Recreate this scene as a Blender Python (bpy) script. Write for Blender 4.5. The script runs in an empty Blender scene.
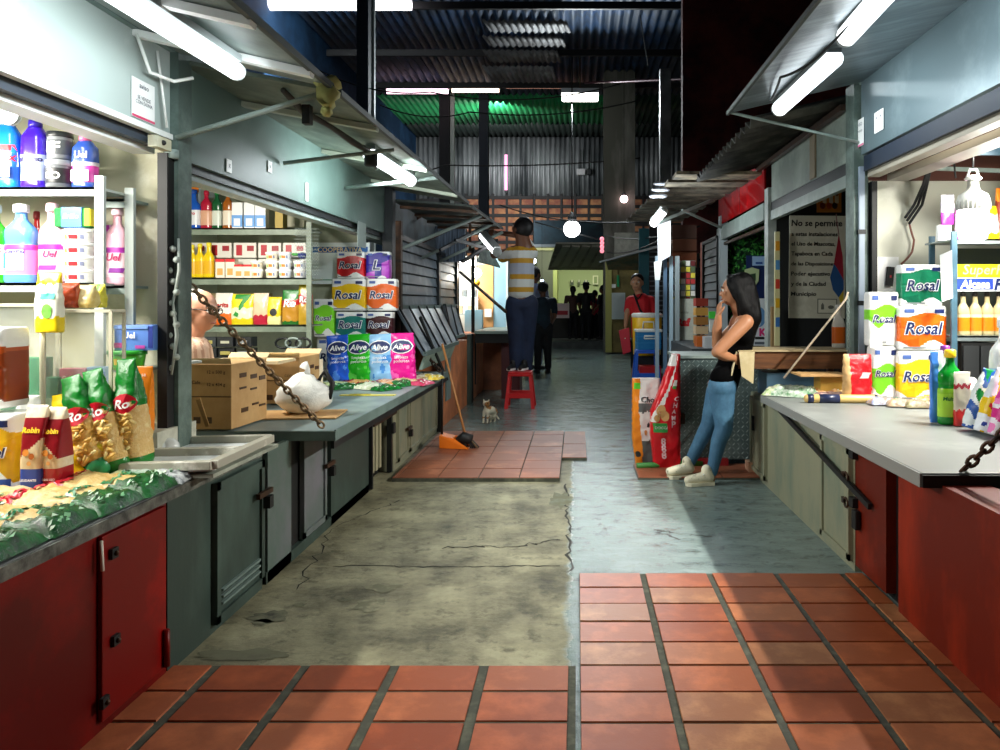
import bpy, bmesh, math, random
from mathutils import Vector, Matrix, noise
random.seed(7)
S = bpy.context.scene
COL = S.collection
R = math.radians
# ---------------- camera, world, exposure ----------------
F, CX, CY, H = 750.0, 577.0, 303.0, 1.45          # focal length in px, vanishing point, eye height
cd = bpy.data.cameras.new('camera'); cam = bpy.data.objects.new('camera', cd); COL.objects.link(cam)
cam.location = (0, 0, H); cam.rotation_euler = (R(90), 0, 0)
cd.sensor_width = 36; cd.lens = 27; cd.shift_x = -0.077; cd.shift_y = -0.072; cd.clip_start = .05; cd.clip_end = 200
S.camera = cam
S.view_settings.view_transform = 'Standard'; S.view_settings.look = 'None'
S.view_settings.gamma = 1; S.view_settings.use_curve_mapping = False; S.view_settings.exposure = 0.15
wd = bpy.data.worlds.new('night'); S.world = wd; wd.use_nodes = True
wd.node_tree.nodes['Background'].inputs[0].default_value = (.30, .42, .55, 1)
wd.node_tree.nodes['Background'].inputs[1].default_value = .005
def W(px, Y): return (px - CX) / F * Y
def Z(py, Y): return H + (CY - py) / F * Y
def at(px, py, Y): return Vector((W(px, Y), Y, Z(py, Y)))

def area(name, loc, sx, sy, power, aim, color=(.93, .97, 1), spread=180):
    l = bpy.data.lights.new(name, 'AREA'); l.shape = 'RECTANGLE'; l.size = sx; l.size_y = sy; l.energy = power; l.color = color
    l.spread = R(spread)
    o = bpy.data.objects.new(name, l); COL.objects.link(o); o.location = loc
    d = (Vector(aim) - Vector(loc)); z = -d.normalized(); y = Vector((0, 1, 0)); x = y.cross(z).normalized(); y = z.cross(x)
    m = Matrix((x, y, z)).transposed().to_4x4(); m.translation = Vector(loc); o.matrix_world = m
    return o
def point(name, loc, power, color=(.93, .97, 1), r=.06):
    l = bpy.data.lights.new(name, 'POINT'); l.energy = power; l.color = color; l.shadow_soft_size = r
    o = bpy.data.objects.new(name, l); COL.objects.link(o); o.location = loc; return o
# size_y runs along the aisle
COOL = (.88, .97, 1); WARM = (1, .97, .88)
area('tube_light', (-2.75, 2.6, 2.12), .05, 1.2, 60, (-.6, 2.8, .0), WARM)         # inside the left stall in front
area('tube_light', (-2.55, 2.6, 2.16), .05, .9, 6, (-2.5, 4.0, 1.2), WARM)
area('tube_light', (-2.75, 4.6, 2.12), .05, .9, 42, (-1.7, 5.6, .8), WARM)         # inside the second left stall
area('tube_light', (-1.42, 2.6, 2.36), .05, 1.2, 6, (-2.1, 2.8, 2.3), COOL, 130)       # under the left awning
area('tube_light', (-1.36, 5.5, 2.36), .05, 1.0, 40, (1.4, 7.2, 1.3), COOL)
area('tube_light', (1.5, 3.4, 2.86), .05, 1.5, 11, (2.4, 3.4, 2.7), COOL, 130)         # under the right awning
area('tube_light', (1.53, 5.06, 2.84), .05, 1.1, 8, (2.2, 5.06, 2.65), COOL, 130)
point('bulb_light', (2.76, 4.95, 2.1), 24, WARM, .1)                              # jug-shaped bulb, right stall
area('tube_light', (2.95, 4.4, 2.5), .05, 1.2, 100, (.2, 4.9, .0), WARM, 125)
area('flood_light', (.1, 19.6, 6.6), 1.0, .3, 260, (0, 8, 0), COOL)
point('bulb_light', (-.13, 19.6, 3.4), 90, COOL, .1)
point('bulb_light', (.98, 9.6, 2.45), 42, COOL, .1)
area('strip_light', (-5.5, 15.6, 7.5), 3.6, .1, 160, (-6.5, 19, 8), COOL)
area('strip_light', (-2.6, 25.2, 6.9), 6.5, .1, 420, (-4.5, 30, 6.9), (1, .95, .94))
area('tube_light', (-1.4, 5.4, 2.36), .05, .9, 9, (-1.95, 5.4, 2.2), COOL, 150)
area('room_light', (.4, 27, 3.3), 2, 1, 60, (.4, 28.5, 1.5), (1, 1, .85))
point('bulb_light', (-1.7, 12.2, 1.95), 14, WARM, .08)
area('tube_light', (-1.95, 12.3, 2.2), .3, .8, 40, (-1.9, 13.4, 1.3), WARM)

# ---------------- materials ----------------
MATS = {}
def lin(h):
    h = h.lstrip('#'); c = [int(h[i:i+2], 16) / 255 for i in (0, 2, 4)]
    return tuple(((x / 12.92) if x <= .04045 else ((x + .055) / 1.055) ** 2.4) for x in c) + (1,)
def mat(h, rough=.55, metal=0, grime=None, amt=.5, scale=3, bump=0, emit=0, alpha=1, trans=0, tag='', spec=.5, stretch=None):
    key = (h, rough, metal, grime, amt, scale, bump, emit, alpha, trans, tag, spec, stretch)
    if key in MATS: return MATS[key]
    m = bpy.data.materials.new('m' + h.strip('#') + tag); m.use_nodes = True; nt = m.node_tree; p = nt.nodes['Principled BSDF']
    p.inputs['Base Color'].default_value = lin(h); p.inputs['Roughness'].default_value = rough; p.inputs['Metallic'].default_value = metal
    p.inputs['Specular IOR Level'].default_value = spec
    if emit: p.inputs['Emission Color'].default_value = lin(h); p.inputs['Emission Strength'].default_value = emit
    if alpha < 1: p.inputs['Alpha'].default_value = alpha
    if trans: p.inputs['Transmission Weight'].default_value = trans
    if grime or bump:
        tc = nt.nodes.new('ShaderNodeTexCoord'); mp = nt.nodes.new('ShaderNodeMapping'); nz = nt.nodes.new('ShaderNodeTexNoise')
        nz.inputs['Scale'].default_value = scale; nz.inputs['Detail'].default_value = 8; nz.inputs['Roughness'].default_value = .65
        if stretch: mp.inputs['Scale'].default_value = stretch
        nt.links.new(tc.outputs['Object'], mp.inputs['Vector']); nt.links.new(mp.outputs[0], nz.inputs['Vector'])
        if grime:
            cr = nt.nodes.new('ShaderNodeValToRGB'); cr.color_ramp.elements[0].position = .62 - amt * .5; cr.color_ramp.elements[1].position = .72 - amt*.1
            cr.color_ramp.elements[0].color = lin(grime); cr.color_ramp.elements[1].color = lin(h)
            nt.links.new(nz.outputs['Fac'], cr.inputs[0]); nt.links.new(cr.outputs[0], p.inputs['Base Color'])
        if bump:
            b = nt.nodes.new('ShaderNodeBump'); b.inputs['Strength'].default_value = bump; b.inputs['Distance'].default_value = .02
            nt.links.new(nz.outputs['Fac'], b.inputs['Height']); nt.links.new(b.outputs[0], p.inputs['Normal'])
    MATS[key] = m; return m
def glow(h, e): return mat(h, .5, emit=e, tag='glow')

# ---------------- mesh builder ----------------
TXT = {}
def text_geo(s, off=0.0):
    k = (s, off)
    if k in TXT: return TXT[k]
    cu = bpy.data.curves.new('t', 'FONT'); cu.body = s; cu.align_x = 'CENTER'; cu.resolution_u = 2; cu.offset = off; cu.space_line = .9
    ob = bpy.data.objects.new('t', cu); me = ob.to_mesh()
    vs = [v.co.copy() for v in me.vertices]; fs = [tuple(p.vertices) for p in me.polygons]; ob.to_mesh_clear()
    bpy.data.objects.remove(ob); bpy.data.curves.remove(cu)
    if vs:
        y0 = min(v.y for v in vs); y1 = max(v.y for v in vs); x0 = min(v.x for v in vs); x1 = max(v.x for v in vs)
    else: y0 = y1 = x0 = x1 = 0
    cx, cy = (x0 + x1) / 2, (y0 + y1) / 2
    vs = [Vector((v.x - cx, v.y - cy, 0)) for v in vs]
    TXT[k] = (vs, fs, x1 - x0, y1 - y0); return TXT[k]

class MB:
    def __init__(s): s.bm = bmesh.new(); s.mats = []
    def mi(s, m):
        if m not in s.mats: s.mats.append(m)
        return s.mats.index(m)
    def faces(s, vs, fs, m, smooth=False):
        bv = [s.bm.verts.new(v) for v in vs]; i = s.mi(m) if not isinstance(m, list) else None
        for k, f in enumerate(fs):
            try: q = s.bm.faces.new([bv[a] for a in f])
            except ValueError: continue
            q.material_index = i if i is not None else s.mi(m[k]); q.smooth = smooth
        return s
    def box(s, c, d, m, rot=None):
        M = Matrix.Translation(Vector(c)) @ (rot.to_matrix().to_4x4() if rot else Matrix())
        x, y, z = d[0] / 2, d[1] / 2, d[2] / 2
        vs = [M @ Vector((a * x, b * y, e * z)) for a in (-1, 1) for b in (-1, 1) for e in (-1, 1)]
        return s.faces(vs, [(0, 1, 3, 2), (4, 6, 7, 5), (0, 4, 5, 1), (2, 3, 7, 6), (0, 2, 6, 4), (1, 5, 7, 3)], m)
    def span(s, a, b, m):                                     # axis-aligned box from corner a to corner b
        return s.box([(a[i] + b[i]) / 2 for i in range(3)], [abs(b[i] - a[i]) for i in range(3)], m)
    def bar(s, a, b, w, h, m, up=(0, 0, 1)):
        a, b = Vector(a), Vector(b); d = (b - a); L = d.length; d.normalize(); u = Vector(up)
        if abs(d.dot(u)) > .98: u = Vector((1, 0, 0))
        x = d.cross(u).normalized(); z = x.cross(d); c = (a + b) / 2
        vs = [c + d * (i * L / 2) + x * (j * w / 2) + z * (k * h / 2) for i in (-1, 1) for j in (-1, 1) for k in (-1, 1)]
        return s.faces(vs, [(0, 1, 3, 2), (4, 6, 7, 5), (0, 4, 5, 1), (2, 3, 7, 6), (0, 2, 6, 4), (1, 5, 7, 3)], m)
    def slab(s, quad, n, m):                                  # four corners extruded by vector n
        q = [Vector(v) for v in quad]; n = Vector(n); vs = q + [v + n for v in q]
        return s.faces(vs, [(0, 1, 2, 3), (7, 6, 5, 4), (0, 4, 5, 1), (1, 5, 6, 2), (2, 6, 7, 3), (3, 7, 4, 0)], m)
    def tube(s, pts, r, m, n=8, cap=True):
        pts = [Vector(p) for p in pts]; rs = r if isinstance(r, (list, tuple)) else [r] * len(pts)
        rings = []; vs = []; px = None
        for i, p in enumerate(pts):
            d = (pts[min(i + 1, len(pts) - 1)] - pts[max(i - 1, 0)]).normalized()
            if px is None: px = d.orthogonal().normalized()
            px = (px - d * px.dot(d)).normalized(); y = d.cross(px)
            for k in range(n):
                t = 2 * math.pi * k / n; vs.append(p + (px * math.cos(t) + y * math.sin(t)) * rs[i])
        fs = []
        for i in range(len(pts) - 1):
            for k in range(n): fs.append((i * n + k, i * n + (k + 1) % n, (i + 1) * n + (k + 1) % n, (i + 1) * n + k))
        if cap: fs += [tuple(range(n - 1, -1, -1)), tuple((len(pts) - 1) * n + k for k in range(n))]
        return s.faces(vs, fs, m, True)
    def lathe(s, prof, m, c=(0, 0, 0), n=20, sx=1, sy=1):
        vs = []; fs = []
        for r, z in prof:
            for k in range(n):
                t = 2 * math.pi * k / n; vs.append(Vector((c[0] + r * sx * math.cos(t), c[1] + r * sy * math.sin(t), c[2] + z)))
        for i in range(len(prof) - 1):
            for k in range(n): fs.append((i * n + k, i * n + (k + 1) % n, (i + 1) * n + (k + 1) % n, (i + 1) * n + k))
        fs += [tuple(range(n - 1, -1, -1)), tuple((len(prof) - 1) * n + k for k in range(n))]
        return s.faces(vs, fs, m, True)
    def ball(s, c, r, m, n=12, sc=(1, 1, 1)):
        prof = [(max(r * math.sin(math.pi * i / n), 1e-4), -r * math.cos(math.pi * i / n)) for i in range(n + 1)]
        vs = []; fs = []; q = n + 4
        for a, z in prof:
            for k in range(q):
                t = 2 * math.pi * k / q; vs.append(Vector((c[0] + a * sc[0] * math.cos(t), c[1] + a * sc[1] * math.sin(t), c[2] + z * sc[2])))
        for i in range(n):
            for k in range(q): fs.append((i * q + k, i * q + (k + 1) % q, (i + 1) * q + (k + 1) % q, (i + 1) * q + k))
        return s.faces(vs, fs, m, True)
    def text(s, st, o, w, m, ux=(1, 0, 0), uy=(0, 0, 1), off=0, shear=0, fn=None, maxh=None):
        vs, fs, tw, th = text_geo(st, off)
        if not vs: return s
        k = w / tw; kh = k
        if maxh and th * k > maxh: kh = maxh / th
        ux, uy, o = Vector(ux), Vector(uy), Vector(o)
        P = [(v.x * k + v.y * kh * shear, v.y * kh) for v in vs]
        V = [fn(o.x + a, o.z + b) for a, b in P] if fn else [o + ux * a + uy * b for a, b in P]
        return s.faces(V, fs, m)
    def corr(s, o, u, v, waves, amp, m, seg=4, thick=None):    # corrugated sheet, waves across u
        o, u, v = Vector(o), Vector(u), Vector(v); n = u.cross(v).normalized(); N = waves * seg; vs = []; fs = []
        for i in range(N + 1):
            h = n * (amp * math.sin(2 * math.pi * i / seg)); a = o + u * (i / N) + h; vs += [a, a + v]
        for i in range(N): fs.append((2 * i, 2 * i + 2, 2 * i + 3, 2 * i + 1))
        return s.faces(vs, fs, m, True)
    def build(s, name, parent=None, bevel=0, loc=None, solid=0):
        me = bpy.data.meshes.new(name)
        bmesh.ops.recalc_face_normals(s.bm, faces=s.bm.faces)
        s.bm.to_mesh(me); s.bm.free()
        for m in s.mats: me.materials.append(m)
        o = bpy.data.objects.new(name, me); COL.objects.link(o)
        if parent: o.parent = parent
        if loc: o.location = loc
        if solid: md = o.modifiers.new('solid', 'SOLIDIFY'); md.thickness = solid
        if bevel: b = o.modifiers.new('bevel', 'BEVEL'); b.width = bevel; b.segments = 2; b.limit_method = 'ANGLE'
        return o
def tag(o, label=None, cat=None, group=None, kind=None):
    if label: o['label'] = label
    if cat: o['category'] = cat
    if group: o['group'] = group
    if kind: o['kind'] = kind
    return o
def thing(name, label, cat, loc=(0, 0, 0), rz=0, group=None):
    o = bpy.data.objects.new(name, None); COL.objects.link(o); o.location = loc; o.rotation_euler.z = rz; o.empty_display_size = .1
    return tag(o, label, cat, group)
def struct(o): o['kind'] = 'structure'; return o

# palette
GREEN = mat('#42554e', .5, grime='#2c3b36', amt=.25, scale=2.2, bump=.15, stretch=(1, 1, .5))
GREEN2 = mat('#6c7a6a', .55, grime='#8a8a72', amt=.3, scale=4, bump=.2, stretch=(1, 1, .35))
GREY = mat('#7f9490', .45, grime='#5d716d', amt=.3, scale=1.6, bump=.1)
GREYL = mat('#a9b8b2', .5, grime='#8a9993', amt=.3, scale=3)
METAL = mat('#8f9fa2', .34, .6, grime='#5d6a6c', amt=.35, scale=3, bump=.1)
DARKM = mat('#1d2326', .45, .3, grime='#0f1314', scale=5)
BLACK = mat('#0c0d0e', .6)
IRON = mat('#2a2624', .5, .6, grime='#4a3222', amt=.3, scale=12)
RED = mat('#7c0805', .4, grime='#540503', amt=.25, scale=2, spec=.25)
RUST = mat('#98290a', .5, grime='#671806', amt=.3, scale=2.2, stretch=(1, 1, .4), spec=.25)
ORANGE = mat('#e08c58', .6, grime='#b46c44', amt=.3, scale=3)
CREAM = mat('#e3e2d0', .6, grime='#c3bfa2', amt=.15, scale=3)
WHITE = mat('#eef0ec', .45); WHITEP = mat('#f2f3f1', .35)
CARD = mat('#c9a06a', .75, grime='#b58c58', amt=.4, scale=6)
WOOD = mat('#7a4a22', .65, grime='#583214', amt=.4, scale=8, stretch=(.3, 1, 3))
INK = mat('#20201e', .6)
BLUE = mat('#1f4fa8', .4); NAVY = mat('#17275e', .4)

# ================= THE SETTING =================
# floor slab: olive worn concrete to the left of a rough seam, smoother wet grey concrete to the right and beyond
def floor_mat():
    m = bpy.data.materials.new('concrete'); m.use_nodes = True; nt = m.node_tree; p = nt.nodes['Principled BSDF']; N = nt.nodes.new; L = nt.links.new
    tc = N('ShaderNodeTexCoord'); sp = N('ShaderNodeSeparateXYZ'); L(tc.outputs['Object'], sp.inputs[0])
    def noise_(sc, st=(1, 1, 1), det=8):
        mp = N('ShaderNodeMapping'); mp.inputs['Scale'].default_value = st; L(tc.outputs['Object'], mp.inputs[0])
        n = N('ShaderNodeTexNoise'); n.inputs['Scale'].default_value = sc; n.inputs['Detail'].default_value = det; n.inputs['Roughness'].default_value = .7; L(mp.outputs[0], n.inputs['Vector']); return n
    def ramp(f, a, ca, b, cb):
        r = N('ShaderNodeValToRGB'); r.color_ramp.elements[0].position = a; r.color_ramp.elements[1].position = b
        r.color_ramp.elements[0].color = lin(ca) if isinstance(ca, str) else ca; r.color_ramp.elements[1].color = lin(cb) if isinstance(cb, str) else cb
        L(f, r.inputs[0]); return r
    def math_(op, a, b, cl=False):
        n = N('ShaderNodeMath'); n.operation = op; n.use_clamp = cl
        for i, v in enumerate((a, b)):
            if isinstance(v, (int, float)): n.inputs[i].default_value = v
            else: L(v, n.inputs[i])
        return n.outputs[0]
    def mix(f, a, b):
        n = N('ShaderNodeMix'); n.data_type = 'RGBA'; L(f, n.inputs[0]); L(a, n.inputs[6]); L(b, n.inputs[7]); return n.outputs[2]
    n1, n2, n3 = noise_(2.2), noise_(9), noise_(3, (1, 2.6, 1))
    olive = ramp(n1.outputs['Fac'], .36, '#55523f', .64, '#a09c7e').outputs[0]
    wet = ramp(n3.outputs['Fac'], .3, '#657674', .75, '#8a9b96').outputs[0]
    edge = math_('ADD', sp.outputs[0], math_('MULTIPLY', math_('SUBTRACT', noise_(6).outputs['Fac'], .5), .16))
    side = math_('MULTIPLY', math_('ADD', edge, .06), 30, True)
    far = math_('MULTIPLY', math_('SUBTRACT', sp.outputs[1], 8.4), 12, True)
    f = math_('MAXIMUM', side, far)
    c = mix(f, olive, wet)
    spots = ramp(n2.outputs['Fac'], .33, (.25, .25, .22, 1), .47, (1, 1, 1, 1)).outputs[0]
    mm = N('ShaderNodeMix'); mm.data_type = 'RGBA'; mm.blend_type = 'MULTIPLY'; mm.inputs[0].default_value = .8; L(c, mm.inputs[6]); L(spots, mm.inputs[7])
    L(mm.outputs[2], p.inputs['Base Color'])
    ro = N('ShaderNodeMapRange'); L(f, ro.inputs[0]); ro.inputs[3].default_value = .6; ro.inputs[4].default_value = .17
    L(math_('ADD', ro.outputs[0], math_('MULTIPLY', math_('SUBTRACT', n3.outputs['Fac'], .5), .25)), p.inputs['Roughness'])
    b = N('ShaderNodeBump'); b.inputs['Strength'].default_value = .35; b.inputs['Distance'].default_value = .02; L(math_('ADD', n3.outputs['Fac'], n2.outputs['Fac']), b.inputs['Height']); L(b.outputs[0], p.inputs['Normal'])
    return m
m = MB(); m.span((-6, -1, -.1), (6, 34, 0), floor_mat()); struct(m.build('floor'))
m = MB(); m.span((-3, 24, 0), (4, 34, .22), mat('#5c6360', .5, grime='#3f4543', scale=3)); struct(m.build('floor_platform'))
GROUT = mat('#5d5f4e', .8, grime='#3f4136', amt=.3, scale=14)
TILES = [mat(h, .4, grime=g, amt=.28, scale=5, bump=.12) for h, g in (('#c06c40', '#9c532e'), ('#b46034', '#944a28'), ('#c67a4e', '#a3623e'), ('#ac542c', '#8a4224'), ('#bd8458', '#97603e'))]
def tiles(name, x0, x1, y0, y1, sx, sy, gx, gy, z, ox=0, oy=0, mats=TILES, notch=None):
    m = MB(); m.span((x0, y0, 0), (x1, y1, z - .006), GROUT)
    i0 = math.floor((x0 - ox) / sx); j0 = math.floor((y0 - oy) / sy)
    for i in range(i0, math.ceil((x1 - ox) / sx)):
        for j in range(j0, math.ceil((y1 - oy) / sy)):
            a, b = max(ox + i * sx + gx / 2, x0), min(ox + (i + 1) * sx - gx / 2, x1)
            c, d = max(oy + j * sy + gy / 2, y0), min(oy + (j + 1) * sy - gy / 2, y1)
            if b - a < .02 or d - c < .02: continue
            if notch and notch(a, c): continue
            k = .003; zt = z + random.uniform(-.0015, .0015); t = random.choice(mats)
            m.faces([(a, c, 0), (b, c, 0), (b, d, 0), (a, d, 0), (a + k, c + k, zt), (b - k, c + k, zt), (b - k, d - k, zt), (a + k, d - k, zt)],
                    [(4, 5, 6, 7), (0, 1, 5, 4), (1, 2, 6, 5), (2, 3, 7, 6), (3, 0, 4, 7)], t)
    return struct(m.build(name))
DT = [mat(h, .5, grime=g, amt=.3, scale=5, bump=.12) for h, g in (('#b8623a', '#944a2a'), ('#ab5530', '#8a4022'), ('#be6e46', '#9a5434'))]
tiles('floor_tiles_left', -1.62, -.005, .5, 2.985, .354, .204, .035, .012, .012, ox=.0 - .015, oy=2.985, mats=DT)
tiles('floor_tiles_right', .012, 1.52, .5, 4.0, .354, .204, .028, .01, .012, ox=-.005, oy=4.0)
LT = [mat(h, .5, grime='#8e5238', amt=.2, scale=3) for h in ('#b87350', '#b26a48', '#bd7a58')]
tiles('floor_tiles_center', -1.5, -.14, 6.08, 8.3, .33, .33, .004, .004, .035, ox=-.14, oy=6.08, mats=LT)
tiles('floor_tiles_back', -.14, .09, 6.9, 8.3, .33, .33, .004, .004, .03, ox=-.14, oy=6.9, mats=LT)
tiles('floor_tiles_stall', .5, 1.55, 6.15, 6.68, .35, .27, .008, .008, .02, ox=.5, oy=6.15, mats=LT)

# cracks and stains of the slab
CRK = mat('#2c2d28', .9); random.seed(17)
def crack(pts, w=.012, jit=.03, n=14):
    m = MB(); P = []
    for (a, b) in zip(pts, pts[1:]):
        for i in range(n): t = i / n; P.append(Vector((a[0] + (b[0] - a[0]) * t + random.uniform(-jit, jit), a[1] + (b[1] - a[1]) * t + random.uniform(-jit, jit), .0015)))
    P.append(Vector((*pts[-1], .0015))); vs = []
    for i, p in enumerate(P): d = (P[min(i + 1, len(P) - 1)] - P[max(i - 1, 0)]).normalized(); s_ = Vector((-d.y, d.x, 0)) * w * random.uniform(.15, .8); vs += [p + s_, p - s_]
    m.faces(vs, [(2 * i, 2 * i + 2, 2 * i + 3, 2 * i + 1) for i in range(len(P) - 1)], CRK); struct(m.build('floor_crack'))
G_ = lambda px, py: (W(px, F * H / (py - CY)), F * H / (py - CY))
crack([G_(570, 572), G_(568, 520), G_(566, 484)], .014, .02); crack([G_(335, 566), G_(450, 567), G_(560, 566)], .01, .015); crack([G_(440, 548), G_(520, 546), G_(560, 540)], .012, .03)
crack([G_(655, 530), G_(690, 535), G_(712, 537)], .012, .02); crack([G_(655, 531), G_(680, 540)], .02, .03); crack([G_(590, 443), G_(700, 445)], .008, .01); crack([G_(300, 590), G_(330, 530), G_(400, 500)], .008, .03)
def stain(px, py, rx, ry, c, seed):
    m = MB(); x, y = G_(px, py); vs = [Vector((x, y, .002))]; n = 30
    for k in range(n): a = 2 * math.pi * k / n; r = 1 + .55 * noise.noise(Vector((math.cos(a) * 1.7 + seed, math.sin(a) * 1.7, seed))) + .3 * noise.noise(Vector((math.cos(a) * 6, math.sin(a) * 6, seed))); vs.append(Vector((x + rx * r * math.cos(a), y + ry * r * math.sin(a), .002)))
    m.faces(vs, [(0, k + 1, (k + 1) % n + 1) for k in range(n)], mat(c, .8, grime='#6a6a54', amt=.3, scale=9)); struct(m.build('floor_stain'))
stain(270, 617, .09, .06, '#1f201b', 1); stain(262, 622, .05, .03, '#23241e', 2); stain(382, 588, .09, .05, '#a09c80', 3); stain(372, 605, .08, .07, '#a8a488', 4); stain(345, 600, .04, .02, '#2c2d25', 5); stain(300, 605, .03, .02, '#2c2d25', 6)
stain(245, 655, .2, .05, '#5a5946', 7); stain(560, 500, .08, .2, '#7d8474', 8)

# hall: roof, far corrugated wall, breeze-block wall, side walls
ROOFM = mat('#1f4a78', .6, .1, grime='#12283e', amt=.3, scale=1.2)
m = MB(); m.corr((-14, 4, 8.2), (24, 0, 0), (0, 20.2, 0), 110, .06, ROOFM, 4); m.corr((-14, 24.2, 8.2), (15.8, 0, 0), (0, 4, 0), 80, .06, mat('#1f8a50', .5), 4); m.corr((1.8, 24.2, 8.2), (8.2, 0, 0), (0, 4, 0), 40, .06, mat('#123a2a', .5), 4); m.corr((-14, 28.2, 8.2), (24, 0, 0), (0, 3, 0), 110, .06, mat('#14231f', .6), 4); struct(m.build('ceiling', solid=.01))  # right-hand green sheet is a darker copy: the unlit side is painted in
m = MB(); m.corr((-14, 30.3, 5.65), (24, 0, 0), (0, 0, 2.5), 120, .05, mat('#9aa3a6', .5, .4, grime='#3d4548', amt=.45, scale=.7, stretch=(2, 1, .3)), 4); struct(m.build('wall_back', solid=.01))
m = MB(); BR = mat('#b98a5c', .8, grime='#7c4a3c', amt=.4, scale=2); FR = mat('#15181a', .7)
for j in range(8):
    for i in range(18): m.box((-4.2 + i * .55, 30.35, 3.0 + j * .36), (.46, .2, .22), BR)
for i in range(19): m.box((-4.48 + i * .55, 30.3, 4.2), (.09, .22, 3.3), FR)
for j in range(9): m.box((.7, 30.3, 2.82 + j * .36), (10.4, .2, .12), FR)
m.box((-8, 30.4, 2.8), (6.6, .3, 5.7), FR); m.box((8.8, 30.4, 2.8), (6, .3, 5.7), FR); m.box((0, 30.8, 2.8), (22, .1, 6), BLACK)
struct(m.build('wall_breeze_block'))
m = MB(); m.box((1.23, 22.1, 4.1), (.9, .8, 8.2), mat('#8a8b84', .8, grime='#45473f', amt=.4, scale=1, stretch=(1, 1, .2))); struct(m.build('column'))
m = MB(); m.box((-6.6, 17, 4), (.2, 30, 8.4), mat('#1f3c58', .8, grime='#13263a', amt=.3, scale=1, spec=.1)); struct(m.build('wall_left'))
m = MB(); m.box((5.2, 16, 4), (.2, 34, 8.4), mat('#2a1414', .85, grime='#120a0c', amt=.4, scale=.8)); struct(m.build('wall_right'))
m = MB(); m.box((3.85, 14.3, 5.2), (3.7, .2, 5.6), mat('#7d302a', .85, grime='#3a1616', amt=.4, scale=.8)); struct(m.build('wall_upper_right'))
m = MB(); m.box((0, -1.6, 4), (11.6, .2, 8.4), mat('#1a1c1e', .8)); struct(m.build('wall_front'))
# roof purlins and trusses
for i, y in enumerate((9, 12.5, 16.4, 19.5, 22.4)):
    m = MB(); m.bar((-13, y, 7.95), (5.1, y, 7.95), .08, .16, BLACK)
    struct(m.build('trim_%d' % (i + 1)))
# steel posts of the hall
for px, Y, w, mm in ((364, 13, .2, mat('#2a3644', .6)), (372, 13.2, .1, mat('#8d9899', .5, .3)), (445, 24, .32, mat('#121518', .8)), (452.5, 24, .13, mat('#98a29c', .5)), (484, 24.3, .3, mat('#1a2530', .8))):
    m = MB(); x = W(px, Y); m.box((x, Y, 4.1), (w, w, 8.2), mm); struct(m.build('column'))
# translucent roof panel
m = MB()
for a, b in ((20, 32), (36, 46), (50, 62), (66, 82)):
    ya, yb = F * 6.4 / (CY - a), F * 6.4 / (CY - b); m.corr((W(482, ya), ya, 7.85), (1.9, 0, 0), (0.1, yb - ya, 0), 12, .03, mat('#77797c', .6, grime='#4a4848', amt=.4, scale=1), 4)
tag(m.build('skylight_panel', solid=.01), 'grey translucent corrugated skylight sheet high in the dark roof', 'skylight')

# ---- lamps of the hall ----
def strip_lamp(x0, x1, y, z, glowm, label, r=.05):
    t = thing('strip_lamp', label, 'lamp', (x0, y, z))
    m = MB(); m.span((0, -.08, .05), (x1 - x0, .08, .14), mat('#777d80', .5)); m.build('housing', t)
    m = MB(); m.tube([(.03, 0, 0), (x1 - x0 - .03, 0, 0)], r, glowm, 8); m.build('tube', t); return t
strip_lamp(W(236, 15.9), W(412, 15.9), 15.9, 1.45 + 300 / 750 * 15.9, glow('#fff4fb', 6), 'long white glowing strip lamp at the top left of the hall roof', .16)
strip_lamp(W(386, 23), W(449, 23), 23, Z(91, 23), glow('#ffd3e2', 3.5), 'pink-white strip lamp left of the dark hall post', .09)
strip_lamp(W(451, 23.2), W(500, 23.2), 23.2, Z(90, 23.2), glow('#ffe0c8', 3), 'pink-white strip lamp just right of the dark hall post', .08)
strip_lamp(W(505, 23.2), W(592, 23.2), 23.2, Z(87, 23.2), glow('#e8a890', .9), 'dim orange strip lamp leading to the floodlight', .05)
t = thing('flood_lamp', 'bright white floodlight hanging in front of the concrete column', 'lamp', at(580, 97, 20))
m = MB(); m.box((0, 0, .13), (1.0, .35, .12), mat('#aab0b2', .5)); m.tube([(0, 0, .15), (0, 0, 1.1)], .02, IRON); m.build('housing', t)
m = MB(); m.box((0, 0, 0), (.98, .3, .2), glow('#fffdf2', 9)); m.build('lens', t, bevel=.05)
def bulb(name, label, loc, r, e, drop, col='#ffffff'):
    t = thing(name, label, 'lamp', loc)
    m = MB(); m.ball((0, 0, 0), r, glow(col, e)); m.build('bulb', t)
    m = MB(); m.lathe([(r * .5, r * .8), (r * .55, r * 1.5), (r * .2, r * 1.8), (r * .2, r * 2)], mat('#3a3c3e')); m.tube([(0, 0, r * 2), (0, 0, drop)], r * .08, BLACK, 6); m.build('socket', t); return t
bulb('pendant_bulb', 'round white pendant bulb glowing above the blue-panelled stall at the back', at(572, 229, 19.6), .22, 12, 4.5)
bulb('pendant_bulb', 'small pinkish bulb in front of the concrete column', at(624, 199, 21.5), .11, 8, 3.8, '#ffd9d9')
bulb('pendant_bulb', 'tiny white bulb behind the striped shirt of the man on the stool', at(533, 261, 16), .07, 8, 5.8, '#e8f2ff')
bulb('pendant_bulb', 'tiny bulb hanging low over the dark passage behind the stool', at(542, 281, 17), .04, 5, 6.1, '#cfe0ff')
# vertical pink tube on the corrugated wall
t = thing('wall_tube_lamp', 'thin vertical pink tube lamp on the corrugated back wall', 'lamp', at(506, 190, 29.8))
m = MB(); m.tube([(0, 0, 0), (0, 0, 1.4)], .06, glow('#ff9fd0', 1.6), 8); m.build('tube', t); m = MB(); m.box((0, .08, .7), (.1, .06, 1.5), DARKM); m.build('housing', t)
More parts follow.
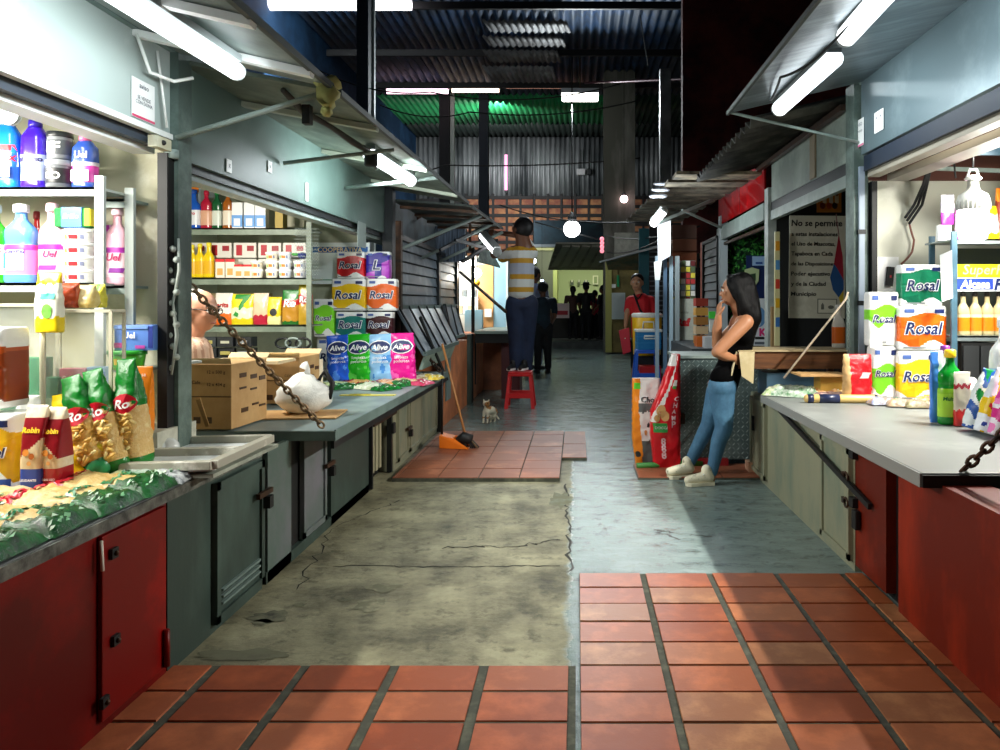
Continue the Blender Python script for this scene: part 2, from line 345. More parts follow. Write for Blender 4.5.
# two small hanging floodlight cases on the back wall
for px in (581, 589):
    t = thing('hanging_lamp_case', 'pale unlit lamp case hanging on the corrugated wall' if px == 581 else 'dark unlit lamp case hanging beside the pale one', 'lamp', at(px, 172, 30.1))
    m = MB(); m.box((0, 0, 0), (.35 if px == 581 else .2, .2, .25), mat('#a8adb0') if px == 581 else DARKM); m.build('case', t, bevel=.03); m = MB(); m.tube([(0, 0, .1), (0, 0, .9)], .02, BLACK, 6); m.build('cable', t)
# overhead cables
def cable(label, pts, r=.012, sag=.15, mm=BLACK, name='cable', n=14):
    m = MB(); pts = [Vector(p) for p in pts]; P = []
    for a, b in zip(pts, pts[1:]):
        for i in range(n):
            t = i / n; p = a.lerp(b, t); p.z -= sag * 4 * t * (1 - t); P.append(p)
    P.append(pts[-1]); m.tube(P, r, mm, 6); return tag(m.build(name), label, 'cable')
cable('black cable sagging across the corrugated back wall', [at(385, 175, 22), at(445, 165, 22), at(640, 158, 22)], .02, .1)
cable('second thin black cable under the skylight panel', [at(380, 105, 14), at(470, 112, 14), at(640, 100, 14)], .012, .15)
cable('thin black cable running under the white strip lamp', [at(300, 60, 13), at(430, 92, 13), at(620, 84, 13)], .012, .2)
cable('cable strung across the breeze-block wall to the right stalls', [at(500, 205, 21), at(660, 221, 14)], .016, .2)
cable('cable from the concrete column to the lamp post at right', [at(605, 235, 20), at(700, 226, 12)], .014, .15)
cable('reddish conduit crossing below the roof at right', [at(585, 83, 20), at(700, 78, 17)], .03, 0, mat('#4b2430'))
cable('thin cable hanging at the top right dark wall', [at(640, 15, 12), at(648, 66, 12)], .01, 0, mat('#8a8f92'))
cable('cable sagging above the far green-lit doorway', [at(606, 252, 22), at(664, 238, 13)], .014, .12)
m = MB(); m.bar(at(535, 222, 20), at(600, 240, 20), .03, .03, DARKM); m.bar(at(600, 262, 20), at(668, 244, 12.5), .04, .04, mat('#7c8588')); tag(m.build('steel_rod'), 'grey steel rods strung over the far passage', 'rod')

# ---- far green-lit room behind the platform ----
Yr = 28
G = mat('#a7b56a', .7); m = MB()
m.box((W(580, 30), 30.1, 1.9), (4.5, .1, 3.4), mat('#b4c48c', .7)); m.box((W(580, 30), 29, 3.45), (4.5, 2.4, .1), mat('#9aa070'))
m.box((W(555, 28), 29, 1.8), (.15, 2.2, 3.2), G); m.box((W(608.5, 21.4), 21.4, 1.35), (.17, .3, 2.6), mat('#a3a25a', .7)); m.box((W(626, 21.4), 21.42, 1.35), (.85, .2, 2.6), mat('#93834a', .7, grime='#6f6338', scale=2))
m.box((W(545, 28), 28, 1.8), (.6, .3, 3.3), mat('#59604a', .7)); m.box((W(582, 28), 28, .3), (2.2, .3, .18), mat('#30332a'))
struct(m.build('wall_far_room'))
m = MB(); m.slab([at(548, 270, 26.5), at(608, 270, 26.5), at(625, 244, 22), at(556, 244, 22)], (0, 0, .05), mat('#8d8b7e', .8, grime='#66655a', scale=2))
for k in range(6): m.bar(at(553 + k * 10, 268, 26.3), at(566 + k * 10, 246, 22.2), .22, .06, mat('#8f8e82', .7))
tag(m.build('far_awning'), 'striped grey awning sloping above the far green-lit room', 'awning')
m = MB(); m.slab([at(608, 270, 21), at(640, 270, 21), at(640, 252, 19.5), at(606, 262, 19.5)], (0, 0, .05), mat('#8d6f4c', .8, grime='#4d5a4a', scale=2)); tag(m.build('tarp'), 'brownish tarp over the olive wall beside the far room', 'tarp')
m = MB(); m.box(at(569, 233, 26.8), (2.5, .15, .9), mat('#1c3c4a', .7, grime='#122630', scale=2)); m.box(at(569, 246, 26.8), (2.7, .3, .1), mat('#7c8a90')); tag(m.build('signboard'), 'dark teal board above the far awning under the pendant bulb', 'board')
m = MB(); m.box(at(634, 247, 21.3), (1.1, .2, .8), mat('#a9aba0', .8, grime='#7d8078', scale=3)); tag(m.build('white_board'), 'pale wall board at the foot of the concrete column', 'board')
m = MB()
for j in range(4): m.ball(at(602, 239 + j * 4, 19), .055, glow('#ff8fa0', 1.2), 8)
tag(m.build('string_light'), 'short string of pink lights hanging left of the column', 'lights')
m = MB(); m.box(at(617, 306, 21.27), (.46, .03, .75), mat('#b8c4c2')); tag(m.build('notice_board'), 'pale grey notice sheet on the olive wall behind the red-shirted man', 'notice')
for k in range(9): m = None
m = MB(); m.box(at(613, 286, 21.27), (.15, .03, .1), WHITE); tag(m.build('paper_notice'), 'small white paper on the olive wall above the grey notice', 'notice')
t = thing('green_sign', 'narrow green sign hanging beside the far doorway', 'sign', at(618, 281, 21.28)); m = MB(); m.box((0, 0, 0), (.07, .04, .33), mat('#1f9a5a')); m.build('board', t); m = MB(); m.tube([(0, 0, .2), (0, 0, .5)], .01, BLACK, 6); m.build('cord', t)
for px, c, w in ((572, '#4b5a40', .13), (579, '#57663f', .1), (586, '#2f3f66', .13)):
    m = MB(); m.box(at(px, 283, 29.9), (w, .03, .2), mat(c)); m.box(at(px, 281, 29.88), (w * .5, .02, .1), mat('#d5d8b8')); tag(m.build('wall_picture'), {572: 'small dark picture on the pale green wall, first from the left', 579: 'smallest picture on the pale green wall, between two others', 586: 'bluish picture on the pale green wall above the tall visitor'}[px], 'picture')
m = MB(); m.box(at(595.5, 280, 29.9), (.22, .04, .36), mat('#e6ecc0')); m.box(at(595.5, 280, 29.87), (.12, .03, .26), mat('#94a86a'), ); tag(m.build('wall_clock_panel'), 'pale framed panel with green figure on the far green wall', 'picture')
t = thing('snack_display', 'lit white and red display case at the counter of the far room', 'display', at(562, 318, 25.6))
m = MB(); m.box((0, 0, .25), (.5, .3, .5), mat('#e9d3cf')); m.build('case', t); m = MB(); m.box((0, -.16, .18), (.4, .02, .14), mat('#c33b42')); m.build('banner', t)
m = MB(); m.box((W(575, 25.9), 26.4, .62), (2.0, .5, .8), mat('#22241f')); tag(m.build('far_counter'), 'dark counter the visitors stand at in the far room', 'counter')

# ================= STALL SHELLS =================
# left, first stall: header band, beam, awning
XL, XR = -1.9, 2.19
def rz(r, x): return H + r * abs(x)
m = MB(); m.span((XL - .06, .4, 2.215), (XL, 3.5, 2.62), mat('#c6d0cc', .42, grime='#a9b6b2', amt=.2, scale=1.5)); m.span((XL - .1, .4, 2.62), (XL + .03, 3.5, 2.68), GREY)
m.span((XL - .02, .4, 2.21), (XL + .015, 3.5, 2.235), WHITE); struct(m.build('wall_header_left_front'))
m = MB(); m.span((XL - .1, .4, 2.17), (XL - .03, 3.5, 2.215), mat('#39424e', .5)); m.span((XL - .17, .4, 2.145), (XL - .07, 3.5, 2.17), WHITE); struct(m.build('trim_8'))
POST = mat('#74877f', .55, grime='#4c5c56', amt=.35, scale=5, bump=.4)
m = MB(); m.span((XL - .03, 3.5, 0), (XL + .04, 3.62, 2.66), POST); m.span((XL - .025, 3.44, .75), (XL + .02, 3.5, 2.14), BLACK); struct(m.build('column_stall_left'))
m = MB(); m.span((-3.6, 3.6, 0), (XL - .08, 3.64, 2.6), CREAM); m.span((-3.6, .2, 0), (-3.55, 3.6, 2.6), CREAM); struct(m.build('wall_stall_left_front'))
m = MB(); m.span((-3.6, .2, 2.6), (XL - .07, 3.6, 2.64), GREYL); struct(m.build('ceiling_stall_left_front'))
# second stall
m = MB(); m.span((XL - .04, 3.62, 2.14), (XL, 7.4, 2.66), mat('#6f8880', .45, grime='#5a716a', amt=.3, scale=1.2)); m.span((XL - .1, 3.66, 2.1), (XL - .03, 7.4, 2.14), DARKM); m.span((XL - .14, 3.66, 2.07), (XL - .05, 7.4, 2.1), GREYL); struct(m.build('wall_header_left_middle'))
m = MB(); m.span((-3.5, 7.3, 0), (XL - .2, 7.36, 2.5), mat('#c9cfb8', .6, grime='#a9ae94', scale=3)); m.span((-3.55, 3.64, 0), (-3.5, 7.3, 2.6), mat('#cfd3c0')); struct(m.build('wall_stall_left_middle'))
m = MB(); m.span((-3.5, 3.64, 2.66), (XL - .04, 7.4, 2.7), GREY); struct(m.build('ceiling_stall_left_middle'))
m = MB(); m.span((XL - .02, 7.4, 0), (XL + .08, 7.52, 2.7), DARKM); m.span((XL + .02, 7.75, 0), (XL + .08, 7.83, 2.3), IRON); struct(m.build('column_stall_left_middle'))

def awning(label, quad, ribs, mm, ribm, strut=None, name='awning', extra=None, t_=.02, corr=False):
    # quad: inner near, inner far, outer far, outer near
    t = thing(name, label, 'awning', quad[0]); o = Vector(quad[0]); q = [Vector(v) - o for v in quad]
    m = MB(); m.slab(q, (0, 0, t_), mm); m.build('sheet', t)
    for i in range(ribs):
        f = (i + .5) / ribs; a = q[0].lerp(q[1], f); b = q[3].lerp(q[2], f); m = MB(); m.bar(a + Vector((0, 0, -.02)), b + Vector((0, 0, -.02)), .05, .03, ribm); m.build('rib', t)
    m = MB(); m.bar(q[3], q[2], .02, .03, mat('#4a5250', .6)); m.build('edge_rail', t)
    for a, b, r in (strut or []): m = MB(); m.tube([Vector(a) - o, Vector(b) - o], r, GREYL, 8); m.build('strut', t)
    return t
AW = mat('#98a39f', .5, grime='#6c7975', amt=.3, scale=2, bump=.1)
awning('grey sheet awning over the front left stall with pale ribs', [(XL, .6, 2.63), (XL, 3.52, 2.63), (-1.14, 3.52, 2.455), (-1.14, .6, 2.455)], 5, AW, WHITE,
       [((XL + .03, 3.5, 2.22), (-1.15, 3.5, 2.44), .014)])
AW2 = mat('#8c9a86', .55, grime='#59655a', amt=.35, scale=2.5, bump=.15)
awning('worn green-grey awning over the second left stall', [(XL, 3.6, 2.6), (XL, 7.6, 2.6), (-1.1, 7.6, 2.46), (-1.14, 3.6, 2.46)], 3, AW2, mat('#b9c2ae', .5),
       [((XL + .02, 4.8, 2.345), (-1.2, 4.92, 2.455), .013), ((XL + .02, 6.09, 2.384), (-1.12, 6.02, 2.455), .016)])
m = MB(); m.tube([(-1.45, 3.7, 2.5), (-1.46, 4.0, 2.47), (-1.42, 4.3, 2.465), (-1.4, 4.7, 2.455), (-1.36, 5.1, 2.45), (-1.42, 5.3, 2.4)], [.014, .02, .015, .022, .016, .012], mat('#3d3a34'), 8)
m.box((-1.42, 3.95, 2.44), (.04, .05, .1), BLACK); m.lathe([(.03, -.05), (.045, -.04), (.045, .04), (.03, .05)], BLACK, c=(-1.36, 4.95, 2.4), n=12); tag(m.build('awning_crossbar'), 'rusty bent bar with black clamps under the second left awning', 'bar')
m = MB(); random.seed(5)
pts = [Vector((-1.16 + random.uniform(-.03, .03), 3.5 + random.uniform(-.06, .06), 2.5 - i * .02 + random.uniform(-.01, .01))) for i in range(9)]
m.tube(pts, [.02, .04, .045, .035, .05, .04, .03, .03, .012], mat('#b3b06a', .8), 7); tag(m.build('rag'), 'olive-yellow rag tied at the corner of the front left awning', 'cloth')

def tube_lamp(label, a, b, w=.1, e=7, col='#ffffff', up=.05):
    a, b = Vector(a), Vector(b); t = thing('fluorescent_lamp', label, 'lamp', a); d = b - a
    m = MB(); m.bar((0, 0, up), d + Vector((0, 0, up)), w * .8, .03, mat('#8f9696', .4)); m.build('housing', t)
    m = MB(); m.tube([(0, 0, 0), d], w * .5, glow(col, e), 14); m.build('tube', t)
    m = MB(); m.tube([d, d * (1 + .02 / d.length)], w * .52, mat('#b8c0c0'), 14); m.build('end_cap', t); return t
tube_lamp('long fluorescent lamp under the front left awning', (-1.52, 2.0, 2.46), (-1.45, 3.18, 2.435), .075, 2.6, '#f4fbff')
tube_lamp('fluorescent lamp under the second left awning', (-1.37, 4.95, 2.43), (-1.32, 5.95, 2.42), .09, 3.5, '#f4fbff')
t = tube_lamp('fluorescent lamp behind the header of the front left stall', (-2.2, 1.6, 2.18), (-2.2, 2.9, 2.18), .08, 3.5)
tube_lamp('small lamp under the far left awning beside the man on the stool', at(483, 236, 10.2), at(497, 252, 9.0), .11, 5)
t = tube_lamp('fluorescent lamp under the right awning nearest the viewer', (1.45, 2.5, 2.96), (1.49, 4.14, 2.925), .115, 2.8, '#f4fbff')
t = tube_lamp('second fluorescent lamp under the right awning above the white papers', (1.55, 4.52, 2.925), (1.52, 5.62, 2.91), .115, 2.8, '#f4fbff')
tube_lamp('fluorescent lamp inside the front right stall above the shelves', (2.95, 4.0, 2.59), (2.95, 5.2, 2.59), .11, 3.5)

# right, front stall (shutter header, post, back wall, ceiling, awning)
RH = mat('#8b9da3', .36, .35, grime='#64767c', amt=.3, scale=1.1, bump=.1)
m = MB(); m.span((XR, .4, 2.59), (XR + .05, 5.78, 3.16), RH); m.span((XR - .005, 3.62, 2.59), (XR, 3.635, 3.16), GREYL); m.span((XR + .02, .4, 2.465), (XR + .06, 5.78, 2.58), mat('#1b2636', .5)); m.span((XR + .05, .4, 2.42), (XR + .14, 5.78, 2.48), mat('#9a9384', .5)); m.span((XR + .2, .4, 2.39), (XR + .36, 5.78, 2.44), mat('#8f887c')); struct(m.build('wall_header_right_front'))
m = MB(); m.span((XR - .04, 5.82, 0), (XR + .07, 6.0, 3.16), POST); m.span((XR + .085, 5.78, .7), (XR + .125, 5.87, 2.39), BLACK)
for z in (.98, 1.45, 2.0): m.box((XR + .01, 5.81, z), (.06, .05, .035), DARKM)
m.box((XR + .01, 5.8, 1.58), (.042, .025, 1.85), mat('#8b98a8', .5)); struct(m.build('column_stall_right'))
m = MB(); m.span((XR + .08, 5.9, .0), (4.95, 6.0, 2.51), mat('#e9e9dc', .6, grime='#cfcfbf', amt=.15, scale=2.5)); m.span((XR + .08, 5.88, 2.41), (4.95, 6.0, 3.1), mat('#5b3226', .7)); m.span((4.95, .2, 0), (5.0, 6.0, 3.14), CREAM); struct(m.build('wall_stall_right_front'))
m = MB(); m.span((XR, .2, 3.14), (4.95, 5.88, 3.19), GREYL); struct(m.build('ceiling_stall_right_front'))
RA = mat('#9aa6aa', .28, .75, grime='#6d777a', amt=.3, scale=3, bump=.25, stretch=(.4, 3, 1))
awning('shiny metal awning over the front right stall', [(XR, 5.78, 3.15), (XR, .6, 3.15), (1.16, .6, 2.91), (1.16, 5.78, 2.91)], 0, RA, METAL,
       [((XR, 5.8, 2.69), (1.18, 5.75, 2.91), .012)])
cable('black lamp cable under the right awning', [(1.46, 2.75, 2.99), (1.43, 4.4, 2.91), (1.33, 4.9, 2.925), (1.44, 5.6, 2.96)], .009, .02)
# right, second stall header and posts
m = MB(); m.span((XR, 6.0, 2.59), (XR + .04, 8.44, 3.09), mat('#a3b0a6', .5, grime='#7b887e', amt=.35, scale=2, bump=.15)); m.span((XR + .01, 6.0, 2.49), (XR + .05, 8.5, 2.59), DARKM); m.span((XR, 6.0, 2.39), (XR + .06, 8.5, 2.49), GREYL); m.box((XR - .005, 6.94, 2.84), (.02, .15, .48), mat('#8c8069', .7))
struct(m.build('wall_header_right_middle'))
m = MB(); m.span((XR - .025, 8.5, 0), (XR + .07, 8.66, 2.76), mat('#c4cdc8', .5, grime='#9aa49f', scale=5)); m.span((XR + .08, 8.5, 0), (4.95, 8.58, 3.0), mat('#191b1c', .8)); m.span((4.9, 6.0, 0), (4.95, 8.5, 3.0), BLACK); struct(m.build('column_stall_right_middle'))
m = MB(); m.span((XR, 6.02, 3.09), (4.95, 8.62, 3.13), DARKM); struct(m.build('ceiling_stall_right_middle'))
RUSTA = mat('#5c5a50', .7, .2, grime='#2c2a26', amt=.45, scale=3, bump=.3)
t = thing('corrugated_awning', 'rusty corrugated awning over the second right stall', 'awning', (XR, 6.0, 3.09))
m = MB(); m.corr((0, 0, 0), (0, 2.9, 0), (-.78, 0, -.18), 15, .035, RUSTA, 4); m.build('sheet', t, solid=.008); m = MB(); m.bar((-.06, 0, -.075), (-.06, 2.8, -.075), .05, .05, IRON); m.build('edge_rail', t)
t = thing('slatted_awning', 'patched wooden and tin awning above the red sign panel', 'awning', (XR, 8.75, 3.04))
for k in range(9):
    m = MB(); m.box((-.52 - .035 * k, .25 + .55 * k, -.06 - .005 * k), (1.0, .38, .04), mat(random.choice(['#b7a78a', '#8e8472', '#9c9a8c', '#75706a']), .8, grime='#4c463c', scale=4), rot=None); m.build('slat', t)
m = MB(); m.span((XR - .02, 8.69, 2.64), (XR, 11.5, 3.11), mat('#c00810', .75, grime='#8e060c', amt=.3, scale=4, spec=.1)); m.span((XR - .026, 10.0, 2.64), (XR - .018, 10.03, 3.11), mat('#7c0c10')); tag(m.build('red_signboard'), 'bright red header panel above the green-walled stall', 'panel')
m = MB(); m.bar((XR, 8.69, 2.51), (XR, 11.6, 2.49), .06, .2, GREYL); m.bar((XR + .03, 8.69, 2.34), (XR + .03, 11.6, 2.34), .04, .04, IRON); struct(m.build('trim_9'))
m = MB(); m.span((XR - .04, 11.25, 0), (XR + .07, 11.4, 2.76), mat('#b3bec2', .5)); struct(m.build('column_stall_right_third'))
# green leafy panel wall inside third stall
m = MB(); random.seed(3)
m.span((XR + .1, 11.5, 0), (4.9, 11.57, 2.85), mat('#12351a', .9))
struct(m.build('wall_stall_right_third'))
m = MB(); GL = [mat('#2f8a2c', .7), mat('#1f6a22', .7), mat('#4aa83c', .7)]
for i in range(1500):
    x = random.uniform(XR + .14, 4.2); z = random.uniform(1.0, 2.65); s = .04; a = random.uniform(0, 6.3); c, d = math.cos(a) * s, math.sin(a) * s
    y = 11.48 - random.uniform(0, .05); m.faces([(x - c, y, z - d), (x - d * .4, y - .02, z + c * .4), (x + c, y, z + d), (x + d * .4, y - .02, z - c * .4)], [(0, 1, 2, 3)], random.choice(GL))
tag(m.build('artificial_grass_panel'), 'green artificial grass wall covering in the third right stall', 'grass panel', kind='stuff')
# awning and structures further left
awning('dark far left awning with tangled rods, where the man on the stool works', [(XL, 7.7, 2.5), (XL, 10.6, 2.5), (-1.05, 10.6, 2.5), (-1.08, 7.7, 2.44)], 4, mat('#4f5b56', .6, grime='#262e2b', scale=2), IRON,
       [((XL, 7.9, 2.0), (-1.1, 8.6, 2.45), .02), ((XL, 9.2, 2.0), (-1.1, 9.6, 2.45), .02), ((XL, 10.2, 2.0), (-1.05, 10.6, 2.45), .02)])

# ================= COUNTERS AND CABINETS =================
XB = -1.6                                        # left cabinet face
t = thing('counter', 'grey steel counter of the front left stall under the pasta bags', 'counter', (-1.56, .6, 0))
m = MB(); m.span((-.9, 0, .70), (0, 2.68, .74), mat('#7c8284', .5, grime='#4e5253', amt=.35, scale=6)); m.build('worktop', t, bevel=.004)
m = MB(); m.span((.0, 0, .695), (.008, 3.1, .735), mat('#7e8179', .5, grime='#2c2c28', amt=.5, scale=14)); m.build('front_lip', t)
m = MB(); m.span((-.9, 2.68, .70), (0, 3.12, .735), mat('#8d9487', .6, grime='#5e6358', scale=6)); m.build('end_flap', t)
t = thing('cabinet', 'dark red cabinet under the front left counter', 'cabinet', (XB, .5, 0))
m = MB(); m.span((-.25, 0, 0), (0, 2.42, .69), RED); m.build('body', t)
d = MB(); d.span((0, 2.0, .05), (.018, 2.39, .67), mat('#980c07', .38, grime='#6a0604', amt=.2, scale=2, spec=.25)); d = d.build('door', t, bevel=.004)
for y, z in ((2.06, .3), (2.05, .6), (2.0, .12)):
    k = MB(); k.box((.025, y, z), (.014, .035, .035), BLACK); k.ball((.035, y, z), .009, IRON, 6); k.build('latch', d)
k = MB(); k.tube([(.03, 2.37, .06), (.03, 2.37, .2)], .012, RED); k.build('hinge', d)
m = MB(); m.tube([(.02, 1.99, .66), (.025, 1.99, .56)], .006, mat('#d8d4c8'), 6); m.build('string', t)
def panel_door(t, x, y0, y1, z0, z1, mm, s=1, vents=0, latch=None):
    d = MB(); d.span((x, y0, z0), (x + s * .015, y1, z1), mm); f = .035
    for a, b in (((y0, z0), (y1, z0 + f)), ((y0, z1 - f), (y1, z1)), ((y0, z0), (y0 + f, z1)), ((y1 - f, z0), (y1, z1))): d.span((x + s * .015, a[0], a[1]), (x + s * .028, b[0], b[1]), mm)
    for i in range(vents): d.span((x + s * .015, y0 + f * 1.5, z0 + .07 + i * .03), (x + s * .03, y1 - f * 1.5, z0 + .08 + i * .03), mat('#6a7c78', .5))
    d = d.build('door', t)
    if latch:
        y, z = latch; k = MB(); k.box((x + s * .04, y, z), (.02, .16, .025), IRON); k.box((x + s * .045, y + .03, z - .05), (.035, .045, .06), BLACK); k.build('latch', d)
    return d
t = thing('cabinet', 'dark green metal cabinet beside the red one, under the second left counter', 'cabinet', (XB, 2.93, 0))
m = MB(); m.span((-.25, 0, 0), (0, .88, .7), GREEN); m.build('body', t)
panel_door(t, 0, .35, .85, .04, .66, GREEN, vents=3, latch=(.82, .5))
t = thing('cabinet', 'green metal cabinet with two tall doors and black gaps below the counter corner', 'cabinet', (XB, 3.86, 0))
m = MB(); m.span((-.25, 0, 0), (-.03, 1.9, .68), BLACK); m.span((-.03, .02, .0), (0, .34, .69), mat('#6b6a72', .5, grime='#4d5f58', amt=.4, scale=2)); m.span((-.03, 1.02, 0), (0, 1.9, .69), GREEN); m.span((-.03, .0, 0), (0, 1.9, .06), GREEN); m.build('body', t)  # black body paints the shade of the gaps; lilac paints purple light
panel_door(t, -.02, .52, .92, .07, .69, mat('#6b6a72', .5, grime='#4c5d56', amt=.4, scale=2), latch=(.94, .42))  # door colour holds the same lilac tint of light falling on it
t = thing('grille_gate', 'barred gate with cream wood slats under the second left counter', 'gate', (XB, 5.8, 0))
m = MB(); m.span((-.3, 0, 0), (-.1, .6, .7), BLACK); m.build('recess', t)
for k in range(5): m = MB(); m.box((-.06, .06 + k * .11, .37), (.02, .05, .6), mat('#a6a284', .6)); m.build('slat', t)
for y in (0, .6): m = MB(); m.box((0, y, .37), (.04, .035, .72), DARKM); m.build('post', t)
m = MB(); m.bar((.02, .02, .5), (.02, .75, .5), .02, .025, IRON); m.build('bolt', t); m = MB(); m.box((.03, .62, .38), (.03, .06, .09), BLACK); m.build('padlock', t, bevel=.008)
t = thing('cabinet', 'pale green-grey steel cabinet with scratched doors above the tile patch', 'cabinet', (XB + .02, 6.45, 0))
m = MB(); m.span((-.25, 0, 0), (0, 2.0, .68), GREEN2); m.build('body', t)
panel_door(t, 0, .1, .5, .06, .68, GREEN2, latch=(.45, .3)); panel_door(t, 0, .56, 1.9, .06, .68, GREEN2)
m = MB(); m.box((.03, 2.0, .38), (.05, .05, .78), BLACK); m.build('post', t)
# folded-down shutter counter of the second stall
t = thing('folding_counter', 'grey-green folded-down shutter counter held by chains', 'counter', (-1.35, 4.17, 0))
m = MB(); m.span((-.95, 0, .70), (0, 3.6, .74), mat('#93a5a2', .4, grime='#74878a', amt=.25, scale=2)); m.build('top', t, bevel=.004)
m = MB(); m.span((-.55, -.01, .685), (.01, 0.0, .738), GREY); m.span((0.0, 0, .685), (.01, 3.6, .745), GREY); m.span((-.02, 0, .64), (0, 3.6, .70), DARKM); m.build('rim', t)
# louvre shutter, leaning flaps
def louvre(label, y0, y1, z0, z1, n, mm, x=XL):
    t = thing('louvre_shutter', label, 'shutter', (x, y0, z0)); h = (z1 - z0) / n; L = y1 - y0
    m = MB()
    for i in range(n): m.slab([(0.012, .03, i * h + .008), (0.012, L - .03, i * h + .008), (-.004, L - .03, (i + 1) * h - .008), (-.004, .03, (i + 1) * h - .008)], (-.012, 0, 0), mm)
    m.span((-.04, 0, 0), (-.03, L, z1 - z0), BLACK); m.build('slats', t)
    m = MB(); m.span((-.03, -.03, -.03), (.04, .03, z1 - z0), DARKM); m.span((-.03, L - .03, -.03), (.04, L + .03, z1 - z0), DARKM); m.span((-.03, 0, z1 - z0 - .02), (.05, L, z1 - z0 + .03), DARKM); m.span((-.03, 0, -.05), (.05, L, 0), DARKM); m.build('frame', t); return t
LV = mat('#8794a0', .5, .1, grime='#64717c', amt=.25, scale=3)
louvre('wide grey louvre shutter behind the toilet paper tower', 7.85, 10.15, 1.42, 2.14, 6, LV)
louvre('narrower dark louvre shutter next to the lit stall', 10.2, 11.7, 1.42, 2.12, 6, mat('#66747c', .5, .1, grime='#4c585e', amt=.3, scale=3))
m = MB(); m.span((XL - .2, 7.5, 0), (XL - .1, 11.8, 1.4), DARKM); m.span((XL - .3, 7.5, 2.1), (XL - .1, 11.8, 2.6), mat('#5f6f78', .5, grime='#2c3438', scale=2)); struct(m.build('wall_stall_left_back'))
def flap(label, a, b, c, d, n):
    t = thing('leaning_flap', label, 'panel', a); o = Vector(a); q = [Vector(v) - o for v in (a, b, c, d)]
    m = MB(); m.slab(q, (-.02, 0, -.02), LV); m.build('sheet', t)
    for i in range(n + 1):
        f = i / n; m = MB(); m.bar(q[0].lerp(q[1], f) + Vector((.012, 0, .012)), q[3].lerp(q[2], f) + Vector((.006, 0, .006)), .014, .014, DARKM); m.build('rib', t)
    m = MB(); m.bar(q[0], q[1], .04, .04, GREY); m.bar(q[3], q[2], .04, .04, GREY); m.build('frame', t)
flap('ribbed grey shutter flap leaning out above the orange wall', (-1.85, 7.7, 1.41), (-1.85, 10.1, 1.40), (-1.45, 9.1, .97), (-1.46, 7.2, .96), 5)
flap('narrow ribbed shutter flap leaning next to the wider one', (-1.82, 10.3, 1.42), (-1.82, 11.2, 1.41), (-1.6, 10.6, 1.0), (-1.6, 9.6, 1.0), 2)
t = thing('folded_panel', 'pale green strip panel folded under the leaning flap', 'panel', (-1.46, 7.3, .86)); m = MB(); m.slab([(0, 0, .08), (0, 1.7, .08), (-.05, 1.7, -.06), (-.05, 0, -.06)], (-.03, 0, 0), mat('#9fb3a4', .5, grime='#7c9184', scale=3)); m.build('board', t)
# orange walls below
t = thing('orange_stall', 'orange painted stall front with a grey slot, behind the broom', 'stall front', (XB + .03, 8.5, 0))
m = MB(); m.span((-.3, 0, 0), (0, 2.2, .93), ORANGE); m.build('wall', t); m = MB(); m.span((0, .42, .28), (.015, .75, .82), GREY); m.build('vent_slot', t)
m = MB(); m.span((0.0, 2.2, 0), (.05, 2.35, 1.0), GREEN); m.span((.0, 2.4, 0), (.05, 2.5, 1.0), BLACK); m.build('post', t)
t = thing('orange_stall', 'second orange stall front, near the cat', 'stall front', (XB + .03, 11.0, 0)); m = MB(); m.span((-.3, 0, 0), (0, 3.0, .98), mat('#d89068', .6, grime='#b06c48', scale=3)); m.build('wall', t); m = MB(); m.span((0, .5, .2), (.015, .56, .95), BLACK); m.build('seam', t)
m = MB(); m.box((.05, 3.1, .8), (.1, .2, 1.6), IRON); m.build('post', t)
t = thing('counter', 'grey counter flap of the lit stall beside the man on the stool', 'counter', (-1.5, 10.95, 1.0)); m = MB(); m.span((0, 0, 0), (.64, 1.8, .04), mat('#8ea39b', .5)); m.build('top', t); m = MB(); m.span((.0, .1, -.14), (.5, 1.7, 0), BLACK); m.build('underframe', t)
m = MB(); m.box((W(512, 11.6), 11.6, .5), (.28, .5, 1.0), mat('#4a0f14', .5)); tag(m.build('red_cabinet'), 'dark maroon box standing behind the red plastic stool', 'cabinet')
m = MB(); m.box((W(490, 12.6), 12.6, .52), (.42, .1, 1.04), mat('#a8623c', .6, grime='#7a4428', scale=4)); tag(m.build('orange_board'), 'orange-brown board under the counter flap of the lit stall', 'board')
# lit stall at the back left
m = MB(); m.box((W(470, 13.6), 13.6, 1.5), (1.3, .08, 1.6), mat('#f1efe4', .6)); struct(m.build('wall_stall_left_lit'))
m = MB(); m.box(at(486, 298, 12.9), (.26, .1, 1.15), mat('#e0aa6c', .6, grime='#c98f55', scale=3)); tag(m.build('peach_board'), 'peach coloured board in the brightly lit left stall', 'board')
m = MB(); m.box(at(488, 313, 12.8), (.12, .03, .14), WHITE); tag(m.build('paper_notice'), 'white notice with red edge on the peach board', 'notice')
t = thing('hanging_lamp', 'round glowing lamp in the lit left stall', 'lamp', at(477, 273, 12.4)); m = MB(); m.ball((0, 0, 0), .08, glow('#fffbe8', 6)); m.build('bulb', t); m = MB(); m.tube([(0, 0, .05), (0, 0, .35)], .01, BLACK); m.build('cord', t)
m = MB(); m.ball(at(476.5, 283, 12.3), .06, mat('#e8a81c'), 10); m.ball(at(476.5, 283, 12.27), .025, mat('#9c5a10'), 8, (1, 1, 1)); tag(m.build('yellow_ball'), 'yellow round ornament hanging in the lit left stall', 'ornament')
m = MB(); m.box(at(467, 263, 12.6), (.32, .06, .08), glow('#fff6fb', 4)); tag(m.build('tube_lamp'), 'short tube lamp at the top of the lit left stall', 'lamp')
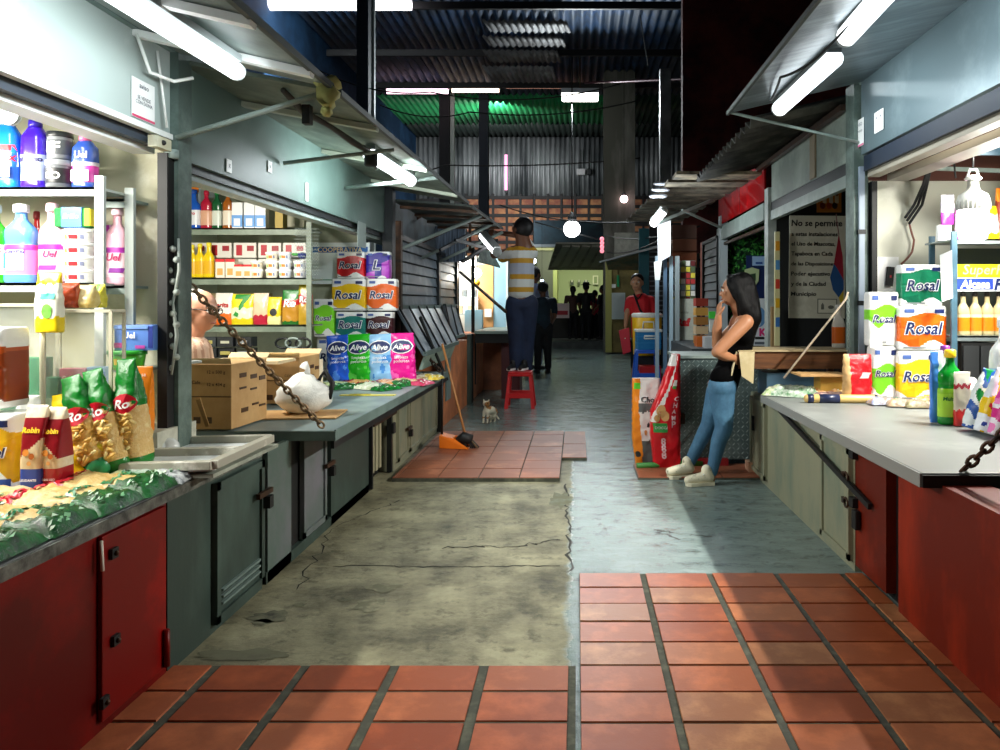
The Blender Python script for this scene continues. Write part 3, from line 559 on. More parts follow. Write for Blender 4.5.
for j, (c, l) in enumerate((('#b9c4c0', 'upper grey shelf with small goods in the lit left stall'), ('#a7b0ae', 'lower grey shelf with small goods in the lit left stall'))):
    t = thing('shelf', l, 'shelf', at(466, 298 + j * 16, 12.7)); m = MB(); m.box((0, 0, 0), (.42, .2, .03), mat(c)); m.build('board', t)
    for k in range(5): m = MB(); m.box((-.17 + k * .08, -.02, .075), (.06, .08, .12), mat(random.choice(['#dfe6e4', '#4f5658', '#8b9394', '#c9b48c']))); m.build('carton', t)
m = MB(); m.box(at(474, 325, 12.4), (.28, .2, .5), mat('#9fd0e4', .5)); tag(m.build('blue_box'), 'light blue box standing low in the lit left stall', 'box')
for px in (457.5, 473): m = MB(); m.box((W(px, 11.9), 11.9, 1.25), (.05, .05, 2.2), BLACK); struct(m.build('column'))
m = MB(); m.bar(at(460, 272, 11.6), at(506, 312, 9.6), .03, .03, IRON); tag(m.build('support_rod'), 'thin black rod slanting down across the lit left stall', 'rod')
m = MB(); m.box((W(500, 12.9), 12.9, 1.55), (.3, .06, 1.5), mat('#8db2c6', .5)); m.box((W(507, 12.8), 12.85, 1.5), (.03, .1, 1.6), mat('#dfe8ea')); m.box((W(512, 12.9), 12.9, 1.5), (.15, .05, 1.4), mat('#9aa6b8')); tag(m.build('blue_door_panel'), 'light blue door panel behind the man on the stool', 'door')
m = MB(); a, b, c = at(485, 242, 11.6), at(477, 262, 10.6), at(500, 268, 12.2); m.faces([a, b, c, a + Vector((0, .03, .03)), b + Vector((0, .03, .03)), c + Vector((0, .03, .03))], [(0, 1, 2), (5, 4, 3), (0, 3, 4, 1), (1, 4, 5, 2), (2, 5, 3, 0)], mat('#a3c4b8', .5, grime='#6d8c84', amt=.4, scale=6, stretch=(6, 1, 1))); tag(m.build('awning_flap'), 'pale green triangular awning flap above the lit left stall', 'awning')
# tangled rods under the far awning
for i, (a, b) in enumerate((((392, 232), (440, 205)), ((440, 250), (492, 222)), ((405, 250), (480, 215)), ((455, 240), (500, 252)), ((470, 210), (470, 250)), ((462, 262), (497, 240)))):
    m = MB(); m.bar(at(*a, 9), at(*b, 9.8), .035, .035, DARKM if i % 2 else IRON); tag(m.build('awning_rod'), ['rod from the louvre top to the far left awning', 'rod rising beside the stool man lamp', 'long rod crossing above both louvre shutters', 'rod ending at the small lamp by the raised hands', 'upright rod under the far left awning edge', 'short rod above the pale green awning flap'][i], 'rod')
m = MB(); m.box((W(437, 10.6), 10.6, 2.28), (.8, .06, .5), mat('#7b8fa8', .5, grime='#28323c', amt=.5, scale=6, stretch=(8, 1, .4))); tag(m.build('curtain'), 'bluish striped plastic curtain above the louvre shutters', 'curtain')

# tray-like white frame lying on the front left counter
def frame_panel(label, c, L, Wd, rot, z):
    t = thing('window_frame_panel', label, 'frame', (c[0], c[1], z)); t.rotation_euler = rot; fm = mat('#eceae0', .5, grime='#a8a698', amt=.12, scale=8)
    m = MB(); m.box((0, 0, .0), (Wd, L, .01), mat('#e4ebec', .4)); m.build('backing', t)
    m = MB()
    for a, b, d in (((-Wd / 2, 0), .04, L), ((Wd / 2, 0), .04, L)): m.box((a[0], a[1], .02), (b, d, .035), fm)
    for y in (-L / 2, 0, L / 2): m.box((0, y, .02), (Wd, .04, .035), fm)
    m.build('frame', t, bevel=.003); return t
frame_panel('white two-pane frame lying on the left counter end', (-1.73, 3.33, 0), .60, .50, (0, R(-1), R(1)), .77)
m = MB(); m.box((-1.72, 3.36, .75), (.5, .66, .016), mat('#b8beb0', .5, grime='#7c8276', scale=6)); tag(m.build('board'), 'thin grey board beneath the white two-pane frame', 'board')

# ---- right counter and cabinets ----
XC = 1.5
t = thing('counter', 'light grey folded-down counter of the front right stall', 'counter', (1.42, 3.09, 0))
m = MB(); m.span((0, 0, .715), (3.4, 2.66, .75), mat('#868a88', .45, grime='#747876', amt=.2, scale=2)); m.build('top', t, bevel=.004)
m = MB(); m.span((-.008, 0, .69), (0, 2.68, .748), mat('#8c8f8c', .5)); m.build('front_rim', t); m = MB(); m.span((0, -.012, .69), (3.4, 0, .742), BLACK); m.build('end_rim', t)  # black end rim: shadow on the counter's near edge put into its colour
m = MB(); m.bar((.02, 2.25, .69), (.06, .7, .42), .02, .03, BLACK); m.build('brace', t)
t = thing('cabinet', 'large rust-red cabinet under the near end of the right counter', 'cabinet', (XC, 1.2, 0))
m = MB(); m.span((0, 0, 0), (.2, 2.3, .70), RUST); m.build('body', t)
t = thing('cabinet', 'rust-red door cabinet with black hinges under the right counter', 'cabinet', (XC, 3.62, 0))
m = MB(); m.span((.05, -.12, 0), (.2, .42, .69), BLACK); m.span((0, .02, .04), (.05, .42, .69), mat('#862408', .5, grime='#5f1706', amt=.3, scale=3, spec=.25)); m.build('body', t)
for z in (.38, .64): m = MB(); m.box((-.015, .41, z), (.03, .06, .05), BLACK); m.build('hinge', t)
m = MB(); m.box((-.02, .36, .3), (.03, .06, .1), BLACK); m.build('padlock', t, bevel=.006)
t = thing('cabinet', 'scuffed green cabinet with ring latches at the middle of the right counter', 'cabinet', (XC, 4.05, 0))
m = MB(); m.span((0, 0, 0), (.2, 2.42, .69), GREEN2); m.build('body', t)
panel_door(t, 0, .02, .5, .05, .66, GREEN2, s=-1)
d = panel_door(t, 0, 1.85, 2.35, .05, .66, GREEN2, s=-1)
for z in (.5, .36): m = MB(); m.tube([(-.03, .05 + .03 * math.cos(a), z + .025 * math.sin(a)) for a in [k * .7 for k in range(9)]], .007, IRON, 6); m.box((-.02, .1, z), (.02, .05, .03), IRON); m.build('ring_latch', t)
m = MB(); m.box((-.035, 2.2, .45), (.02, .03, .12), BLACK); m.build('handle', t)
# diamond plate box
t = thing('diamond_plate_box', 'grey diamond plate metal locker the woman stands at', 'locker', (.905, 6.72, 0))
DP = mat('#7b8e8c', .42, .25, grime='#5f7170', amt=.25, scale=4)
m = MB(); m.span((0, 0, .05), (.72, .6, .97), DP); m.span((-.02, -.02, .955), (.74, .6, .98), GREYL); m.build('body', t)
m = MB(); k = 0
for i in range(18):
    for j in range(23):
        x = .02 + i * .04; z = .07 + j * .039; a = .014; s = 1 if (i + j) % 2 else -1
        m.faces([(x - a, -.001, z - s * a), (x, -.004, z - s * a * .1 - .004), (x + a, -.001, z + s * a), (x, -.004, z + s * a * .1 + .004)], [(0, 1, 2, 3)], mat('#b9cac8', .35, .3))
m.build('tread_pattern', t)
m = MB(); m.box((.03, -.03, .42), (.05, .05, .09), IRON); m.build('lock', t)
# table with cardboard
t = thing('wooden_table', 'brown wooden table covered with cardboard in the second right stall', 'table', (1.29, 5.98, 0))
m = MB(); m.span((0, 0, .925), (.95, .5, 1.06), WOOD); m.build('top', t)
for x, y in ((.46, .1), (.88, .1), (.46, .45), (.88, .45)): m = MB(); m.box((x, y, .47), (.05, .05, .94), WOOD); m.build('leg', t)
t = thing('cardboard_sheet', 'flattened cardboard sheet draped over the wooden table', 'cardboard', (1.29, 5.97, 1.062))
m = MB(); m.box((.48, .25, .006), (.97, .52, .01), mat('#c8b48c', .8, grime='#a8946c', scale=5)); m.build('sheet', t)
m = MB(); CRM = mat('#d6c8a2', .8, grime='#bfae84', amt=.3, scale=6); m.slab([(-.012, 0, 0), (-.012, .1, 0), (-.06, .08, -.17), (-.06, -.02, -.19)], (-.008, 0, 0), CRM); m.slab([(-.01, -.012, 0), (.1, -.012, 0), (.10, -.05, -.1), (.085, -.055, -.26), (-.0, -.05, -.2)], (0, -.008, 0), CRM) if 0 else m.slab([(-.005, -.012, 0), (.12, -.012, 0), (.10, -.05, -.25), (.01, -.05, -.19)], (0, -.008, 0), CRM); m.build('flap', t)
t = thing('cardboard_box', 'tan cardboard box flattened on the table edge by the red bag', 'box', (1.86, 5.72, .752)); m = MB(); m.box((-.04, -.1, .165), (.36, .26, .014), CARD); m.box((.04, -.1, .08), (.2, .16, .15), mat('#b5903a')); m.build('box', t)
m = MB(); m.box((1.72, 6.2, .79), (.38, .3, .19), mat('#5b7c96', .4)); tag(m.build('blue_crate'), 'blue-grey crate under the wooden table edge', 'crate')
m = MB(); m.span((2.22, 3.15, 0), (4.8, 5.7, .70), mat('#8f9492', .6)); tag(m.build('storage_bin'), 'grey storage base under the back of the right counter', 'base')

# ================= GOODS =================
def spow(c, e): return math.copysign(abs(c) ** e, c)
class Pack:
    """closed body swept up z: prof(v) -> (sx, sy) scale of half width / half depth; e = squareness of the section; pat(x, v, front) -> material"""
    def __init__(s, w, d, h, prof, e=.4, pat=None, m=20, nv=16, lump=0, seed=0, base=None, hshape=None, xo=None):
        s.xo = xo
        s.w, s.d, s.h, s.prof, s.e, s.lump, s.seed = w, d, h, prof, e, lump, seed; s.hs = hshape
        mb = MB(); vs = []; fs = []; ms = []; N = 2 * m
        for j in range(nv + 1):
            v = j / nv; sx, sy = prof(v)
            for k in range(N):
                t = math.pi * k / m; c, q = math.cos(t), math.sin(t)
                x = w / 2 * sx * c; y = s.Y(c, v) * (-1 if q < 0 else 1) if abs(q) > 1e-6 else 0
                vs.append(s.bend(x, y, v, -1 if q < 0 else 1))
        for j in range(nv):
            for k in range(N):
                fs.append((j * N + k, j * N + (k + 1) % N, (j + 1) * N + (k + 1) % N, (j + 1) * N + k))
                t = math.pi * (k + .5) / m; v = (j + .5) / nv
                ms.append(pat(math.cos(t), v, math.sin(t) < 0) if pat else base)
        fs += [tuple(range(N - 1, -1, -1)), tuple(nv * N + k for k in range(N))]; ms += [base or ms[0], base or ms[-1]]
        mb.faces(vs, fs, ms, True); s.mb = mb
    def Y(s, c, v):
        sx, sy = s.prof(v); return s.d / 2 * sy * max(0, 1 - abs(c) ** (2 / s.e)) ** (s.e / 2)
    def bend(s, x, y, v, side):
        z = v * s.h
        if s.hs: z = s.hs(x / (s.w / 2), v) * s.h
        p = Vector((x + (s.xo(v) * s.w if s.xo else 0), y, z))
        if s.lump:
            n = noise.noise(Vector((x * 14 + s.seed * 7.1, z * 14, s.seed * 3.3 + side)))
            n2 = noise.noise(Vector((x * 40 + s.seed, z * 40, s.seed)))
            p.y += side * s.lump * (n + .22 * n2) * min(1, abs(y) / (s.d / 2 + 1e-6) * 1.6); p.x += s.lump * .5 * n2
        return p
    def front(s, x, z, eps=.0025):
        v = min(max(z / s.h, 0), 1); sx, sy = s.prof(v); c = max(-.98, min(.98, x / (s.w / 2 * sx + 1e-6)))
        p = s.bend(x, -s.Y(c, v), v, -1); p.y -= eps; return p
def cyl_prof(pts):                                    # piecewise linear radii
    def f(v):
        for (a, r), (b, q) in zip(pts, pts[1:]):
            if v <= b:
                t = (v - a) / (b - a + 1e-9); r_ = r + (q - r) * t; return (r_, r_)
        return (pts[-1][1],) * 2
    return f
FILM = mat('#f1f2f0', .22, bump=.3, scale=22); HALO = mat('#ffffff', .3)
def roundel(mb, pk, cx, cz, rx, rz_, m, eps=.002, n=14):
    vs = [pk.front(cx, cz, eps)] + [pk.front(cx + rx * math.cos(2 * math.pi * k / n), cz + rz_ * math.sin(2 * math.pi * k / n), eps) for k in range(n)]
    mb.faces(vs, [(0, k + 1, (k + 1) % n + 1) for k in range(n)], m)
def patch(mb, pk, x0, x1, z0, z1, m, eps=.002, sh=0, n=5):
    vs = []
    for j in range(n + 1):
        for i in range(n + 1):
            z = z0 + (z1 - z0) * j / n; vs.append(pk.front(x0 + (x1 - x0) * i / n + sh * (z - z0), z, eps))
    mb.faces(vs, [(j * (n + 1) + i, j * (n + 1) + i + 1, (j + 1) * (n + 1) + i + 1, (j + 1) * (n + 1) + i) for j in range(n) for i in range(n)], m)
def place(name, label, cat, px0, px1, top, Y, zb, group=None, rz=0):
    w = (px1 - px0) / F * Y; h = Z(top, Y) - zb
    return thing(name, label, cat, (W((px0 + px1) / 2, Y), Y, zb), rz, group), w, h

# --- toilet paper packs ---
def paper_pack(label, px0, px1, top, Y, zb, col, word='Rosal', col2=None, d=.12, cols=3, rz=0, ztop=None, plain_top=.2, lower=.14, group='toilet paper packs', stripe=None):
    t, w, h = place('toilet_paper_pack', label, 'toilet paper', px0, px1, top, Y, zb, group, rz)
    cm = mat(col, .3, bump=.2, scale=20); c2 = mat(col2, .3) if col2 else cm
    def prof(v):
        e = min(1, (min(v, 1 - v) / .07)) ** .5 * .06 + .94; rows = 1 - .06 * (abs(math.sin(math.pi * v * 2)) < .12); return (e, e * rows)
    def pat(x, v, fr):
        if not fr and abs(x) < .9: return FILM
        wv = .05 * math.sin(x * 3.2 + 1)
        if v > 1 - plain_top + wv or v < lower + .09 * math.sin(x * 4): return FILM
        return c2 if (x > .35 and v < .5 + x * .2) or v < .3 + .1 * x and x < -.2 and col2 else cm
    pk = Pack(w, d, h, prof, .32, pat, 44, 64, lump=.004, seed=hash(label) % 50, base=FILM)
    pk.mb.build('pack', t)
    mb = MB(); z = h * .5
    fn = lambda x, z_: pk.front(x, z_, .004); fn2 = lambda x, z_: pk.front(x, z_, .007)
    k_ = .72 if len(word) > 1 else .3; mb.text(word, (0, 0, z), w * (k_ + .04), HALO, off=.06, shear=.22, fn=fn, maxh=h * .4); mb.text(word, (0, 0, z), w * k_, NAVY, off=.02, shear=.22, fn=fn2, maxh=h * .36)
    patch(mb, pk, w * .22, w * .42, h * .84, h * .93, NAVY, .004); patch(mb, pk, -w * .4, -w * .2, h * .85, h * .93, mat('#4b69ae'), .004)
    patch(mb, pk, -w * .42, w * .05, h * .055, h * .085, mat('#8a8f92'), .004)
    if stripe: patch(mb, pk, w * .1, w * .46, h * .04, h * .14, mat(stripe), .004)
    mb.build('printed_label', t); return t
paper_pack('red toilet paper pack on the very top of the left tower, left one', 338, 366, 252, 7.1, 1.680, '#d3131f')
paper_pack('navy and violet tissue pack beside the red one at the tower top', 367, 391, 252, 7.1, 1.680, '#2a1f92', 'L', '#b23fc0', lower=.02, plain_top=.08)
paper_pack('yellow toilet paper pack in the second row of the left tower', 333, 367, 279, 7.1, 1.377, '#f2c419')
paper_pack('orange toilet paper pack in the second row of the left tower', 368, 398, 279, 7.1, 1.377, '#e8641a')
paper_pack('lime green toilet paper pack at the left edge of the left tower', 315, 336, 299, 7.1, 1.13, '#7fdc2a', 'Rosal')
paper_pack('teal toilet paper pack in the middle of the left tower', 337, 367, 312, 7.1, 1.13, '#137a73')
paper_pack('dark maroon toilet paper pack at the right of the left tower', 367, 394, 312, 7.1, 1.13, '#3c0f18')
paper_pack('plain white toilet paper pack at the tower foot, left', 318, 352, 337, 7.15, .745, '#eef0ee', 'Rosal')
paper_pack('plain white toilet paper pack at the tower foot, right', 353, 392, 337, 7.1, .745, '#e6eaea', 'Rosal')
# right stack
paper_pack('lime green toilet paper pack, upper one of the right-hand column', 866, 896, 292, 5.4, 1.145, '#7fd62a', 'Rosal', lower=.42, plain_top=.28)
paper_pack('lime green toilet paper pack, lower one of the right-hand column', 869, 895, 346, 5.4, .755, '#78d028', 'Rosal', lower=.2, plain_top=.36)
paper_pack('dark green toilet paper pack on top of the orange one', 898, 940, 265, 5.38, 1.428, '#0f7a56', 'Rosal', '#0b6548', plain_top=.16, lower=.12)
paper_pack('orange toilet paper pack between the green and the yellow one', 896, 944, 306, 5.35, 1.115, '#f06a17', 'Rosal', '#e2560f', plain_top=.2)
paper_pack('yellow toilet paper pack on the right counter under the orange one', 895, 936, 351, 5.35, .755, '#f5c21c', 'Rosal', '#eab010', plain_top=.2, stripe='#f2cf3c')
m = MB(); m.box(at(876, 343, 5.3), (.085, .003, .065), WHITE, None); tag(m.build('price_card'), 'blank white price card on the lower lime toilet paper pack', 'card')
# left foreground rolls
paper_pack('brown and orange toilet paper pack at the left edge above the yellow one', -22, 18, 327, 2.95, 1.045, '#b4501c', 'Rosal', '#8c3a14', d=.16)
paper_pack('yellow and blue toilet paper pack at the left edge of the counter', -10, 28, 412, 2.92, .745, '#e9b81e', 'Rosal', '#dca512', d=.18, stripe='#274b9e')

# --- bags / pouches ---
def bag(label, px0, px1, top, Y, zb, pat, words=(), d=.09, e=.55, lump=.01, cat='bag', name='food_bag', group=None, rz=0, lean=0, tilt=0, seed=None, extras=None, gather=.0, ears=False, base=None):
    t, w, h = place(name, label, cat, px0, px1, top, Y, zb, group, rz); t.rotation_euler = (lean, tilt, rz)
    def prof(v):
        sy = (1 - max(0, (v - .3) / .7) ** 2.2) * (.8 + .2 * min(1, v / .15)) + .02
        return (1 - gather * max(0, (v - .6) / .4) ** 1.5 if v < .97 else 1 - gather * .8, sy)
    pk = Pack(w, d, h, prof, e, pat, 30, 44, lump=lump, seed=seed if seed is not None else random.random() * 50, base=base)
    pk.mb.build('body', t)
    mb = MB()
    for (s_, x, z, ww, c, o, sh) in words:
        mb.text(s_, (x * w, 0, z * h), ww * w, mat(c, .4), off=o, shear=sh, fn=lambda a, b: pk.front(a, b, .006 if o < .04 else .004))
    if extras: extras(mb, pk, w, h)
    mb.build('print', t); return t
def bands(*bs):                                        # (v_upper_limit, colour) from the bottom up
    ms = [(v, mat(c, .28)) for v, c in bs]
    def f(x, v, fr):
        for lim, m_ in ms:
            if v <= lim + .02 * math.sin(9 * x): return m_
        return ms[-1][1]
    return f
# detergent bags on the second counter
def alive(label, px0, px1, top, c, c2, Y=6.85, tilt=0, word='Alive'):
    A, B = mat(c, .25), mat(c2, .25)
    def pat(x, v, fr): return B if (noise.noise(Vector((x * 2.2, v * 5, len(label)))) > .22 and v < .55) else A
    def ex(mb, pk, w, h):
        roundel(mb, pk, .02 * w, .72 * h, w * .43, h * .15, HALO, .003); roundel(mb, pk, .02 * w, .72 * h, w * .4, h * .13, NAVY, .005)
        mb.text(word, (.02 * w, 0, .72 * h), w * .62, HALO, off=.02, shear=.2, fn=lambda a, b: pk.front(a, b, .008))
        mb.text('limpieza\npoderosa', (.02 * w, 0, .45 * h), w * .6, HALO, fn=lambda a, b: pk.front(a, b, .005))
    return bag(label, px0, px1, top, Y, .745, pat, (), d=.12, e=.8, lump=.016, gather=.12, cat='detergent', name='detergent_bag', group='detergent bags in a row', extras=ex, tilt=tilt)
alive('dark blue detergent bag, at the left of the row under the tower', 329, 353, 335, '#1f56c8', '#4f8be8', tilt=-.08)
alive('bright green detergent bag with an oval navy badge', 348, 374, 334, '#24b21f', '#5fd44a', tilt=-.05)
alive('pale blue detergent bag between the green and the pink one', 369, 395, 334, '#8fc4ee', '#4a8fd8', tilt=-.05)
alive('hot pink detergent bag at the right end of the row', 390, 416, 333, '#e41a90', '#ff62b8', tilt=-.03)
# pasta bags, left stall
PA, PB, PGn, PYl, PRd = mat('#f2d892', .3, grime='#dcae58', amt=.2, scale=40, bump=.6), mat('#f4dfa6', .3, grime='#e0b870', amt=.2, scale=50, bump=.6), mat('#0f7a25', .22, bump=.3, scale=30), mat('#f2d417', .25), mat('#c4122b', .3)
def pasta(label, px0, px1, top, Y, zb, tilt, pm=PA, seed=1, word='Ro'):
    def pat(x, v, fr): return PGn if v > .62 + .05 * math.sin(x * 5) or v < .12 else pm
    def ex(mb, pk, w, h):
        roundel(mb, pk, .1 * w, .6 * h, w * .38, h * .09, PRd, .008); mb.text(word, (.1 * w, 0, .6 * h), w * .5, HALO, off=.03, shear=.25, fn=lambda a, b: pk.front(a, b, .011))
        for k in range(34):                                # pasta tubes pressed against the film
            x = random.uniform(-.36, .36) * w; z = random.uniform(.15, .52) * h; a = random.uniform(-1, 1); p = pk.front(x, z, .002)
            mb.tube([p + Vector((-.02 * math.cos(a), .002, -.02 * math.sin(a))), p + Vector((.02 * math.cos(a), -.003, .02 * math.sin(a)))], .006, mat(random.choice(['#f6e2a0', '#e2b45a', '#f2cf7a', '#cf9a3e']), .35), 6)
    return bag(label, px0, px1, top, Y, zb, pat, (), d=.14, e=.7, lump=.014, cat='pasta', name='pasta_bag', group='standing pasta bags with green tops', extras=ex, tilt=tilt, gather=.35, seed=seed)
pasta('pasta bag with green top, nearest to the yellow bag', 86, 114, 372, 3.02, .765, -.3, PA, 3)
pasta('pasta bag with green top, middle one of the three', 106, 134, 366, 3.06, .765, -.28, PB, 9)
pasta('pasta bag with green top, beside the orange pouch', 124, 150, 358, 3.12, .765, -.1, PB, 15)
def yb(x, v, fr): return mat('#f0d21a', .25, bump=.2, scale=20) if v < .93 else mat('#e8c410', .25)
bag('crumpled yellow bag between the flour and the pasta', 66, 93, 392, 3.0, .745, yb, (), d=.13, lump=.016, cat='bag', tilt=-.2, gather=.3, seed=4,
    extras=lambda mb, pk, w, h: (patch(mb, pk, -.28 * w, -.02 * w, h * .1, h * .45, mat('#8f8f6a'), .003), patch(mb, pk, .0 * w, .3 * w, h * .5, h * .62, mat('#3f9a3a'), .003)))
def flour(label, px0, px1, top, Y, low, words):
    L_, T_, P_ = mat(low, .3), mat('#8e1420', .3), mat('#f0ece2', .35, grime='#d9c7a2', amt=.3, scale=8)
    def pat(x, v, fr): return L_ if v < .3 else (P_ if v < .52 + .12 * x * (1 if low == '#1f3f9e' else -1) or v > .86 else T_)
    def ex(mb, pk, w, h):
        mb.text(words[0], (0, 0, h * .73), w * .8, mat('#ffd21f'), off=.04, shear=.1, fn=lambda a, b: pk.front(a, b, .005), maxh=h * .2)
        mb.text(words[1], (0, 0, h * .17), w * .75, HALO, off=.02, fn=lambda a, b: pk.front(a, b, .004))
        for x, z, r, c in ((-.12, .48, .15, '#d98d3a'), (.15, .44, .13, '#b8652a'), (.05, .36, .1, '#e0a860')): roundel(mb, pk, x * w, z * h, r * w, r * w * 1.1, mat(c, .4), .004)
    return bag(label, px0, px1, top, Y, .745, pat, (), d=.1, e=.35, lump=.003, cat='flour', name='flour_bag', group='flour bags with bread pictures', extras=ex, seed=2)
flour('flour bag with blue bottom band reading LEUDANTE', 28, 49, 405, 2.80, '#1f3f9e', ('Robin', 'LEUDANTE'))
flour('flour bag with dark red bottom band reading TODO USO', 48, 67, 407, 2.82, '#a3121f', ('Robin', 'TODO USO'))
bag('white plastic bag behind the flour bags at the left edge', 14, 48, 395, 3.1, .745, lambda x, v, f: mat('#f3f3f1', .3, bump=.4, scale=14), (), d=.12, lump=.02, gather=.5, seed=8)
def ex_or(mb, pk, w, h):
    roundel(mb, pk, 0, .5 * h, w * .36, h * .2, mat('#cfe04a', .3), .003); roundel(mb, pk, 0, .56 * h, w * .28, h * .11, mat('#e9ea5a', .3), .004); patch(mb, pk, -.3 * w, .3 * w, .46 * h, .52 * h, mat('#2c8a2a'), .005)
    mb.text('LUZ', (0, 0, .4 * h), w * .4, mat('#1f7a2a'), off=.02, fn=lambda a, b: pk.front(a, b, .006)); mb.text('gustosa', (0, 0, .86 * h), w * .6, HALO, fn=lambda a, b: pk.front(a, b, .005)); roundel(mb, pk, .2 * w, .14 * h, w * .17, w * .17, mat('#3f9f2c'), .004)
bag('bright orange pouch with a green and yellow oval, by the stall post', 127, 153, 366, 3.35, .88, lambda x, v, f: mat('#f58a1a', .28), (), d=.06, e=.5, lump=.004, extras=ex_or, cat='pouch', name='drink_pouch', seed=6)
m = MB(); m.box((W(135, 3.45), 3.5, .81), (.34, .34, .13), mat('#cfcfc0', .6, grime='#a3a394', scale=6)); tag(m.build('low_crate'), 'pale low crate behind the pasta bags carrying the orange pouch', 'crate', None)
# lying bags
def lying(label, c, L, Wd, rz, z, cols, group, th=.045, seed=1, tags=None, name='pasta_bag', cat='pasta'):
    t = thing(name, label, cat, (c[0], c[1], z), rz, group)
    ms = [mat(x, .24, grime=g, amt=.45, scale=26, bump=.5) for x, g in cols]
    m = MB(); nu, nv = 14, 22; vs = []; fs = []; mm = []
    def P(u, v, s_):
        a = max(0, 1 - abs(u) ** 3) ** .5 * max(0, 1 - abs(v) ** 5) ** .5
        n = noise.noise(Vector((u * 2.3 + seed, v * 4.1, seed * 1.7))) * .5 + noise.noise(Vector((u * 7 + seed, v * 11, seed))) * .3
        return Vector((u * Wd / 2 * (1 + .05 * n), v * L / 2, (th * a * (.72 + .5 * n) if s_ else 0) + .003))
    for s_ in (1, 0):
        for j in range(nv + 1):
            for i in range(nu + 1): vs.append(P(-1 + 2 * i / nu, -1 + 2 * j / nv, s_))
        o = 0 if s_ else (nv + 1) * (nu + 1)
        for j in range(nv):
            for i in range(nu):
                fs.append((o + j * (nu + 1) + i, o + j * (nu + 1) + i + 1, o + (j + 1) * (nu + 1) + i + 1, o + (j + 1) * (nu + 1) + i))
                v = -1 + 2 * (j + .5) / nv; u = -1 + 2 * (i + .5) / nu
                k = 0 if v < -.4 + .12 * math.sin(5 * u + seed) else (2 if v > .55 + .1 * math.sin(4 * u) else 1); mm.append(ms[k])
    m.faces(vs, fs, mm, True); m.build('body', t)
    m = MB()
    def fn(x, z_): p = P(x / (Wd / 2), z_ / (L / 2), 1); p.z += .004; return p
    for (s_, x, y, w_, c_) in (tags or ()):
        m.text(s_, (x * Wd, 0, y * L), w_ * Wd, mat(c_, .4), off=.04, shear=.2, fn=lambda a, b: fn(a, b))
    for k in range(26):                                    # glints and creases of the crinkled film, painted on as coloured flecks
        x, y = random.uniform(-.42, .42) * Wd, -L * random.uniform(.22, .47); a = random.uniform(-.6, .6)
        m.faces([fn(x - .012, y), fn(x, y - .004), fn(x + .014, y + .01 * a), fn(x + .002, y + .006)], [(0, 1, 2, 3)], mat(random.choice(['#cfe3cf', '#7fb88a', '#0c4a1c'])))
    m.build('print', t); return t
gr = (('#0f6a2a', '#0a3f18'), ('#dcc58e', '#c7a562'), ('#d9c9a0', '#b5121f'))
gl = 'rice and pasta bags lying flat along the left counter'
for i, (y, x, rz_, lb) in enumerate(((1.88, -1.80, .06, 'flat green-ended pasta bag nearest the viewer, cut by the picture edge'), (2.12, -1.80, .02, 'flat green-ended pasta bag below the yellow and blue toilet paper'),
                                 (2.36, -1.80, .05, 'flat green-ended pasta bag in front of the flour bags'), (2.60, -1.79, -.03, 'flat green-ended pasta bag in front of the crumpled yellow bag'), (2.83, -1.78, .04, 'flat green-ended pasta bag nearest the white frame panel'))):
    lying(lb, (x, y), .46, .25, R(90) + rz_, .742, gr, gl, .075, i * 3.1, tags=(('Ronco', 0, .27, .8, '#c4122b'), ('Especial', 0, -.12, .7, '#0f7a45')))
for i, (y, x, lb) in enumerate(((2.25, -2.1, 'pale rice bag lying in the second row under the Rosal packs'), (2.62, -2.08, 'pale rice bag lying in the second row by the flour'))):
    lying(lb, (x, y), .42, .3, R(84), .744, (('#d9c79a', '#c2a86a'), ('#e6d9b4', '#cdb27a'), ('#1f7a35', '#0f4a1c')), gl, .06, 20 + i)
lying('flat white and green rice bag with dark crumpled end beside the frame', (-1.72, 3.0), .34, .2, R(96), .742, (('#1c2a40', '#c9cfd2'), ('#e7ecec', '#8fb29a'), ('#cfd8b0', '#9fb070')), gl, .05, 33)
g2 = 'flat bags on the second left counter'
for i, (px, Y, lb, cc) in enumerate(((338, 6.3, 'green-striped flat bag nearest the white plastic bag', (('#1f7a35', '#0f4a1c'), ('#d9dfb0', '#8aa86a'), ('#cfd8b0', '#9fb070'))), (362, 6.45, 'flat bag with red end under the green detergent', (('#c4352b', '#8e1a1f'), ('#e8c98a', '#c98f4a'), ('#b5121f', '#7a0f16'))),
    (375, 6.2, 'flat white and green bag at the front of the pile', (('#1f8a3a', '#0f4a1c'), ('#eceee4', '#b9c7a2'), ('#1f7a35', '#0f4a1c'))), (392, 6.5, 'flat orange and white bag in front of the pink detergent', (('#1f8a3a', '#0f4a1c'), ('#e9dcc0', '#d48a4a'), ('#c4352b', '#8e1a1f'))), (408, 6.55, 'flat pink and cream bag near the counter edge', (('#d6527a', '#b02a4a'), ('#f0e8c8', '#c9a85a'), ('#c4352b', '#8e1a1f'))), (420, 7.0, 'flat yellow and cream bag at the far end of the pile', (('#e8cf5a', '#b59a2a'), ('#f0ecd8', '#7a6a3a'), ('#b8402f', '#8e1a1f'))))):
    lying(lb, (W(px, Y), Y), .42, .24, R(38 + i * 9), .742, cc, g2, .055, 40 + i * 2.7)
m = MB(); m.box((W(368, 5.75), 5.75, .745), (.42, .06, .006), mat('#d8d060', .4), None); m.box((W(360, 5.75), 5.75, .749), (.16, .05, .003), mat('#b5a82a')); tag(m.build('price_strip'), 'yellow and white paper strip on the second counter', 'strip')

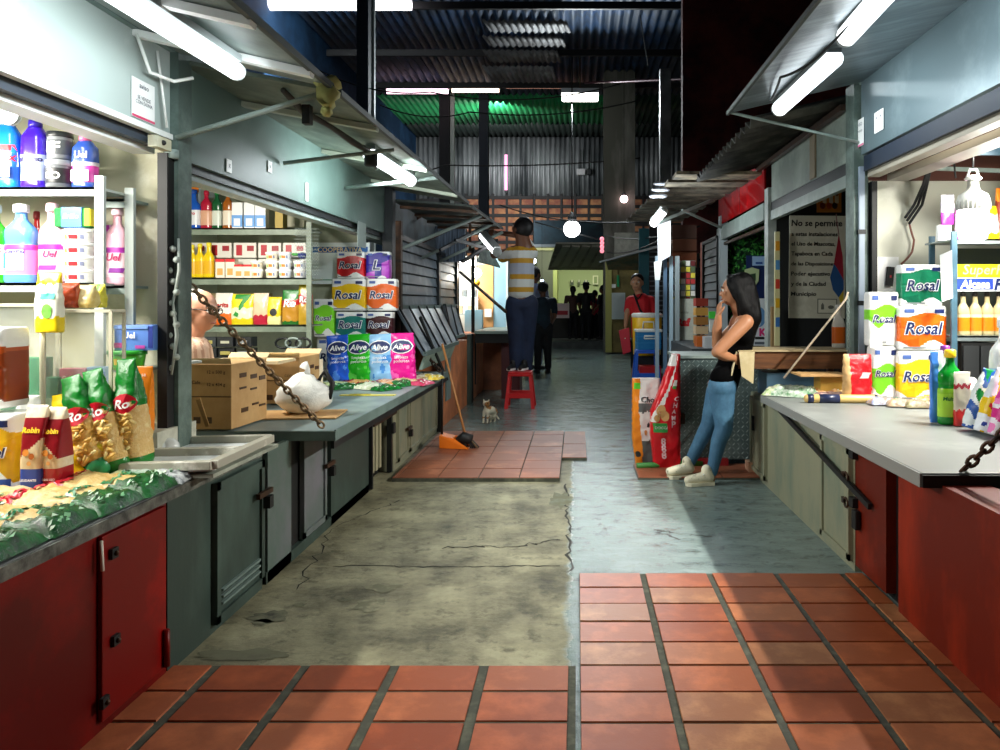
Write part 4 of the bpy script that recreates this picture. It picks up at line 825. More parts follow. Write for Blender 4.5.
# --- bottles, jars, tubs ---
def bottle(label, px0, px1, top, Y, zb, body, cap, lab=None, words=(), shape='jug', name='bottle', cat='bottle', group=None, sy=.62, e=.8, tagcard=False, lab2=None, capr=.22, trans=0, liquid=None, extras=None):
    t, w, h = place(name, label, cat, px0, px1, top, Y, zb, group)
    sh = {'jug': [(0, .9), (.03, 1), (.62, 1), (.74, .93), (.82, .6), (.87, .36), (1, .34)], 'grip': [(0, .93), (.03, 1), (.5, 1), (.56, .9), (.66, .98), (.76, .95), (.84, .6), (.9, .36), (1, .34)],
          'slim': [(0, .95), (.03, 1), (.6, 1), (.72, .8), (.82, .42), (1, .36)], 'fab': [(0, .95), (.03, 1), (.3, .94), (.55, 1), (.72, .97), (.85, .94), (.93, .7), (1, .5)]}[shape]
    bm_, lm = mat(body, .18, spec=.7), mat(lab, .35) if lab else None; l2 = mat(lab2, .35) if lab2 else lm; hb = h * .9
    def pat(x, v, fr):
        if lm and .12 < v < .55: return l2 if v > .46 else lm
        return bm_
    pk = Pack(w, w * sy, hb, cyl_prof(sh), e, pat, 16, 26, base=bm_); pk.mb.build('body', t)
    m = MB(); r = w * capr; m.lathe([(r, hb), (r * 1.05, hb + .01), (r * 1.0, h), (r * .6, h + .004)], mat(cap, .35), n=16); m.build('cap', t)
    if words or extras:
        m = MB()
        for (s_, x, z, ww, c, sh_) in words: m.text(s_, (x * w, 0, z * h), ww * w, mat(c, .4), off=.03, shear=sh_, fn=lambda a, b: pk.front(a, b, .003))
        if extras: extras(m, pk, w, h)
        m.build('print', t)
    if tagcard:
        m = MB(); p = pk.front(0, h * .22, .008); m.box((p.x, p.y, p.z), (w * .7, .002, .05), WHITE); m.text('7.50', (p.x, p.y - .003, p.z), w * .35, INK); m.build('price_card', t)
    return t
Z1, Z2 = 1.972, 1.542
def ajax(mb, pk, w, h):
    patch(mb, pk, -.48 * w, .48 * w, .52 * h, .6 * h, mat('#d6202a'), .002, sh=-.3); patch(mb, pk, -.48 * w, .48 * w, .3 * h, .5 * h, mat('#e9eef6'), .002)
bottle('blue floor cleaner bottle reading AJAX on the top left shelf', -6, 21, 118, 3.42, Z1, '#1578d8', '#c9d6e2', '#1c5fc4', (('AJAX', .12, .4, .7, '#c81e2c', .15),), 'fab', extras=ajax, tagcard=True)
bottle('deep violet cleaner bottle beside the blue one on the top left shelf', 22, 49, 121, 3.42, Z1, '#3512b4', '#2a0f96', '#8f9ac4', (('abuloso', 0, .42, .85, '#1b1450', 0),), 'fab')
def jar(label, px0, px1, top, Y, zb, body, lid, lab, word, wc='#ffffff', n=2, group=None, name='jar', cat='jar'):
    t, w, h = place(name, label, cat, px0, px1, top, Y, zb, group)
    m = MB(); r = w / 2; m.lathe([(r * .95, 0), (r, .004), (r, h * .78), (r * .93, h * .82)], mat(body, .25), n=24); m.build('body', t)
    m = MB(); m.lathe([(r * 1.03, h * .8), (r * 1.05, h * .82), (r * 1.05, h * .985), (r * 1.0, h)], mat(lid, .35), n=24); m.build('lid', t)
    m = MB(); m.lathe([(r * 1.01, h * .15), (r * 1.015, h * .16), (r * 1.015, h * .68), (r * 1.01, h * .69)], mat(lab, .4), n=24)
    m.text(word, (0, 0, h * .42), w * .6, mat(wc), off=.03, fn=lambda x, z: Vector((x, -math.sqrt(max(1e-6, (r * 1.04) ** 2 - x * x)), z))); m.build('label', t); return t
jar('grey jar with black lid, lower one of the stacked pair', 48, 72, 161, 3.42, Z1, '#6d7074', '#9ea2a6', '#26282a', 'CO')
jar('grey jar with black lid, upper one of the stacked pair', 49, 71, 133, 3.42, 2.102, '#8b8e92', '#1f2224', '#5a5e62', 'FF')
bottle('blue and pink cleaner bottle with a price card, last on the top left shelf', 73, 98, 136, 3.42, Z1, '#2a4a9e', '#e46a9a', '#c93a9a', (('Uel', 0, .62, .5, '#ffffff', 0),), 'fab', tagcard=True, lab2='#e9e0f0')
bottle('lime green bottle cut by the picture edge on the second left shelf', -16, 7, 205, 3.42, Z2, '#2fb81f', '#dfe6e6', '#e9f0ea', (('OX', .25, .42, .4, '#b81e2c', 0),), 'jug')
bottle('sky blue fabric softener bottle on the second left shelf', 6, 37, 205, 3.42, Z2, '#5b9ae4', '#eef2f4', '#e27ac0', (('Suavitel', 0, .4, .6, '#3a2a8c', .1),), 'grip', lab2='#d63aa8',
       extras=lambda m, p, w, h: (patch(m, p, -.28 * w, .28 * w, .16 * h, .42 * h, mat('#f2f3f8'), .002), patch(m, p, -.47 * w, -.3 * w, .18 * h, .38 * h, mat('#2f7ad6'), .002)))
bottle('dark red bottle standing behind the sky blue softener', 30, 44, 212, 3.6, Z2, '#a3171b', '#7c1216', None, (), 'slim')
bottle('pale pink detergent bottle left of the margarine tubs', 40, 65, 204, 3.42, Z2, '#f0b0c4', '#f6c4d2', '#f6cdd8', (('Uel', .1, .36, .5, '#b01a5a', .2),), 'jug', lab2='#a02a9a', extras=lambda m, p, w, h: patch(m, p, -.4 * w, .3 * w, .16 * h, .22 * h, mat('#8a2a9a'), .003, sh=.3))
bottle('pale pink detergent bottle at the right end of the second left shelf', 106, 129, 208, 3.5, Z2 - .01, '#f2b8ca', '#f8ccd8', '#f8d4de', (('Uel', 0, .36, .6, '#b01a5a', .2),), 'jug', lab2='#a02a9a', extras=lambda m, p, w, h: patch(m, p, -.2 * w, .4 * w, .16 * h, .22 * h, mat('#8a2a9a'), .003, sh=.3))
bag('magenta pouch behind the shelf upright', 95, 112, 225, 3.55, Z2, lambda x, v, f: mat('#c81eb0', .3) if (v * 4 + x) % 1 < .6 else mat('#f0c8ea', .3), (), d=.05, seed=12)
def tub(label, px0, px1, top, Y, zb, c='#f2f2ee', lidc='#ffffff', spot='#c8242c', group=None, name='margarine_tub', h=None, word=None):
    t, w, hh = place(name, label, 'tub', px0, px1, top, Y, zb, group); hh = h or hh
    m = MB(); m.lathe([(w * .40, 0), (w * .41, .003), (w * .465, hh * .78), (w * .46, hh * .8)], mat(c, .35), n=24, sy=.8); m.build('body', t)
    m = MB(); m.lathe([(w * .49, hh * .77), (w * .5, hh * .8), (w * .5, hh * .97), (w * .47, hh)], mat(lidc, .3), n=24, sy=.8); m.build('lid', t)
    m = MB(); fnr = lambda x, z: Vector((x, -.8 * math.sqrt(max(1e-6, (w * (.405 + .07 * z / hh)) ** 2 - x * x)) - .002, z)); q = []
    for a, b, c_ in ((-.14, .14, spot), (-.3, -.2, '#9ad04a'), (.2, .3, '#8a90b0')):
        vs = [fnr(w * (a + (b - a) * i / 4), hh * (.25 + .33 * j)) for j in (0, 1) for i in range(5)]; m.faces(vs, [(i, i + 1, i + 6, i + 5) for i in range(4)], mat(c_, .4))
    if word: m.text(word, (0, 0, hh * .42), w * .4, mat('#d65a1a'), off=.03, fn=lambda x, z: fnr(x, z) + Vector((0, -.003, 0)))
    m.build('label', t); return t
tg = 'white margarine tubs stacked on the left shelf'
for i, l in enumerate(('bottom', 'second from the bottom', 'third from the bottom', 'top')):
    tub('white margarine tub, %s of the stack under the sponges' % l, 64, 96, 270, 3.42, Z2 + i * .0605, group=tg, h=.06)
t = thing('sponge_pack', 'green sponge pack with blue wrapper on top of the margarine tubs', 'sponge', (W(77, 3.42), 3.42, Z2 + .245), .0)
m = MB(); m.box((0, 0, .05), (.165, .07, .085), mat('#1c8a3a', .8, bump=.5, scale=60)); m.box((.07, .0, .05), (.03, .075, .08), mat('#e3d23a', .8)); m.build('sponges', t, bevel=.006)
m = MB(); m.box((0, -.001, .05), (.09, .078, .09), mat('#3f86d8', .3)); m.text('Brillo', (0, -.042, .055), .07, HALO, shear=.2); m.build('wrapper', t)
# shelf unit of the first left stall
def shelf_unit(label, x0, x1, y0, y1, zs, mm, lip=.04, posts=(), pm=None, foot=.4):
    t = thing('shelf_unit', label, 'shelf', (x0, y0, 0))
    for z in zs: m = MB(); m.span((0, 0, z - .012), (x1 - x0, y1 - y0, z), mm); m.span((0, 0, z - lip), (x1 - x0, .008, z), mm); m.build('shelf', t)
    for (x, y) in posts: m = MB(); m.span((x - x0 - .02, y - y0 - .008, foot), (x - x0 + .02, y - y0 + .012, max(zs) + .05), pm or mm); m.build('upright', t)
    return t
SH = mat('#dfe3e0', .45, grime='#b9bfba', amt=.2, scale=6)
shelf_unit('white painted steel shelf unit of the front left stall', -3.3, W(99, 3.36), 3.36, 3.75, (1.97, 1.54), SH, posts=((W(100, 3.36), 3.36), (-3.2, 3.36)))
shelf_unit('narrow open side shelf between the white unit and the stall post', W(101, 3.46), W(131, 3.46), 3.46, 3.75, (1.93, 1.53), GREYL, posts=((W(130, 3.46), 3.46), (W(143, 3.8), 3.8)), pm=mat('#a9b2ad', .5))
m = MB(); m.tube([(W(134, 3.4), 3.7, 1.9), (W(137, 3.4), 3.7, 1.6), (W(141, 3.4), 3.68, 1.35), (W(134, 3.4), 3.66, 1.24), (W(130, 3.4), 3.64, 1.2)], .018, mat('#b9c0bc', .4)); tag(m.build('conduit'), 'bent grey conduit on the wall beside the narrow side shelf', 'pipe')
# acrylic display boxes
ACR = mat('#dfe8e2', .12, alpha=.13, tag='acr')
FRM = mat('#e4dfc6', .5)
def acrylic(label, px0, px1, top, Y, zb, d):
    t, w, h = place('display_case', label, 'display case', px0, px1, top, Y, zb, None, R(10)); f = .012
    for a, b in (((-w / 2, 0, 0), (-w / 2 + .004, d, h)), ((w / 2 - .004, 0, 0), (w / 2, d, h)), ((-w / 2, 0, 0), (w / 2, .004, h)), ((-w / 2, 0, h - .004), (w / 2, d, h))): m = MB(); m.span(a, b, ACR); m.build('pane', t)
    m = MB()
    for x in (-w / 2, w / 2):
        for y in (0, d): m.box((x, y, h / 2), (f, f, h), FRM)
        for z in (0, h): m.box((x, d / 2, z), (f, d, f), FRM)
    for y in (0, d):
        for z in (0, h): m.box((0, y, z), (w, f, f), FRM)
    m.build('frame', t); return t
acrylic('clear plastic display case with cream frame full of coloured boxes', 47, 108, 311, 3.1, .80, .13)
acrylic('clear plastic display case at the left edge holding a green carton', -30, 38, 305, 3.1, .80, .13)
m = MB(); m.box((W(36, 3.25), 3.25, .77), (.95, .3, .05), mat('#c9c9bc', .6)); tag(m.build('plinth_board'), 'pale board carrying the two clear display cases', 'board')
def carton(label, c, d, col, words=(), name='carton', cat='box', group=None, extras=(), rz=0, tape=None):
    t = thing(name, label, cat, c, rz, group); m = MB(); m.box((0, 0, d[2] / 2), d, mat(col, .5)); m.build('box', t, bevel=.002)
    if words or extras:
        m = MB()
        for qi, (x0, x1, z0, z1, cc) in enumerate(extras): m.box(((x0 + x1) / 2 * d[0], -d[1] / 2 - .001 - .0012 * qi, (z0 + z1) / 2 * d[2]), ((x1 - x0) * d[0], .002, (z1 - z0) * d[2]), mat(cc, .45))
        for (s_, x, z, ww, cc) in words: m.text(s_, (x * d[0], -d[1] / 2 - .007, z * d[2]), ww * d[0], mat(cc), off=.02)
        m.build('print', t)
    return t
carton('green carton inside the clear case at the left edge', (W(20, 3.14), 3.18, .80), (.18, .06, .42), '#1f8f5e', (('LINEA\nCONCENTRADA', 0, .55, .7, '#d6efe0'),), extras=((-.5, .5, .5, .52, '#14704a'),))
carton('pink carton inside the clear display case', (W(73, 3.15), 3.17, .965), (.11, .05, .21), '#c26a7a', (('Colgate', 0, .8, .7, '#f3e0e2'), ('Colgate', 0, .35, .7, '#f3e0e2')))
carton('purple carton marked 20 inside the clear display case', (W(73, 3.15), 3.17, .80), (.11, .05, .16), '#9a5aa8', (('20', .15, .5, .4, '#f0d8f2'),))
carton('light blue carton inside the clear display case', (W(95, 3.15), 3.18, .80), (.08, .05, .38), '#86a8cc', extras=((-.5, .5, .8, .95, '#3f6fae'),))
carton('green carton inside the clear display case', (W(55, 3.15), 3.15, .80), (.06, .05, .34), '#4f8a66', extras=((-.5, .5, .5, .75, '#a9c4a2'),))
m = MB(); m.ball((W(99, 3.0), 3.0, .80), .05, mat('#2f8f5a', .3), 12, (1, 1, 1)); m.ball((W(99, 3.0), 3.0, .87), .03, mat('#e3cf3a', .3), 8); tag(m.build('round_tin'), 'round green container in front of the clear display case', 'container')
# bags on top of the case
bag('yellow snack bag hanging over the top of the clear case', 38, 62, 272, 3.06, 1.33, bands((.25, '#f2d417'), (.8, '#f0f0e0'), (1, '#e8bf1a')), (), d=.07, lump=.01, seed=22, extras=lambda m, p, w, h: (patch(m, p, -.2 * w, .35 * w, .55 * h, .65 * h, mat('#1a9a8a'), .003), roundel(m, p, .1 * w, .35 * h, .2 * w, .12 * h, mat('#6ab83a'), .003)))
bag('dark red-brown snack bag on the clear case', 60, 79, 283, 3.12, 1.43, lambda x, v, f: mat('#6f150c', .2, grime='#c2502a', amt=.25, scale=30), (), d=.07, lump=.012, seed=23)
bag('straw yellow snack bag on the clear case', 75, 96, 285, 3.15, 1.43, lambda x, v, f: mat('#d9b85a', .25, grime='#f0e0a2', amt=.5, scale=20), (), d=.07, lump=.012, seed=24)
bag('green and yellow striped snack bag at the right end of the clear case', 90, 105, 284, 3.2, 1.43, lambda x, v, f: mat('#4f7a24', .25) if math.sin(x * 6) > 0 else mat('#d8cf4a', .25), (), d=.06, lump=.01, seed=25)
# sponge box and green tub on the sill
carton('blue dish soap carton with white swirl beside the clear case', (W(127, 3.35), 3.45, 1.235), (.175, .1, .115), '#5a86d6', (('Uel', -.1, .6, .3, '#ffffff'),), extras=((.38, .5, .1, .95, '#2c3f9a'), (-.5, -.2, .1, .3, '#d63a9a'), (.05, .3, .08, .2, '#c94ab0'), (-.5, .38, .85, .98, '#7aa0e8')))
t = tub('green round tub below the blue carton', 108, 146, 352, 3.42, 1.15, '#4fb82c', '#2fa82a', '#e8c23a', name='food_tub', h=.085)
t = thing('wall_bracket', 'small glass-shelf bracket carrying the green tub', 'bracket', (W(127, 3.45), 3.5, 1.15)); m = MB(); m.span((-.1, -.12, -.012), (.1, .44, 0), mat('#b9bfb9')); m.build('plate', t)
m = MB(); m.box((W(123, 3.9), 3.93, Z(325, 3.9)), (.06, .03, .05), WHITE); tag(m.build('switch_box'), 'small white socket on the wall above the blue carton', 'socket')
# frosted plastic on the post base
m = MB(); random.seed(11)
m.ball((-1.93, 3.4, .80), .07, mat('#dfe3e4', .2, alpha=.75, tag='pl'), 10, (1.2, .8, .6)); m.ball((-1.86, 3.42, .79), .045, mat('#e9ecec', .2, alpha=.75, tag='pl'), 8)
m.tube([(-1.98 + .03 * math.cos(a), 3.36, .86 + .03 * math.sin(a)) for a in [k * .6 for k in range(12)]], .006, WHITE, 6); tag(m.build('plastic_wrap'), 'crumpled clear plastic wrap at the foot of the stall post', 'plastic wrap')

# --- second left stall shelves ---
YS = 6.1
sh2 = shelf_unit('grey shelf unit at the back of the second left stall', W(186, YS), W(308, YS), YS, YS + .35, (2.06, 1.655, 1.27), mat('#8d9a88', .5, grime='#6c7868', scale=5), lip=.055, posts=((W(309, YS), YS),))
m = MB()
for i in range(9):
    for j in range(14):
        x, z = W(298, YS) + i * .022 - .02, 1.68 + j * .028; m.bar((x, YS - .02, z), (x + .011, YS - .02, z + .014), .002, .002, GREYL); m.bar((x + .022, YS - .02, z), (x + .011, YS - .02, z + .014), .002, .002, GREYL)
tag(m.build('wire_mesh'), 'diamond wire mesh at the right end of the second stall shelves', 'wire mesh')
carton('white and blue milk carton poster at the left of the top shelf', (W(184, 6.2), 6.3, 2.06), (.16, .03, .36), '#e9eef4', extras=((-.5, .0, .1, .6, '#4a8ad8'), (-.5, .5, .88, 1, '#f08a2a')))
bottle('blue juice bottle with white label on the second stall top shelf', 186, 201, 190, YS + .12, 2.06, '#1f5fc8', '#1a4fae', '#f0f2f6', (('Siro', 0, .4, .5, '#c4122b', 0),), 'slim')
bottle('red juice bottle on the second stall top shelf', 201, 212, 191, YS + .12, 2.06, '#b81a3a', '#c41a3c', '#e8b090', (), 'grip')
bottle('dark green juice bottle on the second stall top shelf', 212, 222, 191, YS + .14, 2.06, '#1a5a32', '#1f8a3a', '#dfe6d8', (), 'grip')
bottle('orange-brown juice bottle on the second stall top shelf', 223, 233, 191, YS + .12, 2.06, '#a35a1c', '#d68a1c', '#efe0cc', (), 'grip')
mg = 'white milk cartons on the second stall top shelf'
for i, px in enumerate((239, 251, 262)):
    carton(('white milk carton with blue foot, nearest the juice bottles', 'white milk carton with blue foot, middle of the three', 'white milk carton with blue foot, right of the three')[i], (W(px, YS + .12), YS + .12, 2.06), (.088, .07, .22), '#f6f6f4', extras=((-.5, .5, .08, .52, '#6aa4e4'), (-.3, .3, .12, .4, '#eef4fc')), group=mg)
m = MB(); m.span((W(270, YS), YS + .1, 2.06), (W(278, YS), YS + .2, 2.38), mat('#b59a4a', .6)); tag(m.build('wooden_post'), 'yellowish wooden slat standing right of the milk cartons', 'slat')
t = thing('picture_frame', 'cream framed dark picture behind the shelf in the second stall', 'picture', (W(287, 6.5), 6.5, 2.14)); m = MB(); m.box((0, 0, .1), (.3, .02, .26), CREAM); m.build('frame', t); m = MB(); m.box((0, -.012, .13), (.17, .01, .12), mat('#3a3a30')); m.build('picture', t)
bg = 'white boxes with red figure on the second shelf'
for i in range(5):
    carton(('white carton with red figure, first from the stall post', 'white carton with red figure, second from the stall post', 'white carton with red figure, in the middle', 'white carton with red figure, second from the wire mesh', 'white carton with red figure, next to the wire mesh')[i],
           (W(199 + i * 24.5, YS + .25), YS + .25, 1.83), (.19, .12, .125), '#e9e4da', extras=((-.38, -.12, .15, .85, '#b81a2a'), (.1, .4, .45, .8, '#a3202c')), group=bg)
    carton(('plain white carton under the first red-figured one', 'plain white carton under the second red-figured one', 'plain white carton under the middle red-figured one', 'plain white carton under the fourth red-figured one', 'plain white carton below, next to the wire mesh')[i],
           (W(199 + i * 24.5, YS + .25), YS + .25, 1.66), (.19, .12, .16), '#dfddd2', extras=((-.2, .2, .4, .6, '#7a7a76'),), group=bg)
for i, (px, w_) in enumerate(((192, 11), (200, 10), (209, 11))):
    bottle(('yellow cooking oil bottle nearest the stall post', 'yellow cooking oil bottle in the middle of the three', 'yellow cooking oil bottle next to the red-lidded boxes')[i], px - w_ / 2, px + w_ / 2, 245 - i, YS + .08, 1.66, '#f0cc12', '#f2e03a', '#e8b21a', (), 'slim', group='cooking oil bottles')
for i, px in enumerate((222, 232, 240.5, 249)):
    carton(('red-topped white box beside the oil', 'red-topped white box, second from the oil', 'small red-topped box, third from the oil', 'small red-topped box, fourth from the oil')[i], (W(px, YS + .06), YS + .06, 1.655), (.075, .07, .155 if i < 2 else .11), '#f3e6d2', extras=((-.5, .5, .84, 1, '#d6202a'), (-.3, .3, .15, .5, '#e8a85a')), group='small boxes with red tops')
gt = 'cream spread tubs on the second stall shelf'
for cidx, (px, n) in enumerate(((257, 2), (272, 3), (285, 3), (300, 2))):
    for k in range(n): tub('cream spread tub, %s in %s' % (('bottom one', 'second one up', 'third one up')[k], ('the wide stack beside the red-topped boxes', 'the tallest stack', 'the stack with grey bands', 'the stack at the wire mesh')[cidx]), px - 6.5, px + 6.5, 260, YS + .06, 1.656 + k * .071, '#f3ead6' if cidx < 2 else '#dfe0e6', '#fbfbf8', '#e8862a', gt, 'spread_tub', .07)
m = MB(); m.ball((W(300, YS), YS + .06, 1.84), .035, mat('#23307a', .3), 8, (1.2, 1, .8)); m.ball((W(293, YS), YS + .06, 1.85), .02, mat('#3f9a3a', .4), 6, (1.8, 1, .7)); tag(m.build('small_packet'), 'dark blue and green packet on the tubs at the wire mesh', 'packet')
# third row of packets
def simple_bag(label, px0, px1, top, cols, word=None, wc='#ffffff', Y=YS + .08, zb=1.272, ex=None, **k): return bag(label, px0, px1, top, Y, zb, bands(*cols), ((word, 0, .62, .7, wc, .03, .1),) if word else (), d=.07, lump=.006, extras=ex, group='packets on the low shelf of the second stall', **k)
simple_bag('clear and red snack packet behind the old man', 216, 233, 293, ((.35, '#e86a1a'), (.62, '#f0e6dc'), (1, '#e9e2d6')), 'arita', '#b81e1e', seed=31)
simple_bag('yellow packet with green lettering on the low shelf', 232, 254, 294, ((.2, '#e8d01a'), (.55, '#dfe8c0'), (.8, '#f0d81a'), (1, '#f2dc2a')), '7', '#1f8a2a', seed=32)
simple_bag('peach and red packet on the low shelf', 254, 269, 293, ((.3, '#b8203a'), (.7, '#f0c8a2'), (1, '#f0d2b8')), None, seed=33)
simple_bag('yellow packet with black bee-like badge on the low shelf', 268, 282, 297, ((.3, '#f0e6a2'), (1, '#f2cf1a')), None, seed=34, ex=lambda m, p, w, h: roundel(m, p, 0, h * .45, w * .25, h * .14, INK, .003))
simple_bag('green-topped pasta packet with red badge on the low shelf', 283, 300, 290, ((.1, '#1f6a22'), (.55, '#c28a2a'), (.72, '#b81e1e'), (1, '#1f7a2a')), 'Ro', seed=35)
simple_bag('yellow-green pasta packet at the shelf end', 299, 312, 284, ((.5, '#c29a2a'), (.75, '#b81e1e'), (1, '#b5a81a')), 'Ro', seed=36)
carton('flat brown carton lying behind the packets on the low shelf', (W(238, 6.3), 6.35, 1.272), (.5, .1, .26), '#a8936a')
# cooler-like panel with blue banner
t = thing('white_sign_panel', 'pale panel with a blue banner reading COOPERATIVA in the second stall', 'sign', (W(340, 7.22), 7.24, Z(284, 7.22)))
m = MB(); m.box((0, 0, .2), (.56, .02, .4), mat('#eefafa', .4)); m.build('panel', t); m = MB(); m.box((0, -.014, .33), (.53, .006, .055), mat('#1f62a8')); m.text('COOPERATIVA', (0, -.02, .33), .43, mat('#f0d9a8'), off=.02); m.box((-.02, -.013, .04), (.3, .004, .008), mat('#3f9a6a')); m.build('banner', t)
# dark goods under the low shelf and boxes
random.seed(9)
for i in range(9):
    c = random.choice(['#26282a', '#3a3f42', '#4f5330', '#2c2f22']); col_ = i % 3
    m = MB(); m.box((W(212 + col_ * 17, 6.2), 6.2 + random.uniform(-.02, .02), .95 + (i // 3) * .09), (.13, .12, .08), mat(c, .5)); m.box((W(212 + col_ * 17, 6.2), 6.13, .95 + (i // 3) * .09), (.08, .01, .03), mat(random.choice(['#b5a85a', '#8f9498', '#c9c9b0'])))
    tag(m.build('dark_packet', bevel=.01), 'dark packet in the %s row of the pile behind the old man, %s' % (('bottom', 'middle', 'top')[i // 3], ('nearest him', 'in the middle', 'farthest from him')[col_]), 'packet', 'dark packets piled behind the boxes')
m = MB(); m.box((W(240, 6.25), 6.3, .45), (1.0, .4, .9), mat('#5f665a', .6)); tag(m.build('inner_counter'), 'grey inner ledge under the dark packets in the second stall', 'counter')
for i in range(3):
    m = MB(); m.tube([(W(284 + i * 10, 6) + .06 * math.cos(a), 5.98, 1.13 + .04 * math.sin(a)) for a in [k * .5 for k in range(14)]], .01, (DARKM, GREYL, BLACK)[i], 6); tag(m.build('coiled_strap'), ('dark coiled strap left of the handbag', 'pale coiled strap in the middle', 'black coiled strap beside the paper tower')[i], 'strap', 'coiled straps in the second stall')
def big_box(label, px0, px1, ytop, Y, zb, d, rz, words, side):
    t, w, h = place('cardboard_box', label, 'box', px0, px1, ytop, Y, zb, None, rz)
    m = MB(); m.box((0, d / 2, h / 2), (w, d, h), mat('#c6a06c', .75, grime='#b58e5a', amt=.4, scale=5)); m.build('box', t, bevel=.004)
    m = MB(); m.slab([(-w / 2, 0, h), (w / 2, 0, h), (w / 2 + .02, -.05, h + .03), (-w / 2, -.06, h + .03)], (0, 0, .005), mat('#d8bf92', .75)); m.slab([(-w / 2, d, h), (w / 2, d, h), (w / 2, d + .04, h + .03), (-w / 2, d + .04, h + .03)], (0, 0, .005), mat('#d8bf92', .75)); m.build('flap', t)
    m = MB()
    for (s_, x, z, ww) in words: m.text(s_, (x * w, -.003, z * h), ww * w, mat('#4a3018'), off=.01)
    m.box((0, -.002, h * .5), (w, .002, .006), mat('#5c4022')); m.box((-w * .3, -.002, h * .14), (w * .16, .002, .035), mat('#4a3018')); m.box((-w * .02, -.002, h * .14), (w * .13, .002, .035), mat('#4a3018'))
    for k, (y, z) in enumerate(((.3, .8), (.3, .6), (.6, .75), (.6, .55), (.35, .25), (.65, .3), (.85, .7), (.85, .25))): m.box((w / 2 + .002, y * d, z * h), (.003, d * .18, .012 if k % 2 else .025), mat('#4a3018'))
    m.build('print', t); return t
big_box('large tan cardboard box reading 12 x 500 g beside the stall post', 188, 232, 364, 4.15, .75, .42, R(-3), (('12 x 500 g', .15, .87, .42), ('12 x 434 g', .15, .68, .42), ('Cafe', -.32, .72, .2)), 1)
big_box('second cardboard box farther back beside the first', 262, 300, 357, 5.2, .75, .35, R(-3), (('COD', .2, .6, .2),), 1)
m = MB(); m.box((W(250, 5.0), 5.0, Z(361, 5)), (.5, .3, .02), mat('#d8c49c', .75)); tag(m.build('cardboard_sheet'), 'pale cardboard lid spanning the two boxes', 'cardboard')
carton('small cream box with orange label reading POLLO by the plastic bag', (W(312, 5.9), 5.9, .745), (.14, .1, .26), '#f3e4c4', (('POLLO', 0, .7, .6, '#d6402a'),), extras=((-.4, .4, .5, .9, '#f0c06a'),))
# white plastic bag
t = thing('plastic_bag', 'knotted white plastic bag on cardboard beside the chain', 'bag', (W(303, 4.75), 4.75, .76))
m = MB(); vs = []; fs = []; n, q = 16, 22
for i in range(n + 1):
    th = math.pi * i / n
    for k in range(q):
        ph = 2 * math.pi * k / q; r = 1 + .16 * noise.noise(Vector((math.cos(ph) * 1.8, math.sin(ph) * 1.8, th * 2))) + .06 * noise.noise(Vector((math.cos(ph) * 6, math.sin(ph) * 6, th * 7)))
        z = -math.cos(th); pin = 1 if z < .3 else 1 - .55 * (z - .3); vs.append(Vector((.17 * r * math.sin(th) * math.cos(ph) * pin, .13 * r * math.sin(th) * math.sin(ph) * pin, max(0, .11 + .13 * z * (1 if z < .8 else 1.1)))))
for i in range(n):
    for k in range(q): fs.append((i * q + k, i * q + (k + 1) % q, (i + 1) * q + (k + 1) % q, (i + 1) * q + k))
m.faces(vs, fs, mat('#eceeea', .3, bump=.5, scale=12), True); m.build('body', t)
m = MB(); m.tube([(.02, 0, .22), (.03, .0, .27), (.0, .01, .3)], [.03, .015, .03], WHITEP, 8); m.tube([(.1, 0, .2), (.13, .02, .26), (.18, .02, .18), (.17, 0, .08)], [.012, .02, .018, .01], BLACK, 8); m.build('knot', t)
m = MB(); m.box((W(290, 4.7), 4.72, .748), (.62, .36, .008), CARD, Matrix.Rotation(.1, 3, 'Z').to_euler()); tag(m.build('cardboard_sheet'), 'flat cardboard sheet under the white plastic bag', 'cardboard')

# ================= RIGHT STALL GOODS =================
ZL = .755
red = lambda x, v, f: mat('#c4141f', .22, bump=.4, scale=18) if x > -.55 else mat('#c9a06a', .5)
bag('shiny red and brown bag standing by the lime toilet paper', 843, 871, 354, 5.3, .755, red, (), d=.1, e=.6, lump=.015, seed=51, extras=lambda m, p, w, h: patch(m, p, 0, .3 * w, .5 * h, .62 * h, mat('#f0c8c8'), .003, sh=.6))
m = MB(); m.span((1.5, 4.85, .75), (1.95, 5.5, .93), mat('#9aa09a', .5)) ; 
m.bm.free()
g3 = 'flat food bags at the far end of the right counter'
lying('flat green and white leafy bag at the far corner of the right counter', (1.64, 5.68), .42, .3, R(60), .752, (('#1f9a3a', '#e9efe6'), ('#1f7a30', '#e4ecdf'), ('#7fb04a', '#f0f0d8')), g3, .09, 61)
lying('flat orange and cream bag behind the leafy green one', (1.85, 5.62), .42, .26, R(70), .752, (('#e8a050', '#f0e0b0'), ('#f0d8a8', '#d8803a'), ('#4f9a3a', '#e8c060')), g3, .08, 63)
lying('flat pinkish bag beside the cardboard box on the right counter', (1.95, 5.4), .5, .24, R(75), .752, (('#d6707a', '#f0e0d8'), ('#f0ddd0', '#c9a0a0'), ('#b5404a', '#f0d0c8')), g3, .07, 65)
t = thing('sausage_roll_pack', 'long navy and tan rolled packet at the edge of the right counter', 'packet', (W(842, 5.25), 5.25, .78), R(-3)); m = MB(); m.tube([(-.26, 0, 0), (-.24, 0, 0), (.24, 0, 0), (.26, 0, 0)], [.02, .03, .03, .022], mat('#e0bd74', .35), 12); m.build('body', t)
m = MB()
for a, b in ((-.16, -.02), (-.24, -.2), (.22, .24)): m.tube([(a, 0, 0), (b, 0, 0)], .0315, mat('#1c2547', .35), 12)
m.build('label', t)
